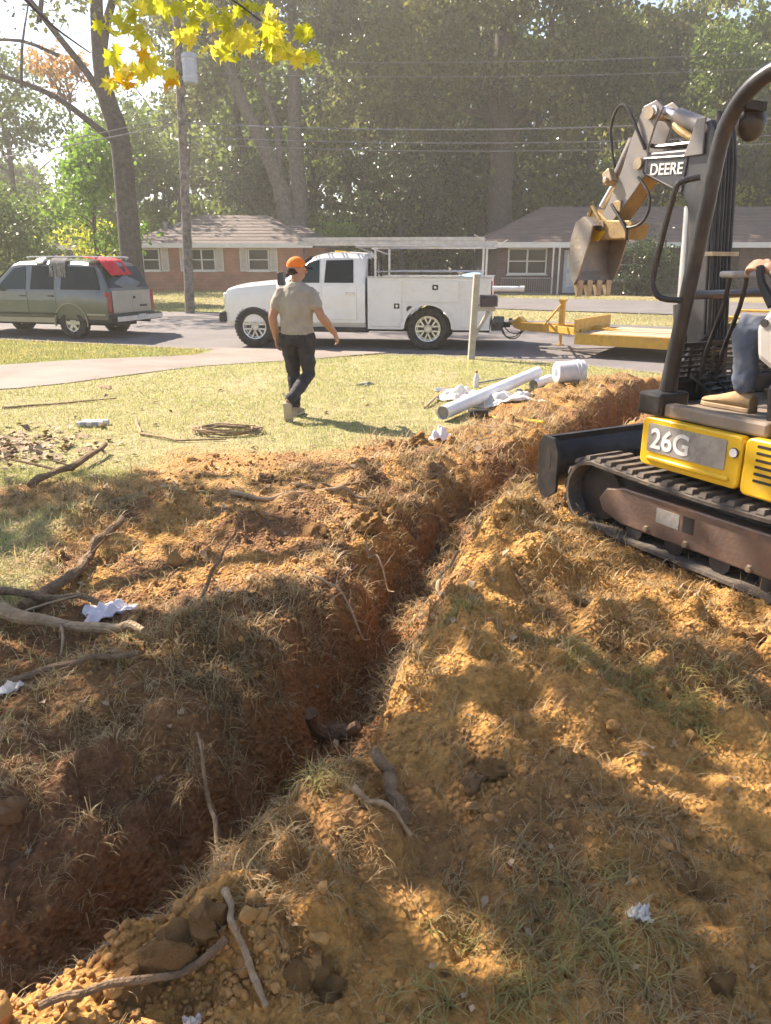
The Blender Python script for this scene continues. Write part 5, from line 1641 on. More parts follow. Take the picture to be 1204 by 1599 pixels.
# front guard grille, pedals, levers
gr = MB()
for i in range(10):
    y = .42 - i * .1
    gr.bx(.478, .492, y - .012, y + .012, .95, 1.14)
for i in range(7): gr.bx(.474, .496, -.52, .45, .955 + i * .03, .967 + i * .03)
gr.bx(.47, .50, -.53, .46, 1.135, 1.16)
gr.build('front_guard', 'black_steel', EX, smooth=False)
for y in (.16, .30):
    pd = MB().box((.36, y, .93), (.20, .09, .018), (0, -.5, 0))
    for i in range(4): pd.box((.29 + i * .045, y, .952 - (.0) + (i - 1.5) * .025 - .0), (.012, .085, .014), (0, -.5, 0))
    pd.build('pedal', 'black_steel', EX, smooth=False)
    MB().tube([(.42, y, .88), (.40, y, 1.08), (.32, y, 1.36), (.30, y, 1.52)], .013, 7).build('travel_lever', 'black_steel', EX)
    MB().box((.29, y, 1.54), (.10, .09, .035)).build('lever_grip', 'seat_grey', EX, bevel=.012)
# seat and left console
se = MB().prism([(-.55, 1.06), (-.02, 1.10), (.0, 1.16), (-.46, 1.14), (-.60, 1.70), (-.68, 1.68)], -.24, .24, 'y')
se.build('seat', 'dark_trim', EX, smooth=False, bevel=.03)
MB().bx(-.6, -.05, -.24, .24, .83, 1.06).build('seat_base', 'black_steel', EX, smooth=False)
MB().prism([(-.56, 1.12), (-.28, 1.06), (-.13, 1.14), (-.10, 1.30), (-.17, 1.40), (-.56, 1.42)], .42, .58, 'y').build('console', 'seat_grey', EX, smooth=False, bevel=.035)
MB().lathe([(0, 0), (.02, 0), (.02, .006), (0, .006)], (-.155, .582, 1.32), 'y', 14).build('console_button', 'dark_trim', EX)
MB().tube([(-.10, .46, 1.40), (-.02, .46, 1.50), (.02, .44, 1.58)], [.03, .02, .022], 8).build('joystick', 'dark_trim', EX)
MB().prism([(-.52, .80), (-.27, .80), (-.24, 1.02), (-.32, 1.12), (-.52, 1.12)], .46, .62, 'y').build('console_base', 'black_steel', EX, smooth=False, bevel=.02)
# swing post and boom, in the plane y = BY
BY = 0.0
MB().bx(.36, .62, BY - .14, BY + .14, .48, .76).cyl((.62, BY, .44), (.62, BY, .86), .13, n=18).build('swing_post', 'black_steel', EX, bevel=.015)
boom = [(.56, .72), (.66, .72), (.72, 1.05), (.80, 1.60), (.83, 1.88), (.88, 1.98), (1.21, 2.125), (1.29, 2.16), (1.29, 2.235), (1.24, 2.26), (.90, 2.245), (.84, 2.265), (.82, 2.36), (.75, 2.39), (.71, 2.33), (.68, 2.10), (.65, 1.70), (.60, 1.10)]
bo = MB().prism(boom, BY - .075, BY + .075, 'y').build('boom', 'boom_black', EX, smooth=False, bevel=.012)
rim_ = [(.90, 2.005), (1.22, 2.145), (1.22, 2.225), (.88, 2.205)]
for s_ in (1,):
    e = MB()
    for i in range(4):
        a, b = Vector(rim_[i]), Vector(rim_[(i + 1) % 4])
        e.tube([(a.x, BY + .077, a.y), (b.x, BY + .077, b.y)], .007, 6)
    e.build('weld_rim', 'boom_black', bo)
text('DEERE', .092, 'letter_white', bo, Matrix.Translation((1.17, BY + .0775, 2.125)) @ TB @ Matrix.Rotation(math.radians(-3), 4, 'Z'))
for s_ in (1, -1):
    MB().prism([(.76, 2.20), (.90, 2.20), (.86, 2.30), (.83, 2.40), (.77, 2.40)], BY + s_ * .078, BY + s_ * .095, 'y').build('cylinder_bracket', 'arm_paint', EX, smooth=False, bevel=.004)
MB().cyl((.81, BY, 2.345), (1.06, BY, 2.445), .052, n=16).cyl((.78, BY - .09, 2.34), (.78, BY + .09, 2.34), .028).build('arm_cylinder', 'arm_paint', EX)
MB().cyl((1.05, BY, 2.441), (1.17, BY, 2.487), .027).cyl((1.18, BY - .09, 2.49), (1.18, BY + .09, 2.49), .032).build('cylinder_rod', 'chrome', EX)
MB().tube([(.84, BY + .03, 2.27), (.98, BY + .04, 2.35), (1.05, BY + .03, 2.40)], .022, 8).build('hydraulic_pipe', 'arm_tan', EX)
MB().tube([(.86, BY + .05, 2.275), (1.12, BY + .05, 2.285), (1.2, BY + .05, 2.30)], .014, 6).tube([(.86, BY - .05, 2.275), (1.12, BY - .05, 2.285)], .014, 6).build('hydraulic_pipe', 'black_steel', EX)
# boom cylinder in front of the boom, and the hose bundle on its rear face
MB().cyl((.78, BY, .84), (.87, BY, 1.35), .05).cyl((.74, BY - .08, .80), (.74, BY + .08, .80), .035).build('boom_cylinder', 'boom_black', EX)
MB().cyl((.87, BY, 1.34), (.90, BY, 1.93), .027).build('cylinder_rod', 'chrome', EX)
for i in range(6):
    y = BY - .075 + i * .030
    d = .03 * math.sin(i * 2.1)
    MB().tube([(.54, y, .70), (.545 + d * .3, y, .95), (.575, y, 1.2), (.615, y, 1.6), (.645, y, 1.95), (.665, y, 2.16), (.69, y * .8, 2.32), (.72, y * .7, 2.42)], .013, 7).build('hose', 'hose', EX)
for z, x in ((1.10, .565), (1.65, .62)):
    MB().bx(x - .035, x + .03, BY - .115, BY + .115, z - .012, z + .012).build('hose_clamp', 'worn_steel', EX, smooth=False)
for i in range(5):
    y = BY + .09 + .028 * i
    MB().tube([(.55, y, .72), (.60, y + .05, .86), (.56 + .02 * i, y + .02, 1.0), (.58, BY + .05 + .01 * i, 1.18)], .013, 6).build('hose', 'hose', EX)
# arm
arm = [(1.27, 2.53), (1.17, 2.55), (1.11, 2.50), (1.16, 2.42), (1.20, 2.30), (1.20, 2.13), (1.30, 2.02), (1.42, 1.90), (1.52, 1.80), (1.60, 1.84), (1.50, 2.00), (1.41, 2.18), (1.36, 2.33)]
for s_ in (1, -1):
    MB().prism(arm, BY + s_ * .062, BY + s_ * .078, 'y').build('arm_plate', 'arm_paint', EX, smooth=False, bevel=.004)
MB().prism([(1.20, 2.13), (1.52, 1.80), (1.60, 1.84), (1.50, 2.00), (1.41, 2.18), (1.28, 2.24)], BY - .062, BY + .062, 'y').build('arm_box', 'arm_tan', EX, smooth=False)
for x, z in ((1.26, 2.20), (1.20, 2.48), (1.55, 1.84)):
    MB().cyl((x, BY - .10, z), (x, BY + .10, z), .036, n=14).build('pin', 'worn_steel', EX)
MB().cyl((1.40, BY, 2.36), (1.55, BY, 2.10), .040).build('bucket_cylinder', 'arm_paint', EX)
MB().cyl((1.55, BY, 2.10), (1.65, BY, 1.97), .022).build('cylinder_rod', 'chrome', EX)
for s_ in (1, -1):
    MB().tube([(1.65, BY + s_ * .085, 1.97), (1.55, BY + s_ * .085, 1.86)], .020, 6, flat=.6).build('link', 'arm_tan', EX)
    MB().tube([(1.65, BY + s_ * .085, 1.97), (1.69, BY + s_ * .085, 1.86)], .020, 6, flat=.6).build('link', 'arm_tan', EX)
MB().tube([(1.22, .085, 2.28), (1.30, .10, 2.42), (1.38, .11, 2.54), (1.46, .11, 2.55), (1.52, .10, 2.44), (1.50, .09, 2.30), (1.47, .085, 2.20)], .010, 7).build('hose', 'hose', EX)
MB().tube([(1.25, .09, 2.12), (1.14, .10, 2.02), (1.12, .10, 1.92), (1.18, .10, 1.84), (1.30, .09, 1.82), (1.36, .08, 1.86)], .009, 7).build('hose', 'hose', EX)
MB().tube([(1.46, .095, 1.97), (1.36, .10, 1.87), (1.30, .10, 1.80), (1.29, .10, 1.74)], .010, 7).build('hose', 'hose', EX)
MB().box((1.50, .095, 2.14), (.07, .05, .09), (0, .5, 0)).cyl((1.5, .08, 2.12), (1.5, .14, 2.12), .02).build('valve_block', 'worn_steel', EX, bevel=.006)
MB().bx(1.38, 1.44, .078, .092, 1.92, 1.99).build('latch_bracket', 'arm_tan', EX, bevel=.004)
# quick coupler and bucket
cp = MB().prism([(1.70, 1.93), (1.62, 1.95), (1.50, 1.875), (1.30, 1.865), (1.27, 1.84), (1.31, 1.75), (1.62, 1.75), (1.70, 1.84)], BY - .085, BY + .085, 'y')
cp.build('quick_coupler', 'arm_tan', EX, smooth=False, bevel=.008)
MB().prism([(1.66, 1.74), (1.70, 1.84), (1.60, 1.86), (1.50, 1.80), (1.56, 1.74)], BY + .087, BY + .093, 'y').build('worn_paint', 'deere_yellow', EX, smooth=False)
bk = [(1.53, 1.84), (1.62, 1.90), (1.70, 1.87), (1.74, 1.77), (1.745, 1.65), (1.725, 1.54), (1.68, 1.45)]
bw = .165
inner = [(1.535, 1.822), (1.62, 1.88), (1.688, 1.855), (1.722, 1.765), (1.727, 1.65), (1.708, 1.545), (1.667, 1.463)]
bb = MB()
secs = [[(x, BY - bw, z) for x, z in bk], [(x, BY + bw, z) for x, z in bk], [(x, BY + bw, z) for x, z in inner], [(x, BY - bw, z) for x, z in inner]]
k = len(bk)
v = sum(secs, [])
f = []
for a, b in ((0, 1), (1, 2), (2, 3), (3, 0)):
    for i in range(k - 1): f.append((a * k + i, b * k + i, b * k + i + 1, a * k + i + 1))
bb.add(v, f)
for s_ in (1, -1):
    bb.prism(bk + [(1.64, 1.50), (1.60, 1.60), (1.56, 1.72)], BY + s_ * bw, BY + s_ * (bw + .016), 'y')
bko = bb.build('bucket', 'bucket_steel', EX, smooth=False, bevel=.004)
for i in range(4):
    y = BY - bw + .03 + i * (2 * bw - .06) / 3
    t = MB()
    t.add([(1.715, y - .028, 1.475), (1.715, y + .028, 1.475), (1.655, y + .028, 1.485), (1.655, y - .028, 1.485), (1.675, y - .020, 1.37), (1.675, y + .020, 1.37), (1.655, y + .020, 1.375), (1.655, y - .020, 1.375)],
          [(0, 1, 2, 3), (7, 6, 5, 4), (0, 4, 5, 1), (1, 5, 6, 2), (2, 6, 7, 3), (3, 7, 4, 0)])
    t.build('tooth', 'worn_steel', bko, smooth=False, bevel=.004)
# ------------------------------------------------------------------ people
def remesh(o, vox, sm=6):
    m = o.modifiers.new('r', 'REMESH')
    m.mode = 'VOXEL'
    m.voxel_size = vox
    m.use_smooth_shade = True
    s_ = o.modifiers.new('s', 'SMOOTH')
    s_.factor = .5
    s_.iterations = sm
    return o
def lerp(a, b, t): return tuple(a[i] + (b[i] - a[i]) * t for i in range(3))
def limb(mb, pts, rad, n=12, flat=1.0):
    """smooth tapered limb through joints"""
    P, R = [], []
    for i in range(len(pts) - 1):
        for k in range(5):
            t = k / 5
            P.append(lerp(pts[i], pts[i + 1], t)); R.append(rad[i] + (rad[i + 1] - rad[i]) * t)
    P.append(pts[-1]); R.append(rad[-1])
    mb.tube(P, R, n, flat=flat)
    mb.ell(pts[0], (rad[0],) * 3, 10, 6); mb.ell(pts[-1], (rad[-1],) * 3, 10, 6)
def torso_loft(mb, secs, n=18):
    S_ = []
    for c_, rx, ry in secs:
        S_.append([(c_[0] + rx * math.cos(2 * math.pi * k / n), c_[1] + ry * math.sin(2 * math.pi * k / n), c_[2]) for k in range(n)])
    mb.loft(S_)
def hand(mb, wrist, d, side, palm_n, curl=.5):
    """palm and five bent fingers; d = direction of the hand, palm_n = where the palm faces, side = thumb direction"""
    d = Vector(d).normalized(); side = Vector(side); side = (side - d * side.dot(d)).normalized(); pn = Vector(palm_n); pn = (pn - d * pn.dot(d) - side * pn.dot(side)).normalized()
    w = Vector(wrist)
    for k in range(4):
        o = (1.5 - k) * .020
        a = w + side * o * .7
        b = w + d * .085 + side * o
        mb.tube([a, b], [.016, .0135], 8)
        ln = (.072, .080, .075, .058)[k]
        p1 = b + (d * math.cos(curl * .5) + pn * math.sin(curl * .5)) * ln * .45
        p2 = p1 + (d * math.cos(curl * 1.4) + pn * math.sin(curl * 1.4)) * ln * .33
        p3 = p2 + (d * math.cos(curl * 2.2) + pn * math.sin(curl * 2.2)) * ln * .26
        mb.tube([b, p1, p2, p3], [.0115, .0105, .0095, .0075], 8)
        mb.ell(p3, (.0075,) * 3, 8, 5)
    t0 = w + d * .025 + side * .026
    t1 = t0 + (d * .6 + side * .7 + pn * .25).normalized() * .042
    t2 = t1 + (d * .9 + side * .2 + pn * .35).normalized() * .032
    mb.tube([t0, t1, t2], [.016, .0125, .009], 8); mb.ell(t2, (.009,) * 3, 8, 5)
def shoe(parent, heel, toe, up, m, ms, w=.048, h=.085):
    """shoe along heel->toe, sole below"""
    f = (Vector(toe) - Vector(heel)); L = f.length; f.normalize()
    u = Vector(up); u = (u - f * u.dot(f)).normalized(); s_ = u.cross(f)
    M = Matrix((f, s_, u)).transposed().to_4x4(); M.translation = Vector(heel)
    mb = MB(); so = MB()
    secs = []; ss = []
    for t, ww, hh in ((-.02, .6, .55), (.0, .82, .95), (.12, .86, 1.15), (.3, .85, 1.15), (.5, .92, .9), (.7, 1.02, .66), (.88, .95, .52), (.98, .7, .42), (1.02, .4, .25)):
        ring = []
        for k in range(12):
            a = 2 * math.pi * k / 12
            y = w * ww * math.cos(a); z = h * hh * (.5 + .5 * math.sin(a)) + .012
            ring.append(M @ Vector((t * L, y, z)))
        secs.append(ring)
        ss.append([M @ Vector((t * L, sy * w * ww * 1.06, z)) for sy, z in ((-1, 0), (1, 0), (1, .024), (-1, .024))])
    mb.loft(secs); so.loft(ss)
    o = mb.build('shoe', m, parent)
    so.build('sole', ms, o, bevel=.004)
    return o
def person(label, loc, rz, J, head_dir, m_shirt, m_legs, m_shoe, m_sole, cap=None, cuff=None, hands=None, hem=.90, name='person', shirt_w=1.0, sleeve=.55):
    t = thing(name, label, 'person', loc, rz)
    V_ = Vector
    b = MB()
    # body: one skin over everything
    pc, ch, nk, hd = V_(J['pelvis']), V_(J['chest']), V_(J['neck']), V_(J['head'])
    torso_loft(b, [(pc + V_((0, 0, -.10)), .10, .14), (pc, .10, .15), (lerp(pc, ch, .5), .09, .13), (ch, .10, .15), (lerp(ch, nk, .55), .07, .12), (lerp(ch, nk, .85), .05, .07), (nk, .05, .06)])
    b.tube([nk - V_((0, 0, .03)), lerp(nk, hd, .55)], [.062, .055], 12)
    hx = V_(head_dir).normalized(); hy = V_((0, 0, 1)).cross(hx).normalized(); hz_ = hx.cross(hy)
    Mh = Matrix((hx, hy, hz_)).transposed()
    def hp(x, y, z): return hd + Mh @ V_((x, y, z))
    b.ell(hd + Mh @ V_((-.005, 0, .02)), (.098, .078, .105), 18, 12, Mh)
    b.ell(hp(.025, 0, -.055), (.068, .058, .07), 14, 9, Mh)
    b.tube([hp(.088, 0, .015), hp(.112, 0, -.03), hp(.092, 0, -.038)], [.010, .016, .012], 8)
    b.ell(hp(.082, 0, .022), (.018, .055, .012), 10, 6, Mh)
    b.tube([hp(.078, -.024, -.068), hp(.09, 0, -.066), hp(.078, .024, -.068)], [.007, .01, .007], 8)
    for s_ in (1, -1): b.ell(hp(-.005, s_ * .080, -.005), (.020, .010, .032), 10, 6, Mh)
    for s_, k in ((1, 'L'), (-1, 'R')):
        sh, el, wr = J['sh' + k], J['el' + k], J['wr' + k]
        limb(b, [sh, lerp(sh, el, .4), el, lerp(el, wr, .3), wr], [.050, .055, .047, .050, .033])
        hpn, knn, ank = J['hip' + k], J['kn' + k], J['an' + k]
        limb(b, [hpn, knn, lerp(knn, ank, .3), ank], [.085, .055, .058, .04])
        if hands and k in hands:
            hand(b, wr, *hands[k])
    bo = b.build('body', 'skin', t); remesh(bo, .0065, 3)
    # shirt
    sb = MB()
    hm = V_(pc); hm.z = pc.z + hem
    torso_loft(sb, [(hm + V_((0, 0, -.01)), .135 * shirt_w, .185 * shirt_w), (lerp(hm, ch, .5), .132 * shirt_w, .178 * shirt_w), (lerp(hm, ch, .85), .142, .20), (ch, .140, .205), (lerp(ch, nk, .55), .112, .195), (lerp(ch, nk, .85), .085, .135), (lerp(ch, nk, .95), .07, .09), (nk + V_((0, 0, .01)), .066, .07)], 22)
    for k in 'LR':
        sh, el, wr = J['sh' + k], J['el' + k], J['wr' + k]
        if sleeve <= 1:
            limb(sb, [lerp(sh, J['chest'], .25), lerp(sh, J['chest'], .02), lerp(sh, el, sleeve * .5), lerp(sh, el, sleeve)], [.075, .066, .069, .070])
        else:
            limb(sb, [lerp(sh, J['chest'], .15), sh, el, lerp(el, wr, .85)], [.075, .084, .06, .045])
    so = sb.build('shirt', m_shirt, t); remesh(so, .010, 4)
    tx_ = bpy.data.textures.new('folds', 'CLOUDS'); tx_.noise_scale = .075; tx_.noise_depth = 2
    d_ = so.modifiers.new('d', 'DISPLACE'); d_.texture = tx_; d_.strength = .03; d_.mid_level = .45; d_.texture_coords = 'LOCAL'
    # trousers
    tb = MB()
    torso_loft(tb, [(pc + V_((0, 0, -.13)), .12, .16), (pc + V_((0, 0, -.04)), .135, .185), (pc + V_((0, 0, .07)), .122, .17), (pc + V_((0, 0, .11)), .118, .165)], 20)
    for k in 'LR':
        hpn, knn, ank = J['hip' + k], J['kn' + k], J['an' + k]
        a2 = V_(ank) + (V_(knn) - V_(ank)).normalized() * .03
        limb(tb, [hpn, lerp(hpn, knn, .5), knn, lerp(knn, ank, .4), tuple(a2)], [.112, .095, .074, .074, .062])
    to = tb.build('trousers', m_legs, t); remesh(to, .010, 4)
    d_ = to.modifiers.new('d', 'DISPLACE'); d_.texture = tx_; d_.strength = .032; d_.mid_level = .55; d_.texture_coords = 'LOCAL'
    for k in 'LR':
        h_, tt, uu = J['ft' + k]
        shoe(t, h_, tt, uu, m_shoe, m_sole)
    if cap:
        c = MB()
        ring = []
        for i in range(8):
            ph = math.radians(-6 + i * 13)
            ring.append([hp(.108 * math.cos(ph) * math.cos(a) - .004, .088 * math.cos(ph) * math.sin(a), .030 + .098 * math.sin(ph)) for a in np.linspace(0, 2 * math.pi, 20, endpoint=False)])
        c.loft(ring)
        co = c.build('cap', cap, t)
        bl_ = MB()
        for zo in (0, ):
            V = []
            for r in (0.0, .5, 1.0):
                for a in np.linspace(-1.05, 1.05, 9):
                    V.append(hp(.095 * math.cos(a) + r * .085 * math.cos(a * .55), .086 * math.sin(a) * (1 - .12 * r), .035 - .025 * r + .018 * (1 - a * a * .6) * 0))
            Fb = [(i * 9 + k, i * 9 + k + 1, (i + 1) * 9 + k + 1, (i + 1) * 9 + k) for i in range(2) for k in range(8)]
            bl_.add(V, Fb)
        bo_ = bl_.build('bill', 'hair' if cap == 'cap_orange' else cap, co); md = bo_.modifiers.new('s', 'SOLIDIFY'); md.thickness = .006
        hr = MB().ell(hp(-.028, 0, -.018), (.078, .076, .058), 14, 8, Mh)
        hr.build('hair', 'hair', t)
        for s_ in (1, -1):
            MB().ell(hp(.082, s_ * .032, .006), (.012, .014, .008), 8, 5, Mh).build('eye', 'paper', t)
    return t
# walking man: local +X is the way he walks, +Y his left
mx_, my_ = -0.93, 8.25
MAN = person('man in orange cap, grey T-shirt and dark jeans walking away across the lawn', (mx_, my_, hz(mx_, my_) + .015), math.radians(80), {
    'pelvis': (0, 0, .93), 'chest': (.02, 0, 1.24), 'neck': (.03, 0, 1.46), 'head': (.055, -.005, 1.605),
    'shL': (.01, .168, 1.365), 'elL': (-.05, .258, 1.10), 'wrL': (.01, .245, .875), 'shR': (.01, -.168, 1.365), 'elR': (-.03, -.285, 1.12), 'wrR': (.10, -.40, .93),
    'hipL': (0, .095, .88), 'knL': (.11, .085, .48), 'anL': (.07, .07, .09), 'hipR': (0, -.095, .88), 'knR': (.05, -.11, .47), 'anR': (-.30, .03, .225),
    'ftL': ((.02, .07, .0), (.28, .055, .0), (0, 0, 1)), 'ftR': ((-.345, .045, .20), (-.255, .05, -.03), (.9, 0, .35))},
    (.50, -.86, -.04), 'shirt', 'trousers', 'shoe', 'sole', cap='cap_orange', hem=.0,
    hands={'L': ((.12, -.06, -1), (1, 0, 0), (0, -1, 0), .55), 'R': ((.35, -.35, -1), (1, -.1, .2), (0, 1, -.2), .7)})
MAN.scale = (.95, .95, .95)
# operator, seated in the excavator frame
OPR = person('excavator operator in jeans and tan boots seated behind the levers', (0, 0, 0), 0, {
    'pelvis': (-.30, .02, 1.24), 'chest': (-.34, .02, 1.55), 'neck': (-.32, .02, 1.77), 'head': (-.29, .02, 1.92),
    'shL': (-.33, .21, 1.69), 'elL': (-.26, .34, 1.45), 'wrL': (-.01, .40, 1.575), 'shR': (-.33, -.17, 1.69), 'elR': (-.26, -.34, 1.45), 'wrR': (.0, -.38, 1.58),
    'hipL': (-.26, .13, 1.22), 'knL': (.13, .33, 1.27), 'anL': (.06, .36, .95), 'hipR': (-.26, -.09, 1.22), 'knR': (.13, -.20, 1.28), 'anR': (.10, -.20, .95),
    'ftL': ((.0, .36, .832), (.315, .36, .832), (0, 0, 1)), 'ftR': ((.04, -.2, .832), (.33, -.2, .832), (0, 0, 1))},
    (1, .1, -.15), 'dusty_grey', 'jeans', 'boot', 'wood_handle', cap='shirt', hem=.02, sleeve=1.5,
    hands={'L': ((.8, .1, .15), (0, -.7, .5), (.1, 0, -1), .9), 'R': ((.8, 0, .1), (0, .7, .5), (.1, 0, -1), .9)})
OPR.location = EX.location; OPR.rotation_euler = EX.rotation_euler
# ------------------------------------------------------------------ utility pole and wires
px_, py_ = -6.82, 27.6
PZ = hz(px_, py_)
UP = thing('utility_pole', 'weathered wooden utility pole carrying a grey transformer', 'utility pole', (px_, py_, PZ - .2))
MB().tube([(0, 0, 0), (.1, 0, 3), (.22, 0, 6.5), (.32, 0, 10.5)], [.17, .155, .14, .115], 14).build('shaft', 'pole_wood', UP)
tf = MB().lathe([(0, 0), (.20, 0), (.235, .04), (.235, .72), (.255, .74), (.255, .80), (.22, .86), (0, .88)], (.62, -.12, 7.45), 'z', 20)
to_ = tf.build('transformer', 'transformer', UP)
for zz in (7.62, 8.1):
    MB().lathe([(.237, 0), (.246, .0), (.246, .04), (.237, .04)], (.62, -.12, zz), 'z', 20, closed=True).bx(.36, .42, -.16, -.04, zz - .04, zz + .06).build('bracket', 'galv', to_)
for a in (-.10, .10):
    MB().lathe([(.02, 0), (.05, .03), (.03, .06), (.05, .09), (.03, .12), (.045, .15), (.015, .2), (0, .2)], (.62 + a, -.12, 8.32), 'z', 10).build('insulator', 'dusty_grey', to_)
MB().tube([(.24, -.14, 6.6), (.3, -.2, 6.9), (.45, -.2, 7.2), (.55, -.15, 7.5)], .012, 6).tube([(.3, -.14, 9.5), (.45, -.2, 9.0), (.52, -.15, 8.5)], .008, 6).build('lead_wire', 'hose', UP)
MB().cyl((.20, -.25, 6.45), (.20, .25, 6.45), .03).build('clamp', 'galv', UP)
def wire(a, b, sag, r, label, m='wire'):
    P = [(a[0] + (b[0] - a[0]) * t, a[1] + (b[1] - a[1]) * t, a[2] + (b[2] - a[2]) * t - 4 * sag * t * (1 - t)) for t in np.linspace(0, 1, 25)]
    o = MB().tube(P, r, 5).build('overhead_wire', m, None)
    return tag(o, label, 'wire', 'overhead wires')
pt = lambda z: (px_ + .05 + .03 * z, py_ - .1, PZ + z)
wire(pt(6.15), (24, 22, 6.5), .75, .022, 'brightest thick overhead cable running from pole to excavator boom')
wire(pt(5.75), (24, 23, 5.9), .6, .014, 'thin paired overhead wire just below the thick cable, upper one')
wire(pt(5.55), (24, 23, 5.75), .65, .012, 'thin paired overhead wire just below the thick cable, lower one')
wire(pt(8.0), (24, 22.4, 7.9), .6, .010, 'thin overhead wire from the transformer towards the right')
wire(pt(7.6), (24, 22.4, 7.4), .55, .009, 'faint overhead wire below the transformer wire')
wire((-6.9, 27.5, PZ + 6.3), (-26, 31, 4.9), .5, .016, 'overhead cable running left from the pole past the tall trunk')
wire((-6.9, 27.5, PZ + 6.1), (-27, 25, 2.9), .35, .018, 'steeper overhead cable dropping left in front of the lime tree')
wire((-6.9, 27.5, PZ + 9.2), (-26, 26, 6.6), .5, .010, 'high thin wire sloping down left across the tall trunk')

# ------------------------------------------------------------------ mailbox on its post
ax_, ay_ = 1.62, 14.75
MBX = thing('mailbox_post', 'pale wooden post holding a dark mailbox in front of the truck', 'mailbox', (ax_, ay_, hz(ax_, ay_) - .08), math.radians(8))
MB().prism([(-.06, 0), (.06, 0), (.115, 1.62), (.0, 1.62)], -.055, .055, 'y').build('post', 'post_wood', MBX, smooth=False, bevel=.008)
MB().prism([(.06, .55), (.08, .50), (.34, .94), (.28, .98)], -.03, .03, 'y').build('brace', 'post_wood', MBX, smooth=False, bevel=.005)
MB().bx(.07, .42, -.05, .05, .96, 1.04).build('arm', 'post_wood', MBX, smooth=False, bevel=.005)
bxp = [(-.09, 0), (.09, 0), (.09, .12)] + [(.09 * math.cos(a), .12 + .09 * math.sin(a)) for a in np.linspace(.3, 2.84, 8)] + [(-.09, .12)]
o = MB().prism([(y, z + 1.045) for y, z in bxp], .14, .44, 'x').build('mailbox', 'shutter_dark', MBX, smooth=False)
MB().prism([(y * 1.05, z * 1.03 + 1.043) for y, z in bxp], .44, .455, 'x').build('mailbox_door', 'iron', o, smooth=False)

# ------------------------------------------------------------------ pipes and tools on the lawn
def lay(o, x, y, dz=0):
    o.location.z = hz(x, y) + dz
    return o
def pipe_obj(name, a, b, r, label, m='pvc', th=.006):
    A, B = Vector(a), Vector(b)
    L = (B - A).length
    mb = MB().lathe([(r, 0), (r, L), (r - th, L), (r - th, 0)], axis='x', n=22, closed=True)
    o = mb.build(name, m, None)
    o.location = A
    o.rotation_euler = (B - A).to_track_quat('X', 'Z').to_euler()
    MB().lathe([(r - th - .001, .03), (r - th - .001, L - .03), (0, L - .03), (0, .03)], axis='x', n=16, closed=False).build('bore', 'pvc_in', o)
    return tag(o, label, 'pipe')
za = hz(.62, 8.05)
pipe_obj('drain_pipe', (.60, 7.98, za + .10), (2.05, 10.45, hz(2.05, 10.45) + .17), .075, 'long white plastic pipe lying on the lawn beside the trench')
pipe_obj('pipe_offcut', (1.93, 10.05, hz(1.93, 10.05) + .06), (2.2, 10.35, hz(2.2, 10.35) + .07), .072, 'short grey-white pipe offcut between the long pipe and the pail')
PA = thing('pail', 'white five gallon pail lying on its side on the straw', 'bucket', (2.20, 9.98, hz(2.35, 9.95) + .155))
PA.rotation_euler = (0, 0, math.radians(12))
MB().lathe([(.0, 0), (.128, 0), (.135, .01), (.142, .24), (.150, .245), (.150, .265), (.146, .27), (.146, .29), (.154, .295), (.154, .31), (.148, .315), (.148, .365), (.140, .365), (.132, .02), (0, .02)], axis='x', n=28).build('body', 'pail', PA)
MB().tube([(.27, .155 * math.cos(a), .155 * math.sin(a) * 1.0) if False else (.27 + .16 * math.sin(a), .155 * math.cos(a), -.10 * math.sin(a)) for a in np.linspace(0, math.pi, 13)], .003, 5).build('handle', 'galv', PA)
MB().lathe([(0, -.002), (.05, -.002), (.05, 0), (0, 0)], axis='x', n=18).build('base_mark', 'print_grey', PA)
def heap_cloth(name, cx_, cy_, rx, ry, h, m, label, cat, seed, n=26, rot=0.0):
    rng = np.random.default_rng(seed)
    V, Fc = [], []
    ph = rng.uniform(0, 6.28, 6)
    for i in range(n + 1):
        for k in range(n + 1):
            u, v = i / n * 2 - 1, k / n * 2 - 1
            r = math.hypot(u, v)
            w = 1 + .22 * math.sin(3 * math.atan2(v, u) + ph[0]) + .12 * math.sin(7 * math.atan2(v, u) + ph[1])
            x, y = u * rx * w, v * ry * w
            xr, yr = x * math.cos(rot) - y * math.sin(rot), x * math.sin(rot) + y * math.cos(rot)
            f = abs(math.sin(4.5 * u + 2 * v + ph[2]) * .55 + math.sin(7 * v - 3 * u + ph[3]) * .45)
            z = h * max(0, 1 - r) ** .6 * (.35 + .65 * f) + .012 + .02 * f
            V.append((xr, yr, z + hz(cx_ + xr, cy_ + yr)))
    for i in range(n):
        for k in range(n):
            a = i * (n + 1) + k
            Fc.append((a, a + n + 1, a + n + 2, a + 1))
    o = MB().add(V, Fc).build(name, m, None, ang=70)
    o.location = (cx_, cy_, 0)
    md = o.modifiers.new('s', 'SOLIDIFY'); md.thickness = .006
    return tag(o, label, cat)
heap_cloth('drop_cloth', 1.38, 8.95, .42, .26, .13, 'cloth_white', 'crumpled white drop cloth under the long pipe', 'cloth', 5, rot=.35)
heap_cloth('drop_cloth', .93, 9.45, .24, .22, .16, 'cloth_white', 'smaller white cloth heap beside the red-capped bottle', 'cloth', 6)
heap_cloth('plastic_bag', .51, 6.98, .095, .075, .13, 'plastic_white', 'pinkish white plastic bag lying by the dug edge of the lawn', 'bag', 7, n=16)
heap_cloth('plastic_bag', -1.30, 3.28, .11, .06, .05, 'plastic_white', 'flat white plastic bag among the sticks on the left', 'bag', 8, n=16, rot=.5)
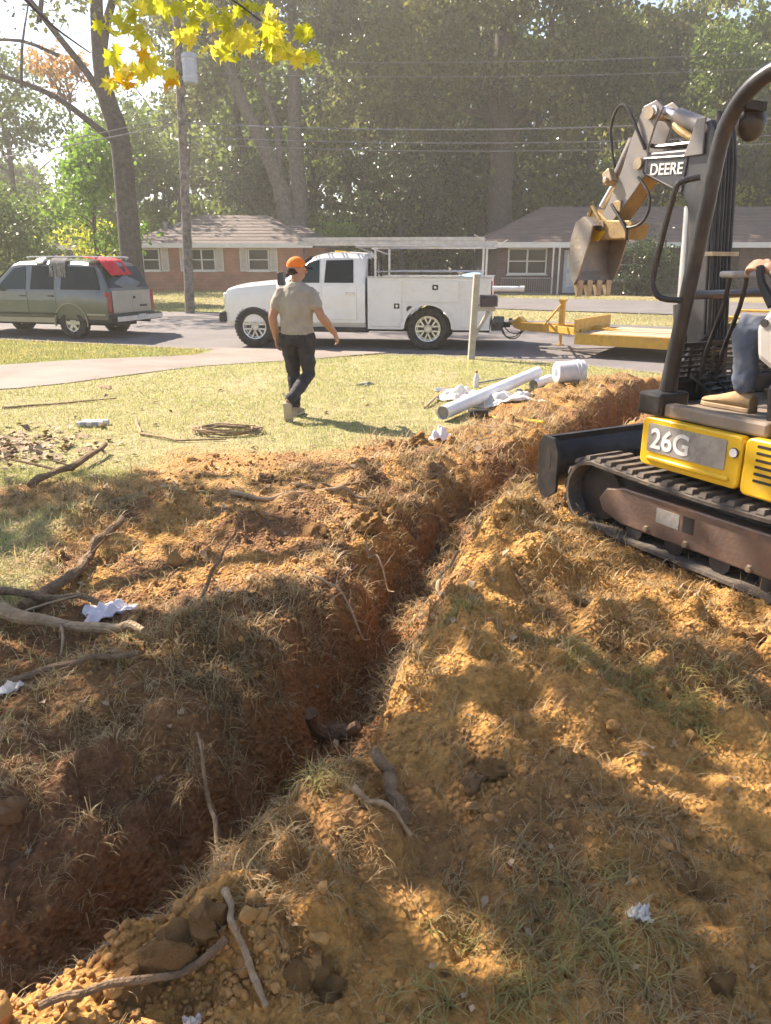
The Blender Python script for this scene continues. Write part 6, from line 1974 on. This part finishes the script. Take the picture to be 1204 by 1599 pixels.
heap_cloth('paper_scrap', -.66, 1.62, .035, .02, .02, 'paper', 'torn white paper scrap at the lip of the trench near the bottom left', 'paper', 9, n=10, rot=.6)
heap_cloth('paper_scrap', .63, 1.50, .024, .022, .02, 'paper', 'crumpled white paper scrap on the turf near the bottom right', 'paper', 10, n=10)
heap_cloth('paper_scrap', -.42, 1.24, .018, .012, .015, 'paper', 'small white scrap beside the dark stick at the bottom edge', 'paper', 11, n=8)
heap_cloth('paper_scrap', -1.42, 2.55, .05, .03, .03, 'paper', 'grey-white scrap at the left picture edge by a thin stick', 'paper', 12, n=8)
# shovel
def tool(label, a, b, m_handle, r=.016, cat='shovel', blade=True, name='shovel', wood=None):
    A, B = Vector(a), Vector(b)
    t = thing(name, label, cat, A)
    d = (B - A)
    L = d.length
    t.rotation_euler = d.to_track_quat('X', 'Z').to_euler()
    MB().tube([(0, 0, 0), (L * .6, 0, .004), (L, 0, 0)], r, 8).build('handle', m_handle, t)
    if blade:
        bl_ = MB()
        secs = []
        for x, w, dp in ((0, .02, .02), (.05, .10, .03), (.10, .125, .03), (.24, .125, .02), (.30, .115, .008)):
            secs.append([(L + x, y * w, -dp + dp * 1.6 * y * y) for y in np.linspace(-1, 1, 9)])
        bl_.loft(secs, closed=False)
        o = bl_.build('blade', 'shovel_steel', t, ang=60)
        md = o.modifiers.new('s', 'SOLIDIFY'); md.thickness = .004
        MB().tube([(L - .16, 0, 0), (L + .06, 0, -.008)], [.021, .018], 8).build('socket', 'yellow_handle', t)
    return t
tool('steel shovel with yellow socket lying on the grass left of the cloth heap', (.45, 8.75, hz(.45, 8.75) + .02), (.70, 9.60, hz(.7, 9.6) + .06), 'wood_handle')
tool('yellow fibreglass rake shaft lying on the straw before the long pipe', (1.08, 8.10, hz(1.08, 8.1) + .03), (1.58, 7.58, hz(1.58, 7.58) + .04), 'yellow_handle', .017, 'tool', False, 'garden_tool')
tool('dark iron bar lying on grass behind the bottle', (1.25, 10.6, hz(1.25, 10.6) + .02), (1.75, 11.2, hz(1.75, 11.2) + .02), 'iron', .012, 'bar', False, 'iron_bar')
hd_ = MB().bx(-.10, .10, -.05, .05, -.03, .05).build('steel_block', 'black_steel', None, bevel=.008)
hd_.location = (.98, 8.05, hz(.98, 8.05) + .045); hd_.rotation_euler = (0, 0, .15)
tag(hd_, 'small black steel block at the near end of the yellow shaft', 'steel block')
bt = thing('bottle', 'clear plastic bottle with a red cap standing on the lawn', 'bottle', (1.22, 10.35, hz(1.22, 10.35)))
MB().lathe([(0, 0), (.034, 0), (.036, .01), (.036, .13), (.030, .16), (.014, .19), (.014, .205), (0, .205)], n=16).build('body', 'pail', bt)
MB().lathe([(0, .2), (.017, .2), (.017, .225), (0, .225)], n=14).build('cap', 'red_lens', bt)
nb = MB().lathe([(.030, 0), (.030, .05), (.024, .06), (0, .06)], n=12).build('jar', 'dusty_grey', None)
nb.location = (1.58, 9.15, hz(1.58, 9.15)); nb.scale = (1.4, 1.4, 2); tag(nb, 'small brown jar standing at the back of the white drop cloth', 'jar')
# twin rolled papers on the left lawn
for i, (dx, dy) in enumerate(((0, 0), (.02, .10))):
    mb = MB().tube([(-.13, 0, 0), (.13, 0, 0)], .032, 14)
    o = mb.build('newspaper_roll', 'paper', None)
    o.location = (-3.02 + dx, 7.75 + dy, hz(-3.02 + dx, 7.75 + dy) + .03)
    o.rotation_euler = (0, 0, .05)
    if i == 0:
        MB().tube([(-.09, 0, 0), (-.03, 0, 0)], .0328, 14).tube([(.02, 0, 0), (.09, 0, 0)], .0328, 14).build('printed_band', 'print_grey', o)
    tag(o, ('printed rolled newspaper on the left lawn, nearer of the pair', 'plain white rolled newspaper on the left lawn, behind the printed one')[i], 'newspaper')
# flat stone and drain lid on the lawn
def clod_mesh(seed, m, rough=.42, n=22, k=14):
    rng = np.random.default_rng(seed)
    o = rng.uniform(0, 50, 2)
    mb = MB()
    mb.ell((0, 0, 0), (1, 1, 1), n, k)
    V = np.array(mb.V)
    s_ = 1 + rough * (pnoise(V[:, 0] * 1.3 + o[0] + V[:, 2], V[:, 1] * 1.3 + o[1] - V[:, 2]) * 1.6 + pnoise(V[:, 0] * 3.3 + o[0] + V[:, 2] * 2, V[:, 1] * 3.3 + o[1] - V[:, 2] * 2) * .9 + np.abs(pnoise(V[:, 0] * 6.3 + o[1] + V[:, 2] * 5, V[:, 1] * 6.3 + o[0] - V[:, 2] * 4)) * .6)
    mb.V = [tuple(v) for v in V * s_[:, None]]
    return mb
def clod(x, y, s3, label, seed, m='clod', dz=0.0, name='soil_clod', cat='clod', smooth=True):
    o = clod_mesh(seed, m).build(name, m, None, smooth=smooth, ang=50)
    o.location = (x, y, hz(x, y) + s3[2] * .12 + dz)
    o.scale = s3
    o.rotation_euler = (0, 0, seed * 1.3)
    return tag(o, label, cat)
clod(-.28, 10.6, (.13, .09, .035), 'flat grey-brown stone on the lawn right of the walking man', 3, 'dusty_grey', name='flat_stone', cat='stone')
clod(-3.75, 10.3, (.14, .07, .03), 'flat tan stone on the lawn near the driveway edge', 4, 'stick_pale', name='flat_stone', cat='stone')
CL = [(-.50, 1.36, (.075, .06, .055), 'large orange clay clod left of the lowest stick', 20, 'clod'), (-.415, 1.42, (.05, .045, .045), 'round orange clay ball beside the pale stick at the bottom', 21, 'clod'),
      (-.56, 1.30, (.05, .045, .04), 'orange clay clod at the bottom edge of the picture on the left', 22, 'clod'), (-.17, 1.36, (.035, .035, .03), 'small clay lump right of the bent pale stick', 23, 'clod'),
      (-.20, 1.33, (.03, .03, .03), 'smallest clay lump of the group right of the bent pale stick', 24, 'clod'), (-.13, 1.33, (.035, .03, .03), 'rightmost clay lump of the group beside the bent pale stick', 25, 'clod'),
      (.335, 2.02, (.05, .04, .035), 'rounded clay clod on the face of the sandy heap', 26, 'clod'), (.27, 1.98, (.035, .03, .03), 'clay clod at the lower left foot of the sandy heap', 27, 'clod_dark'),
      (.82, 1.62, (.04, .04, .035), 'pale clay clod on the bare ground at the lower right', 28, 'clod'), (.78, 1.36, (.03, .028, .026), 'round clay pebble near the lower right corner', 29, 'clod'),
      (.40, 5.88, (.11, .08, .07), 'dark clod on the end of the heap beside the track', 30, 'clod_dark'), (-.92, 5.72, (.07, .06, .05), 'dark lump of soil standing on the sunlit dirt patch', 31, 'clod_dark'),
      (.30, 6.72, (.10, .07, .09), 'orange-brown clod left of the pinkish plastic bag', 32, 'clod'), (.38, 6.50, (.10, .08, .05), 'low brown clod in front of the orange-brown clod by the bag', 33, 'clod_dark'),
      (-1.28, 2.05, (.06, .05, .045), 'brown stone in the shaded bank at the left edge', 34, 'clod_dark'), (-1.15, 1.95, (.04, .04, .035), 'smaller brown stone in the shaded left bank', 35, 'clod_dark'),
      (1.60, 3.05, (.06, .05, .05), 'orange clod beside the lower run of the rubber track', 36, 'clod'), (-.12, 4.55, (.10, .08, .07), 'tan broken clod at the left lip of the trench', 37, 'clod'), (-.42, 4.45, (.08, .07, .06), 'tan clod left of the broken one on the trench lip', 38, 'clod'),
      (-.36, 2.0, (.04, .035, .03), 'reddish clod on the right bank of the trench', 39, 'clod'), (-.30, 2.6, (.05, .05, .04), 'clod lying on the trench floor', 40, 'clod_dark')]
for x, y, s3, lb, sd_, m_ in CL:
    clod(x, y, s3, lb, sd_, m_)

# ------------------------------------------------------------------ sticks and roots
def stick(label, pts, r0, r1, m='stick', name='stick', cat='stick', twigs=(), lift=.01, seed=0):
    rng = np.random.default_rng(seed + 400)
    P = []
    for i in range(len(pts) - 1):
        for k in range(4):
            t = k / 4
            P.append([pts[i][j] + (pts[i + 1][j] - pts[i][j]) * t for j in range(len(pts[i]))])
    P.append(list(pts[-1]))
    c0 = pts[0]
    zc = hz(c0[0], c0[1])
    Q = []
    for i, p in enumerate(P):
        zz = p[2] if len(p) > 2 else 0
        j = 0 if i in (0, len(P) - 1) else 1
        Q.append((p[0] + rng.normal() * r0 * .35 * j, p[1] + rng.normal() * r0 * .35 * j, hz(p[0], p[1]) + lift + r0 * .6 + zz))
    # straighten height so that a stiff stick spans hollows
    zs = np.array([q[2] for q in Q])
    n = len(zs)
    lin = np.linspace(zs[0], zs[-1], n)
    zs = np.maximum(zs * .75 + lin * .25, zs - .03)
    Q = [(q[0] - c0[0], q[1] - c0[1], z - zc) for q, z in zip(Q, zs)]
    mb = MB().tube(Q, [q * rng.uniform(.8, 1.2) for q in taper(r0, r1, n)], 9)
    for f, dx, dy, dz_, rr in twigs:
        b = Vector(Q[int(f * (n - 1))])
        e = b + Vector((dx, dy, dz_))
        mb.tube([b, b.lerp(e, .5) + Vector((.01, 0, .01)), e], [rr, rr * .8, rr * .4], 6)
    o = mb.build(name, m, None)
    o.location = (c0[0], c0[1], zc)
    return tag(o, label, cat)
stick('long grey branch leaning over the shaded dirt toward a cut pale end', [(-1.74, 3.36), (-1.66, 3.75), (-1.64, 4.1, .05), (-1.60, 4.42, .10)], .030, .022, 'stick', 'branch', 'branch', [(.6, .12, -.05, .12, .008), (.8, .16, -.1, .06, .006)], seed=1)
stick('thick sunlit branch entering from the left edge over the white bag', [(-2.0, 3.30, .05), (-1.6, 3.16, .05), (-1.32, 3.06, .03), (-1.02, 2.92, .02)], .034, .016, 'stick_pale', 'branch', 'branch', [(.5, .10, -.25, -.02, .008), (.3, .28, .12, .05, .006)], seed=2)
stick('second branch crossing just behind the thick sunlit branch', [(-2.1, 3.42, .06), (-1.7, 3.42, .05), (-1.35, 3.30, .03)], .026, .012, 'stick', 'branch', 'branch', seed=3)
stick('thin dark stick lying at the left edge below the branches', [(-1.62, 2.55, .02), (-1.3, 2.66, .02), (-.98, 2.74, .02)], .018, .01, 'stick', seed=4)
stick('forked fallen branch on the lawn edge at the far left', [(-2.62, 5.45, .02), (-2.5, 5.9, .03), (-2.46, 6.6, .05)], .034, .018, 'stick', 'branch', 'branch', [(.4, -.75, .35, .03, .012), (.55, -.3, .1, .04, .008)], seed=5)
stick('curved bare stick on the grass right of the rolled newspapers', [(-2.62, 7.98), (-2.38, 7.35), (-1.95, 7.05), (-1.5, 7.1)], .016, .008, 'stick_pale', seed=6)
stick('long weathered root lying across the dirt patch', [(-1.1, 5.25), (-.7, 5.12), (-.35, 5.2), (-.1, 5.25)], .022, .010, 'root', 'root', 'root', [(.3, .25, .25, .03, .008)], seed=7)
stick('dark root behind the long weathered root on the dirt patch', [(-.7, 5.55), (-.45, 5.38), (-.15, 5.45)], .018, .009, 'stick', 'root', 'root', seed=8)
stick('bleached short stick half buried at the shadow edge', [(-1.9, 5.1), (-1.6, 5.25), (-1.3, 5.35)], .018, .012, 'stick_pale', seed=9)
stick('thin upright twig leaning on the left trench lip', [(-.86, 3.30, .02), (-.80, 3.55, .18), (-.72, 3.75, .34)], .009, .004, 'stick', 'twig', 'twig', seed=10)
stick('thin pale stick leaning down the trench side near the grass', [(-.50, 1.95, .05), (-.58, 2.15, .12), (-.66, 2.32, .10)], .011, .006, 'stick_pale', seed=11)
stick('pale peeled stick on the bare ground by the turf clump', [(-.09, 1.80, .01), (.0, 1.77, .012), (.07, 1.75, .01)], .010, .005, 'stick_pale', seed=12)
stick('stubby weathered root stub beside the turf clump', [(-.03, 2.02, .05), (.02, 1.92, .03), (.055, 1.82, .0)], .022, .020, 'stick', 'root', 'root', seed=13)
stick('bent pale stick at the bottom among the clay clods', [(-.385, 1.47, .03), (-.345, 1.38, .02), (-.30, 1.31, .01), (-.26, 1.26, .0)], .010, .007, 'stick_pale', seed=14)
stick('dark stick crossing the clay at the bottom edge', [(-.72, 1.20, .02), (-.55, 1.27, .03), (-.36, 1.36, .03)], .010, .008, 'stick', seed=15)
stick('thin root lying along the clay at the lower left', [(-1.0, 1.35, .02), (-.85, 1.42, .03), (-.70, 1.52, .03)], .010, .006, 'stick', 'root', 'root', seed=16)
stick('pale straight stick on the far left lawn by the driveway', [(-4.4, 8.75), (-3.9, 9.0), (-3.3, 9.4)], .015, .010, 'stick_pale', seed=17)
stick('short root sticking out of the spoil heap', [(.30, 4.02, .02), (.33, 4.18, .06), (.44, 4.3, .08)], .014, .008, 'root', 'root', 'root', seed=18)
stick('branching pale root reaching over the trench from its left lip', [(-.38, 3.72, .03), (-.22, 3.62, .10), (-.08, 3.45, .25)], .009, .004, 'root', 'root', 'root', [(.4, .12, .14, .06, .004), (.6, -.05, -.2, .05, .004), (.8, .10, .05, -.10, .003), (.2, -.2, .1, .05, .004)], seed=19)
stick('second branching pale root above the trench further along', [(-.12, 4.35, .05), (-.02, 4.15, .12), (.05, 3.98, .20)], .008, .003, 'root', 'root', 'root', [(.5, .08, .1, .08, .003), (.7, -.1, -.1, .02, .003)], seed=20)
stick('long thin root trailing over the trench bank beside the bag', [(.95, 6.75, .05), (.72, 6.55, .06), (.62, 6.3, .05)], .008, .004, 'root', 'root', 'root', [(.4, .2, .2, .05, .004), (.6, .1, -.3, .05, .003)], seed=21)
stick('curved straw root lying along the bank below the yellow shaft', [(.85, 7.55, .03), (1.15, 7.35, .03), (1.4, 7.3, .02)], .010, .005, 'root', 'root', 'root', seed=22)
stick('log lying on the trench floor', [(-.34, 2.95, .02), (-.22, 2.98, .02), (-.12, 2.92, .02)], .035, .028, 'stick', 'log', 'log', seed=23)
# coil of dried vine
cv = MB()
rngv = np.random.default_rng(6)
for q in range(9):
    a0, r_ = rngv.uniform(0, 6.28), rngv.uniform(.6, 1.0)
    pts = [(.36 * r_ * math.cos(a0 + a) + rngv.normal() * .01, .22 * r_ * math.sin(a0 + a) + rngv.normal() * .01, .02 + .012 * q * .4 + .008 * math.sin(3 * a + q)) for a in np.linspace(0, 4.6, 16)]
    cv.tube(pts, .009, 5)
o = cv.build('vine_coil', 'stick_pale', None); o.location = (-1.55, 7.45, hz(-1.55, 7.45)); tag(o, 'flat coil of dried vine lying on the grass behind the man', 'vine')
# ------------------------------------------------------------------ grass, straw, litter (stuff)
def blades(X, Y, L, W, lean, rng, segs=2, zoff=-.005, flat=None, az=None):
    """curved tapering blades -> V, F"""
    n = len(X)
    Z = height(X, Y) + zoff
    a = rng.uniform(0, 2 * np.pi, n) if az is None else az
    dx, dy = np.cos(a), np.sin(a)
    wx, wy = -dy, dx
    tilt = lean if flat is None else flat
    V = np.zeros((n, 2 * segs + 1, 3))
    px, py, pz = X.copy(), Y.copy(), Z.copy()
    ang = tilt * .45
    for s_ in range(segs + 1):
        w = W * (1 - s_ / segs)
        if s_ < segs:
            V[:, 2 * s_, 0] = px - wx * w / 2; V[:, 2 * s_, 1] = py - wy * w / 2; V[:, 2 * s_, 2] = pz
            V[:, 2 * s_ + 1, 0] = px + wx * w / 2; V[:, 2 * s_ + 1, 1] = py + wy * w / 2; V[:, 2 * s_ + 1, 2] = pz
            ln = L / segs
            px = px + dx * ln * np.sin(ang); py = py + dy * ln * np.sin(ang); pz = pz + ln * np.cos(ang)
            ang = ang + tilt / segs
        else:
            V[:, 2 * s_, 0] = px; V[:, 2 * s_, 1] = py; V[:, 2 * s_, 2] = pz
    b = np.arange(n)[:, None] * (2 * segs + 1)
    Fs = []
    for s_ in range(segs - 1):
        Fs.append(b + np.array([[2 * s_, 2 * s_ + 1, 2 * s_ + 3]])); Fs.append(b + np.array([[2 * s_, 2 * s_ + 3, 2 * s_ + 2]]))
    Fs.append(b + np.array([[2 * segs - 2, 2 * segs - 1, 2 * segs]]))
    return V.reshape(-1, 3), np.concatenate(Fs)
rg = np.random.default_rng(2024)
def in_drive(x, y):
    a = np.interp(x, DR_N[:, 0], DR_N[:, 1]); b = np.interp(x, DR_F[:, 0], DR_F[:, 1], right=99)
    b = np.where(x > -3.55, 99, b)
    return (y > a - .03) & (y < b + .03) & (x < .1)
# lawn
N = 230000
u = rg.uniform(-.62, .62, N); y = 5.2 + (19.5 - 5.2) * rg.random(N) ** 1.1
x = u * (y + 1.2)
ok = (y < street_n(x) - .28) & ~in_drive(x, y)
sd, tt, w, dug, nn = masks(x, y)
ok &= (rg.random(N) > dug * 1.15) & (np.abs(sd) > w) & (rg.random(N) < np.clip(.95 - 1.5 * fbm(x + 5, y, .8, 4), .2, 1))
x, y, dug = x[ok], y[ok], dug[ok]
gm = (x < -3.4) & (y > np.interp(x, DR_F[:, 0], DR_F[:, 1]))
for sel, m, lb, hgt in ((~gm, 'grass_lawn', 'short dry straw-green lawn between dirt and street', .042), (gm, 'grass_green', 'greener grass strip between driveway and parked SUV', .055)):
    X, Y = x[sel], y[sel]
    sc_ = np.clip(Y / 9, .7, 1.8)
    V, Fq = blades(X, Y, hgt * rg.uniform(.6, 1.5, len(X)), .009 * sc_, rg.uniform(.4, 1.7, len(X)), rg, 2)
    o = np_obj('grass', np_mesh('grass', V, 3, Fq, m)); tag(o, lb, 'grass', None, 'stuff')
# shaded turf on the left by the branches
N = 30000
x = rg.uniform(-3.4, -1.0, N); y = rg.uniform(2.1, 6.0, N)
sd, tt, w, dug, nn = masks(x, y)
ok = (rg.random(N) > dug * 1.05) | ((rg.random(N) < .10))
ok &= sd < -.5
V, Fq = blades(x[ok], y[ok], .055 * rg.uniform(.6, 1.6, ok.sum()), np.full(ok.sum(), .0055), rg.uniform(.4, 1.9, ok.sum()), rg, 2)
o = np_obj('grass', np_mesh('grass', V, 3, Fq, 'grass_lawn')); tag(o, 'patch of pale lawn left under the fallen branches', 'grass', None, 'stuff')
# tufts torn up with the soil
TUF = [(-1.15, 2.2, .2, 350, 1), (-.85, 2.15, .15, 250, 1), (-1.35, 2.35, .25, 400, 0), (-1.0, 1.85, .15, 200, 1), (-1.4, 1.9, .2, 250, 0), (-.7, 2.35, .12, 200, 0), (-.55, 2.9, .1, 200, 1), (-.35, 3.3, .1, 200, 1), (-.3, 4.0, .15, 300, 0), (-.1, 4.6, .2, 300, 0), (.1, 5.2, .2, 300, 0), (-.75, 3.05, .22, 900, 1), (-.62, 2.75, .20, 800, 1), (-1.0, 2.95, .2, 500, 1), (-.5, 3.6, .18, 450, 1), (-.95, 2.5, .25, 500, 1), (-1.2, 2.75, .3, 500, 0), (-.55, 2.45, .10, 200, 1),
       (-.27, 1.98, .10, 300, 2), (-.33, 1.75, .16, 700, 1), (-.18, 1.62, .14, 500, 1), (-.45, 1.6, .12, 400, 1), (-.20, 1.95, .12, 300, 1), (-.05, 1.70, .14, 300, 0), (-.3, 1.52, .10, 250, 1),
       (.15, 3.35, .15, 280, 1), (-.02, 3.1, .14, 250, 1), (.28, 3.0, .10, 200, 2), (.35, 4.35, .16, 350, 1), (.15, 3.85, .12, 200, 1), (.5, 4.9, .16, 400, 1), (.85, 4.6, .22, 500, 1), (.75, 5.2, .2, 400, 1),
       (1.05, 3.9, .3, 700, 1), (.8, 3.4, .22, 450, 1), (1.25, 3.45, .3, 700, 1), (1.0, 3.0, .28, 700, 1), (1.35, 2.8, .3, 800, 1), (1.15, 2.55, .25, 650, 2), (.85, 2.7, .15, 300, 2), (1.5, 2.4, .25, 500, 1), (.15, 2.55, .12, 250, 1), (0.0, 2.75, .1, 200, 1),
       (.42, 1.52, .16, 500, 1), (.30, 1.42, .14, 420, 2), (.55, 1.45, .16, 520, 2), (.45, 1.68, .2, 450, 1), (.7, 1.55, .2, 400, 1), (.2, 1.6, .15, 260, 1), (.75, 1.8, .22, 420, 1), (.6, 1.28, .16, 420, 1), (.85, 1.35, .2, 350, 1), (.15, 1.25, .15, 250, 2), (.35, 1.22, .14, 300, 2), (.95, 1.55, .2, 300, 0),
       (-1.7, 5.2, .25, 200, 1), (-.8, 5.85, .16, 260, 1), (-.1, 5.6, .2, 200, 0), (.2, 6.2, .25, 400, 0), (-2.2, 5.3, .4, 700, 1), (-1.9, 4.8, .3, 400, 1),
       (.65, 6.7, .3, 700, 0), (1.05, 7.4, .35, 700, 0), (1.5, 8.0, .35, 650, 0), (1.9, 8.8, .4, 700, 0), (2.4, 9.5, .45, 700, 0), (1.2, 6.9, .2, 300, 0), (2.9, 10.4, .5, 800, 0), (1.65, 7.6, .2, 500, 0), (.35, 5.85, .2, 350, 0)]
GR = {0: [], 1: [], 2: []}
for tx0, ty0, r, n, kind in TUF:
    n = int(n * (1.1 if kind else .75)); r = r * 1.15
    k = max(4, n // 14)
    cx = tx0 + rg.normal(size=k) * r * .55; cy = ty0 + rg.normal(size=k) * r * .55
    i = rg.integers(0, k, n)
    s_ = np.clip(ty0 / 3, .6, 2.2)
    GR[kind].append(np.stack([cx[i] + rg.normal(size=n) * .013 * s_, cy[i] + rg.normal(size=n) * .013 * s_, np.full(n, s_), rg.uniform(-.5, .5, k)[i] + np.arctan2(-1, 0.4)], 1))
for kind, m, lb, L0, W0 in ((0, 'straw', 'matted dry straw on the trench banks', .09, .0048), (1, 'grass_tuft', 'torn clumps of turf grass on spoil and trench edge', .085, .0062), (2, 'grass_green', 'tufts of fresh green grass blades among the dirt', .095, .0068)):
    A = np.concatenate(GR[kind])
    n = len(A)
    az = np.where(rg.random(n) < .5, rg.uniform(0, 6.28, n), A[:, 3] + rg.normal(size=n) * .9)
    V, Fq = blades(A[:, 0], A[:, 1], L0 * np.sqrt(A[:, 2]) * rg.uniform(.5, 1.7, n), W0 * A[:, 2] * rg.uniform(.7, 1.3, n), rg.uniform(.9, 2.9, n), rg, 3, -.006, None, az)
    o = np_obj('turf' if kind == 1 else ('straw' if kind == 0 else 'grass'), np_mesh('turf', V, 3, Fq, m)); tag(o, lb, 'grass', None, 'stuff')
# loose straw and rootlets lying about on the dug soil
N = 46000
u = rg.uniform(-.62, .62, N); y = 1.0 + 8.6 * rg.random(N) ** 1.3
x = u * (y + 1.1)
sd, tt, w, dug, nn = masks(x, y)
d3 = fbm(x + 11, y + 5, 1.6, 3)
ok = (dug > .35) & (rg.random(N) < np.clip(.42 + 1.5 * d3, .05, 1) * (1 - .75 * sstep(4.5, 5.2, y) * sstep(0.1, -.4, x)))
x, y = x[ok], y[ok]; n = len(x)
s_ = np.clip(y / 3, .55, 2.2)
V, Fq = blades(x, y, .070 * s_ ** .7 * rg.uniform(.3, 1.9, n), .0046 * s_ * rg.uniform(.7, 1.4, n), rg.normal(size=n) * .5, rg, 3, .004, np.where(rg.random(n) < .8, rg.uniform(1.5, 2.1, n), rg.uniform(.4, 1.4, n)))
o = np_obj('straw', np_mesh('straw', V, 3, Fq, 'straw')); tag(o, 'loose straw and dead grass blades strewn over the dug soil', 'straw', None, 'stuff')
N = 3500
t_ = rg.uniform(0, _tl[-3], N)
cx = np.interp(t_, _tl, TR[:, 0]); cy = np.interp(t_, _tl, TR[:, 1]); cw = np.interp(t_, _tl, TW)
off = -cw - rg.uniform(-.12, .10, N)
x = cx + off * .88; y = cy - off * .45
n = N
s_ = np.clip(y / 3, .55, 2.2)
V, Fq = blades(x, y, .09 * s_ ** .8 * rg.uniform(.3, 1.6, n), .0022 * s_, rg.uniform(.3, 2.4, n), rg, 3, .0, None, rg.normal(size=n) * .8 - .4)
o = np_obj('rootlets', np_mesh('rootlets', V, 3, Fq, 'rootlet')); tag(o, 'fine hanging rootlets along the cut trench edge', 'roots', None, 'stuff')
# crumbs of soil
def crumbs(x, y, s_, m, lb, rng):
    base = clod_mesh(3, m, .5, 6, 4)
    B = np.array(base.V); Fb = np.array([f for f in base.F if len(f) == 4])
    n = len(x)
    z = height(x, y)
    R = rand_rot(n, rng)
    sc_ = s_[:, None] * rng.uniform(.7, 1.2, (n, 3))
    V = np.einsum('nij,nkj->nki', R, B[None] * sc_[:, None, :]) + np.stack([x, y, z + s_ * .4], 1)[:, None, :]
    Fq = (np.arange(n)[:, None, None] * len(B) + Fb[None]).reshape(-1, 4)
    o = np_obj('soil_crumbs', np_mesh('soil_crumbs', V.reshape(-1, 3), 4, Fq, m, True)); tag(o, lb, 'soil', None, 'stuff')
N = 26000
u = rg.uniform(-.6, .6, N); y = 1.0 + 6.2 * rg.random(N) ** 1.4; x = u * (y + 1.1)
sd, tt, w, dug, nn = masks(x, y)
d3 = fbm(x + 3, y + 25, 1.9, 3)
ok = (dug > .5) & (rg.random(N) < np.clip(.3 + 1.5 * d3, .04, 1)) & (sd > -2.4)
x, y = x[ok], y[ok]
crumbs(x, y, np.clip(y / 3, .5, 1.8) * .0045 * np.exp(rg.normal(size=len(x)) * .55), 'clod', 'loose crumbs of orange clay scattered over the soil', rg)
n = 700
x = np.concatenate([rg.normal(-.42, .17, n), rg.normal(-.85, .22, 500), rg.normal(.30, .06, 160), rg.normal(.62, .22, 200)])
y = np.concatenate([rg.normal(1.34, .10, n), rg.normal(1.25, .12, 500), rg.normal(2.02, .12, 160), rg.normal(1.95, .2, 200)])
crumbs(x, y, .0056 * np.exp(rg.normal(size=len(x)) * .55), 'clod', 'broken orange clay lumps heaped at the lower left', rg)
# dead leaves
def leaf_flat(C, size, rng):
    n = len(C)
    a = rng.uniform(0, 6.28, n); t1 = rng.normal(size=n) * .35; t2 = rng.normal(size=n) * .35
    s_ = size * rng.uniform(.5, 1.4, n)
    L = LEAF * np.array([1, 1, 1.6])
    x = L[None, :, 0] * np.cos(a)[:, None] - L[None, :, 1] * np.sin(a)[:, None]
    y = L[None, :, 0] * np.sin(a)[:, None] + L[None, :, 1] * np.cos(a)[:, None]
    z = L[None, :, 2] + x * t1[:, None] + y * t2[:, None]
    V = np.stack([x, y, z], -1) * s_[:, None, None] + C[:, None, :]
    b = np.arange(n)[:, None] * 4
    return V.reshape(-1, 3), np.concatenate([b + np.array([[0, 1, 2]]), b + np.array([[0, 2, 3]])], 0)
n = 420
u = rg.uniform(-.6, .6, n); y = 1.2 + 9 * rg.random(n) ** 1.2; x = u * (y + 1.0)
ok = y < 12
P = np.stack([x, y, height(x, y) + .012], 1)
V, Fq = leaf_flat(P, .05 * np.clip(P[:, 1] / 4, .45, 1.2), rg)
o = np_obj('fallen_leaves', np_mesh('fallen_leaves', V, 3, Fq, 'dry_leaf')); tag(o, 'curled dead leaves scattered over lawn and soil', 'leaves', None, 'stuff')
n = 900
x = rg.normal(-3.7, .5, n); y = rg.normal(6.6, .5, n)
P = np.stack([x, y, height(x, y) + .005 + .02 * rg.random(n)], 1)
V, Fq = leaf_flat(P, .075, rg)
o = np_obj('fallen_leaves', np_mesh('fallen_leaves', V, 3, Fq, 'dry_leaf')); tag(o, 'drift of pale dead leaves at the left edge of the lawn', 'leaves', None, 'stuff')
# far verge across the street
N = 26000
x = rg.uniform(-16, 12, N); y = street_f(x) + rg.uniform(.1, 16, N) ** 1.0
ok = ~((x > 3) & (y > street_f(x) + 4.3 + .1 * x) & (y < street_f(x) + 10.7 + .22 * x)) & (y < 43.5)
ok &= ~((x > 5) & (y > 39))
X, Y = x[ok], y[ok]
V, Fq = blades(X, Y, .07 * rg.uniform(.6, 1.5, len(X)), np.full(len(X), .035), rg.uniform(.4, 1.7, len(X)), rg, 2)
o = np_obj('grass', np_mesh('grass', V, 3, Fq, 'grass_lawn')); tag(o, 'dry grass verge across the street before the houses', 'grass', None, 'stuff')

# ------------------------------------------------------------------ thin air volume added to imitate veiling lens glare
hzb = MB().bx(-140, 140, -30, 160, -3, 34).build('glare_haze', mat('glare_haze_air', (1, 1, 1)), None, smooth=False)
hm_ = bpy.data.materials.new('glare_haze_air')
hm_.use_nodes = True
hn = hm_.node_tree.nodes
hn.remove(hn['Principled BSDF'])
pv = hn.new('ShaderNodeVolumePrincipled')
pv.inputs['Color'].default_value = (0.93, 0.92, 0.86, 1)
pv.inputs['Density'].default_value = 0.0016
pv.inputs['Anisotropy'].default_value = 0.45
hm_.node_tree.links.new(pv.outputs[0], hn['Material Output'].inputs['Volume'])
hzb.data.materials.clear()
hzb.data.materials.append(hm_)
tag(hzb, 'thin haze volume added to imitate veiling lens glare between lawn and woods', None, None, 'stuff')
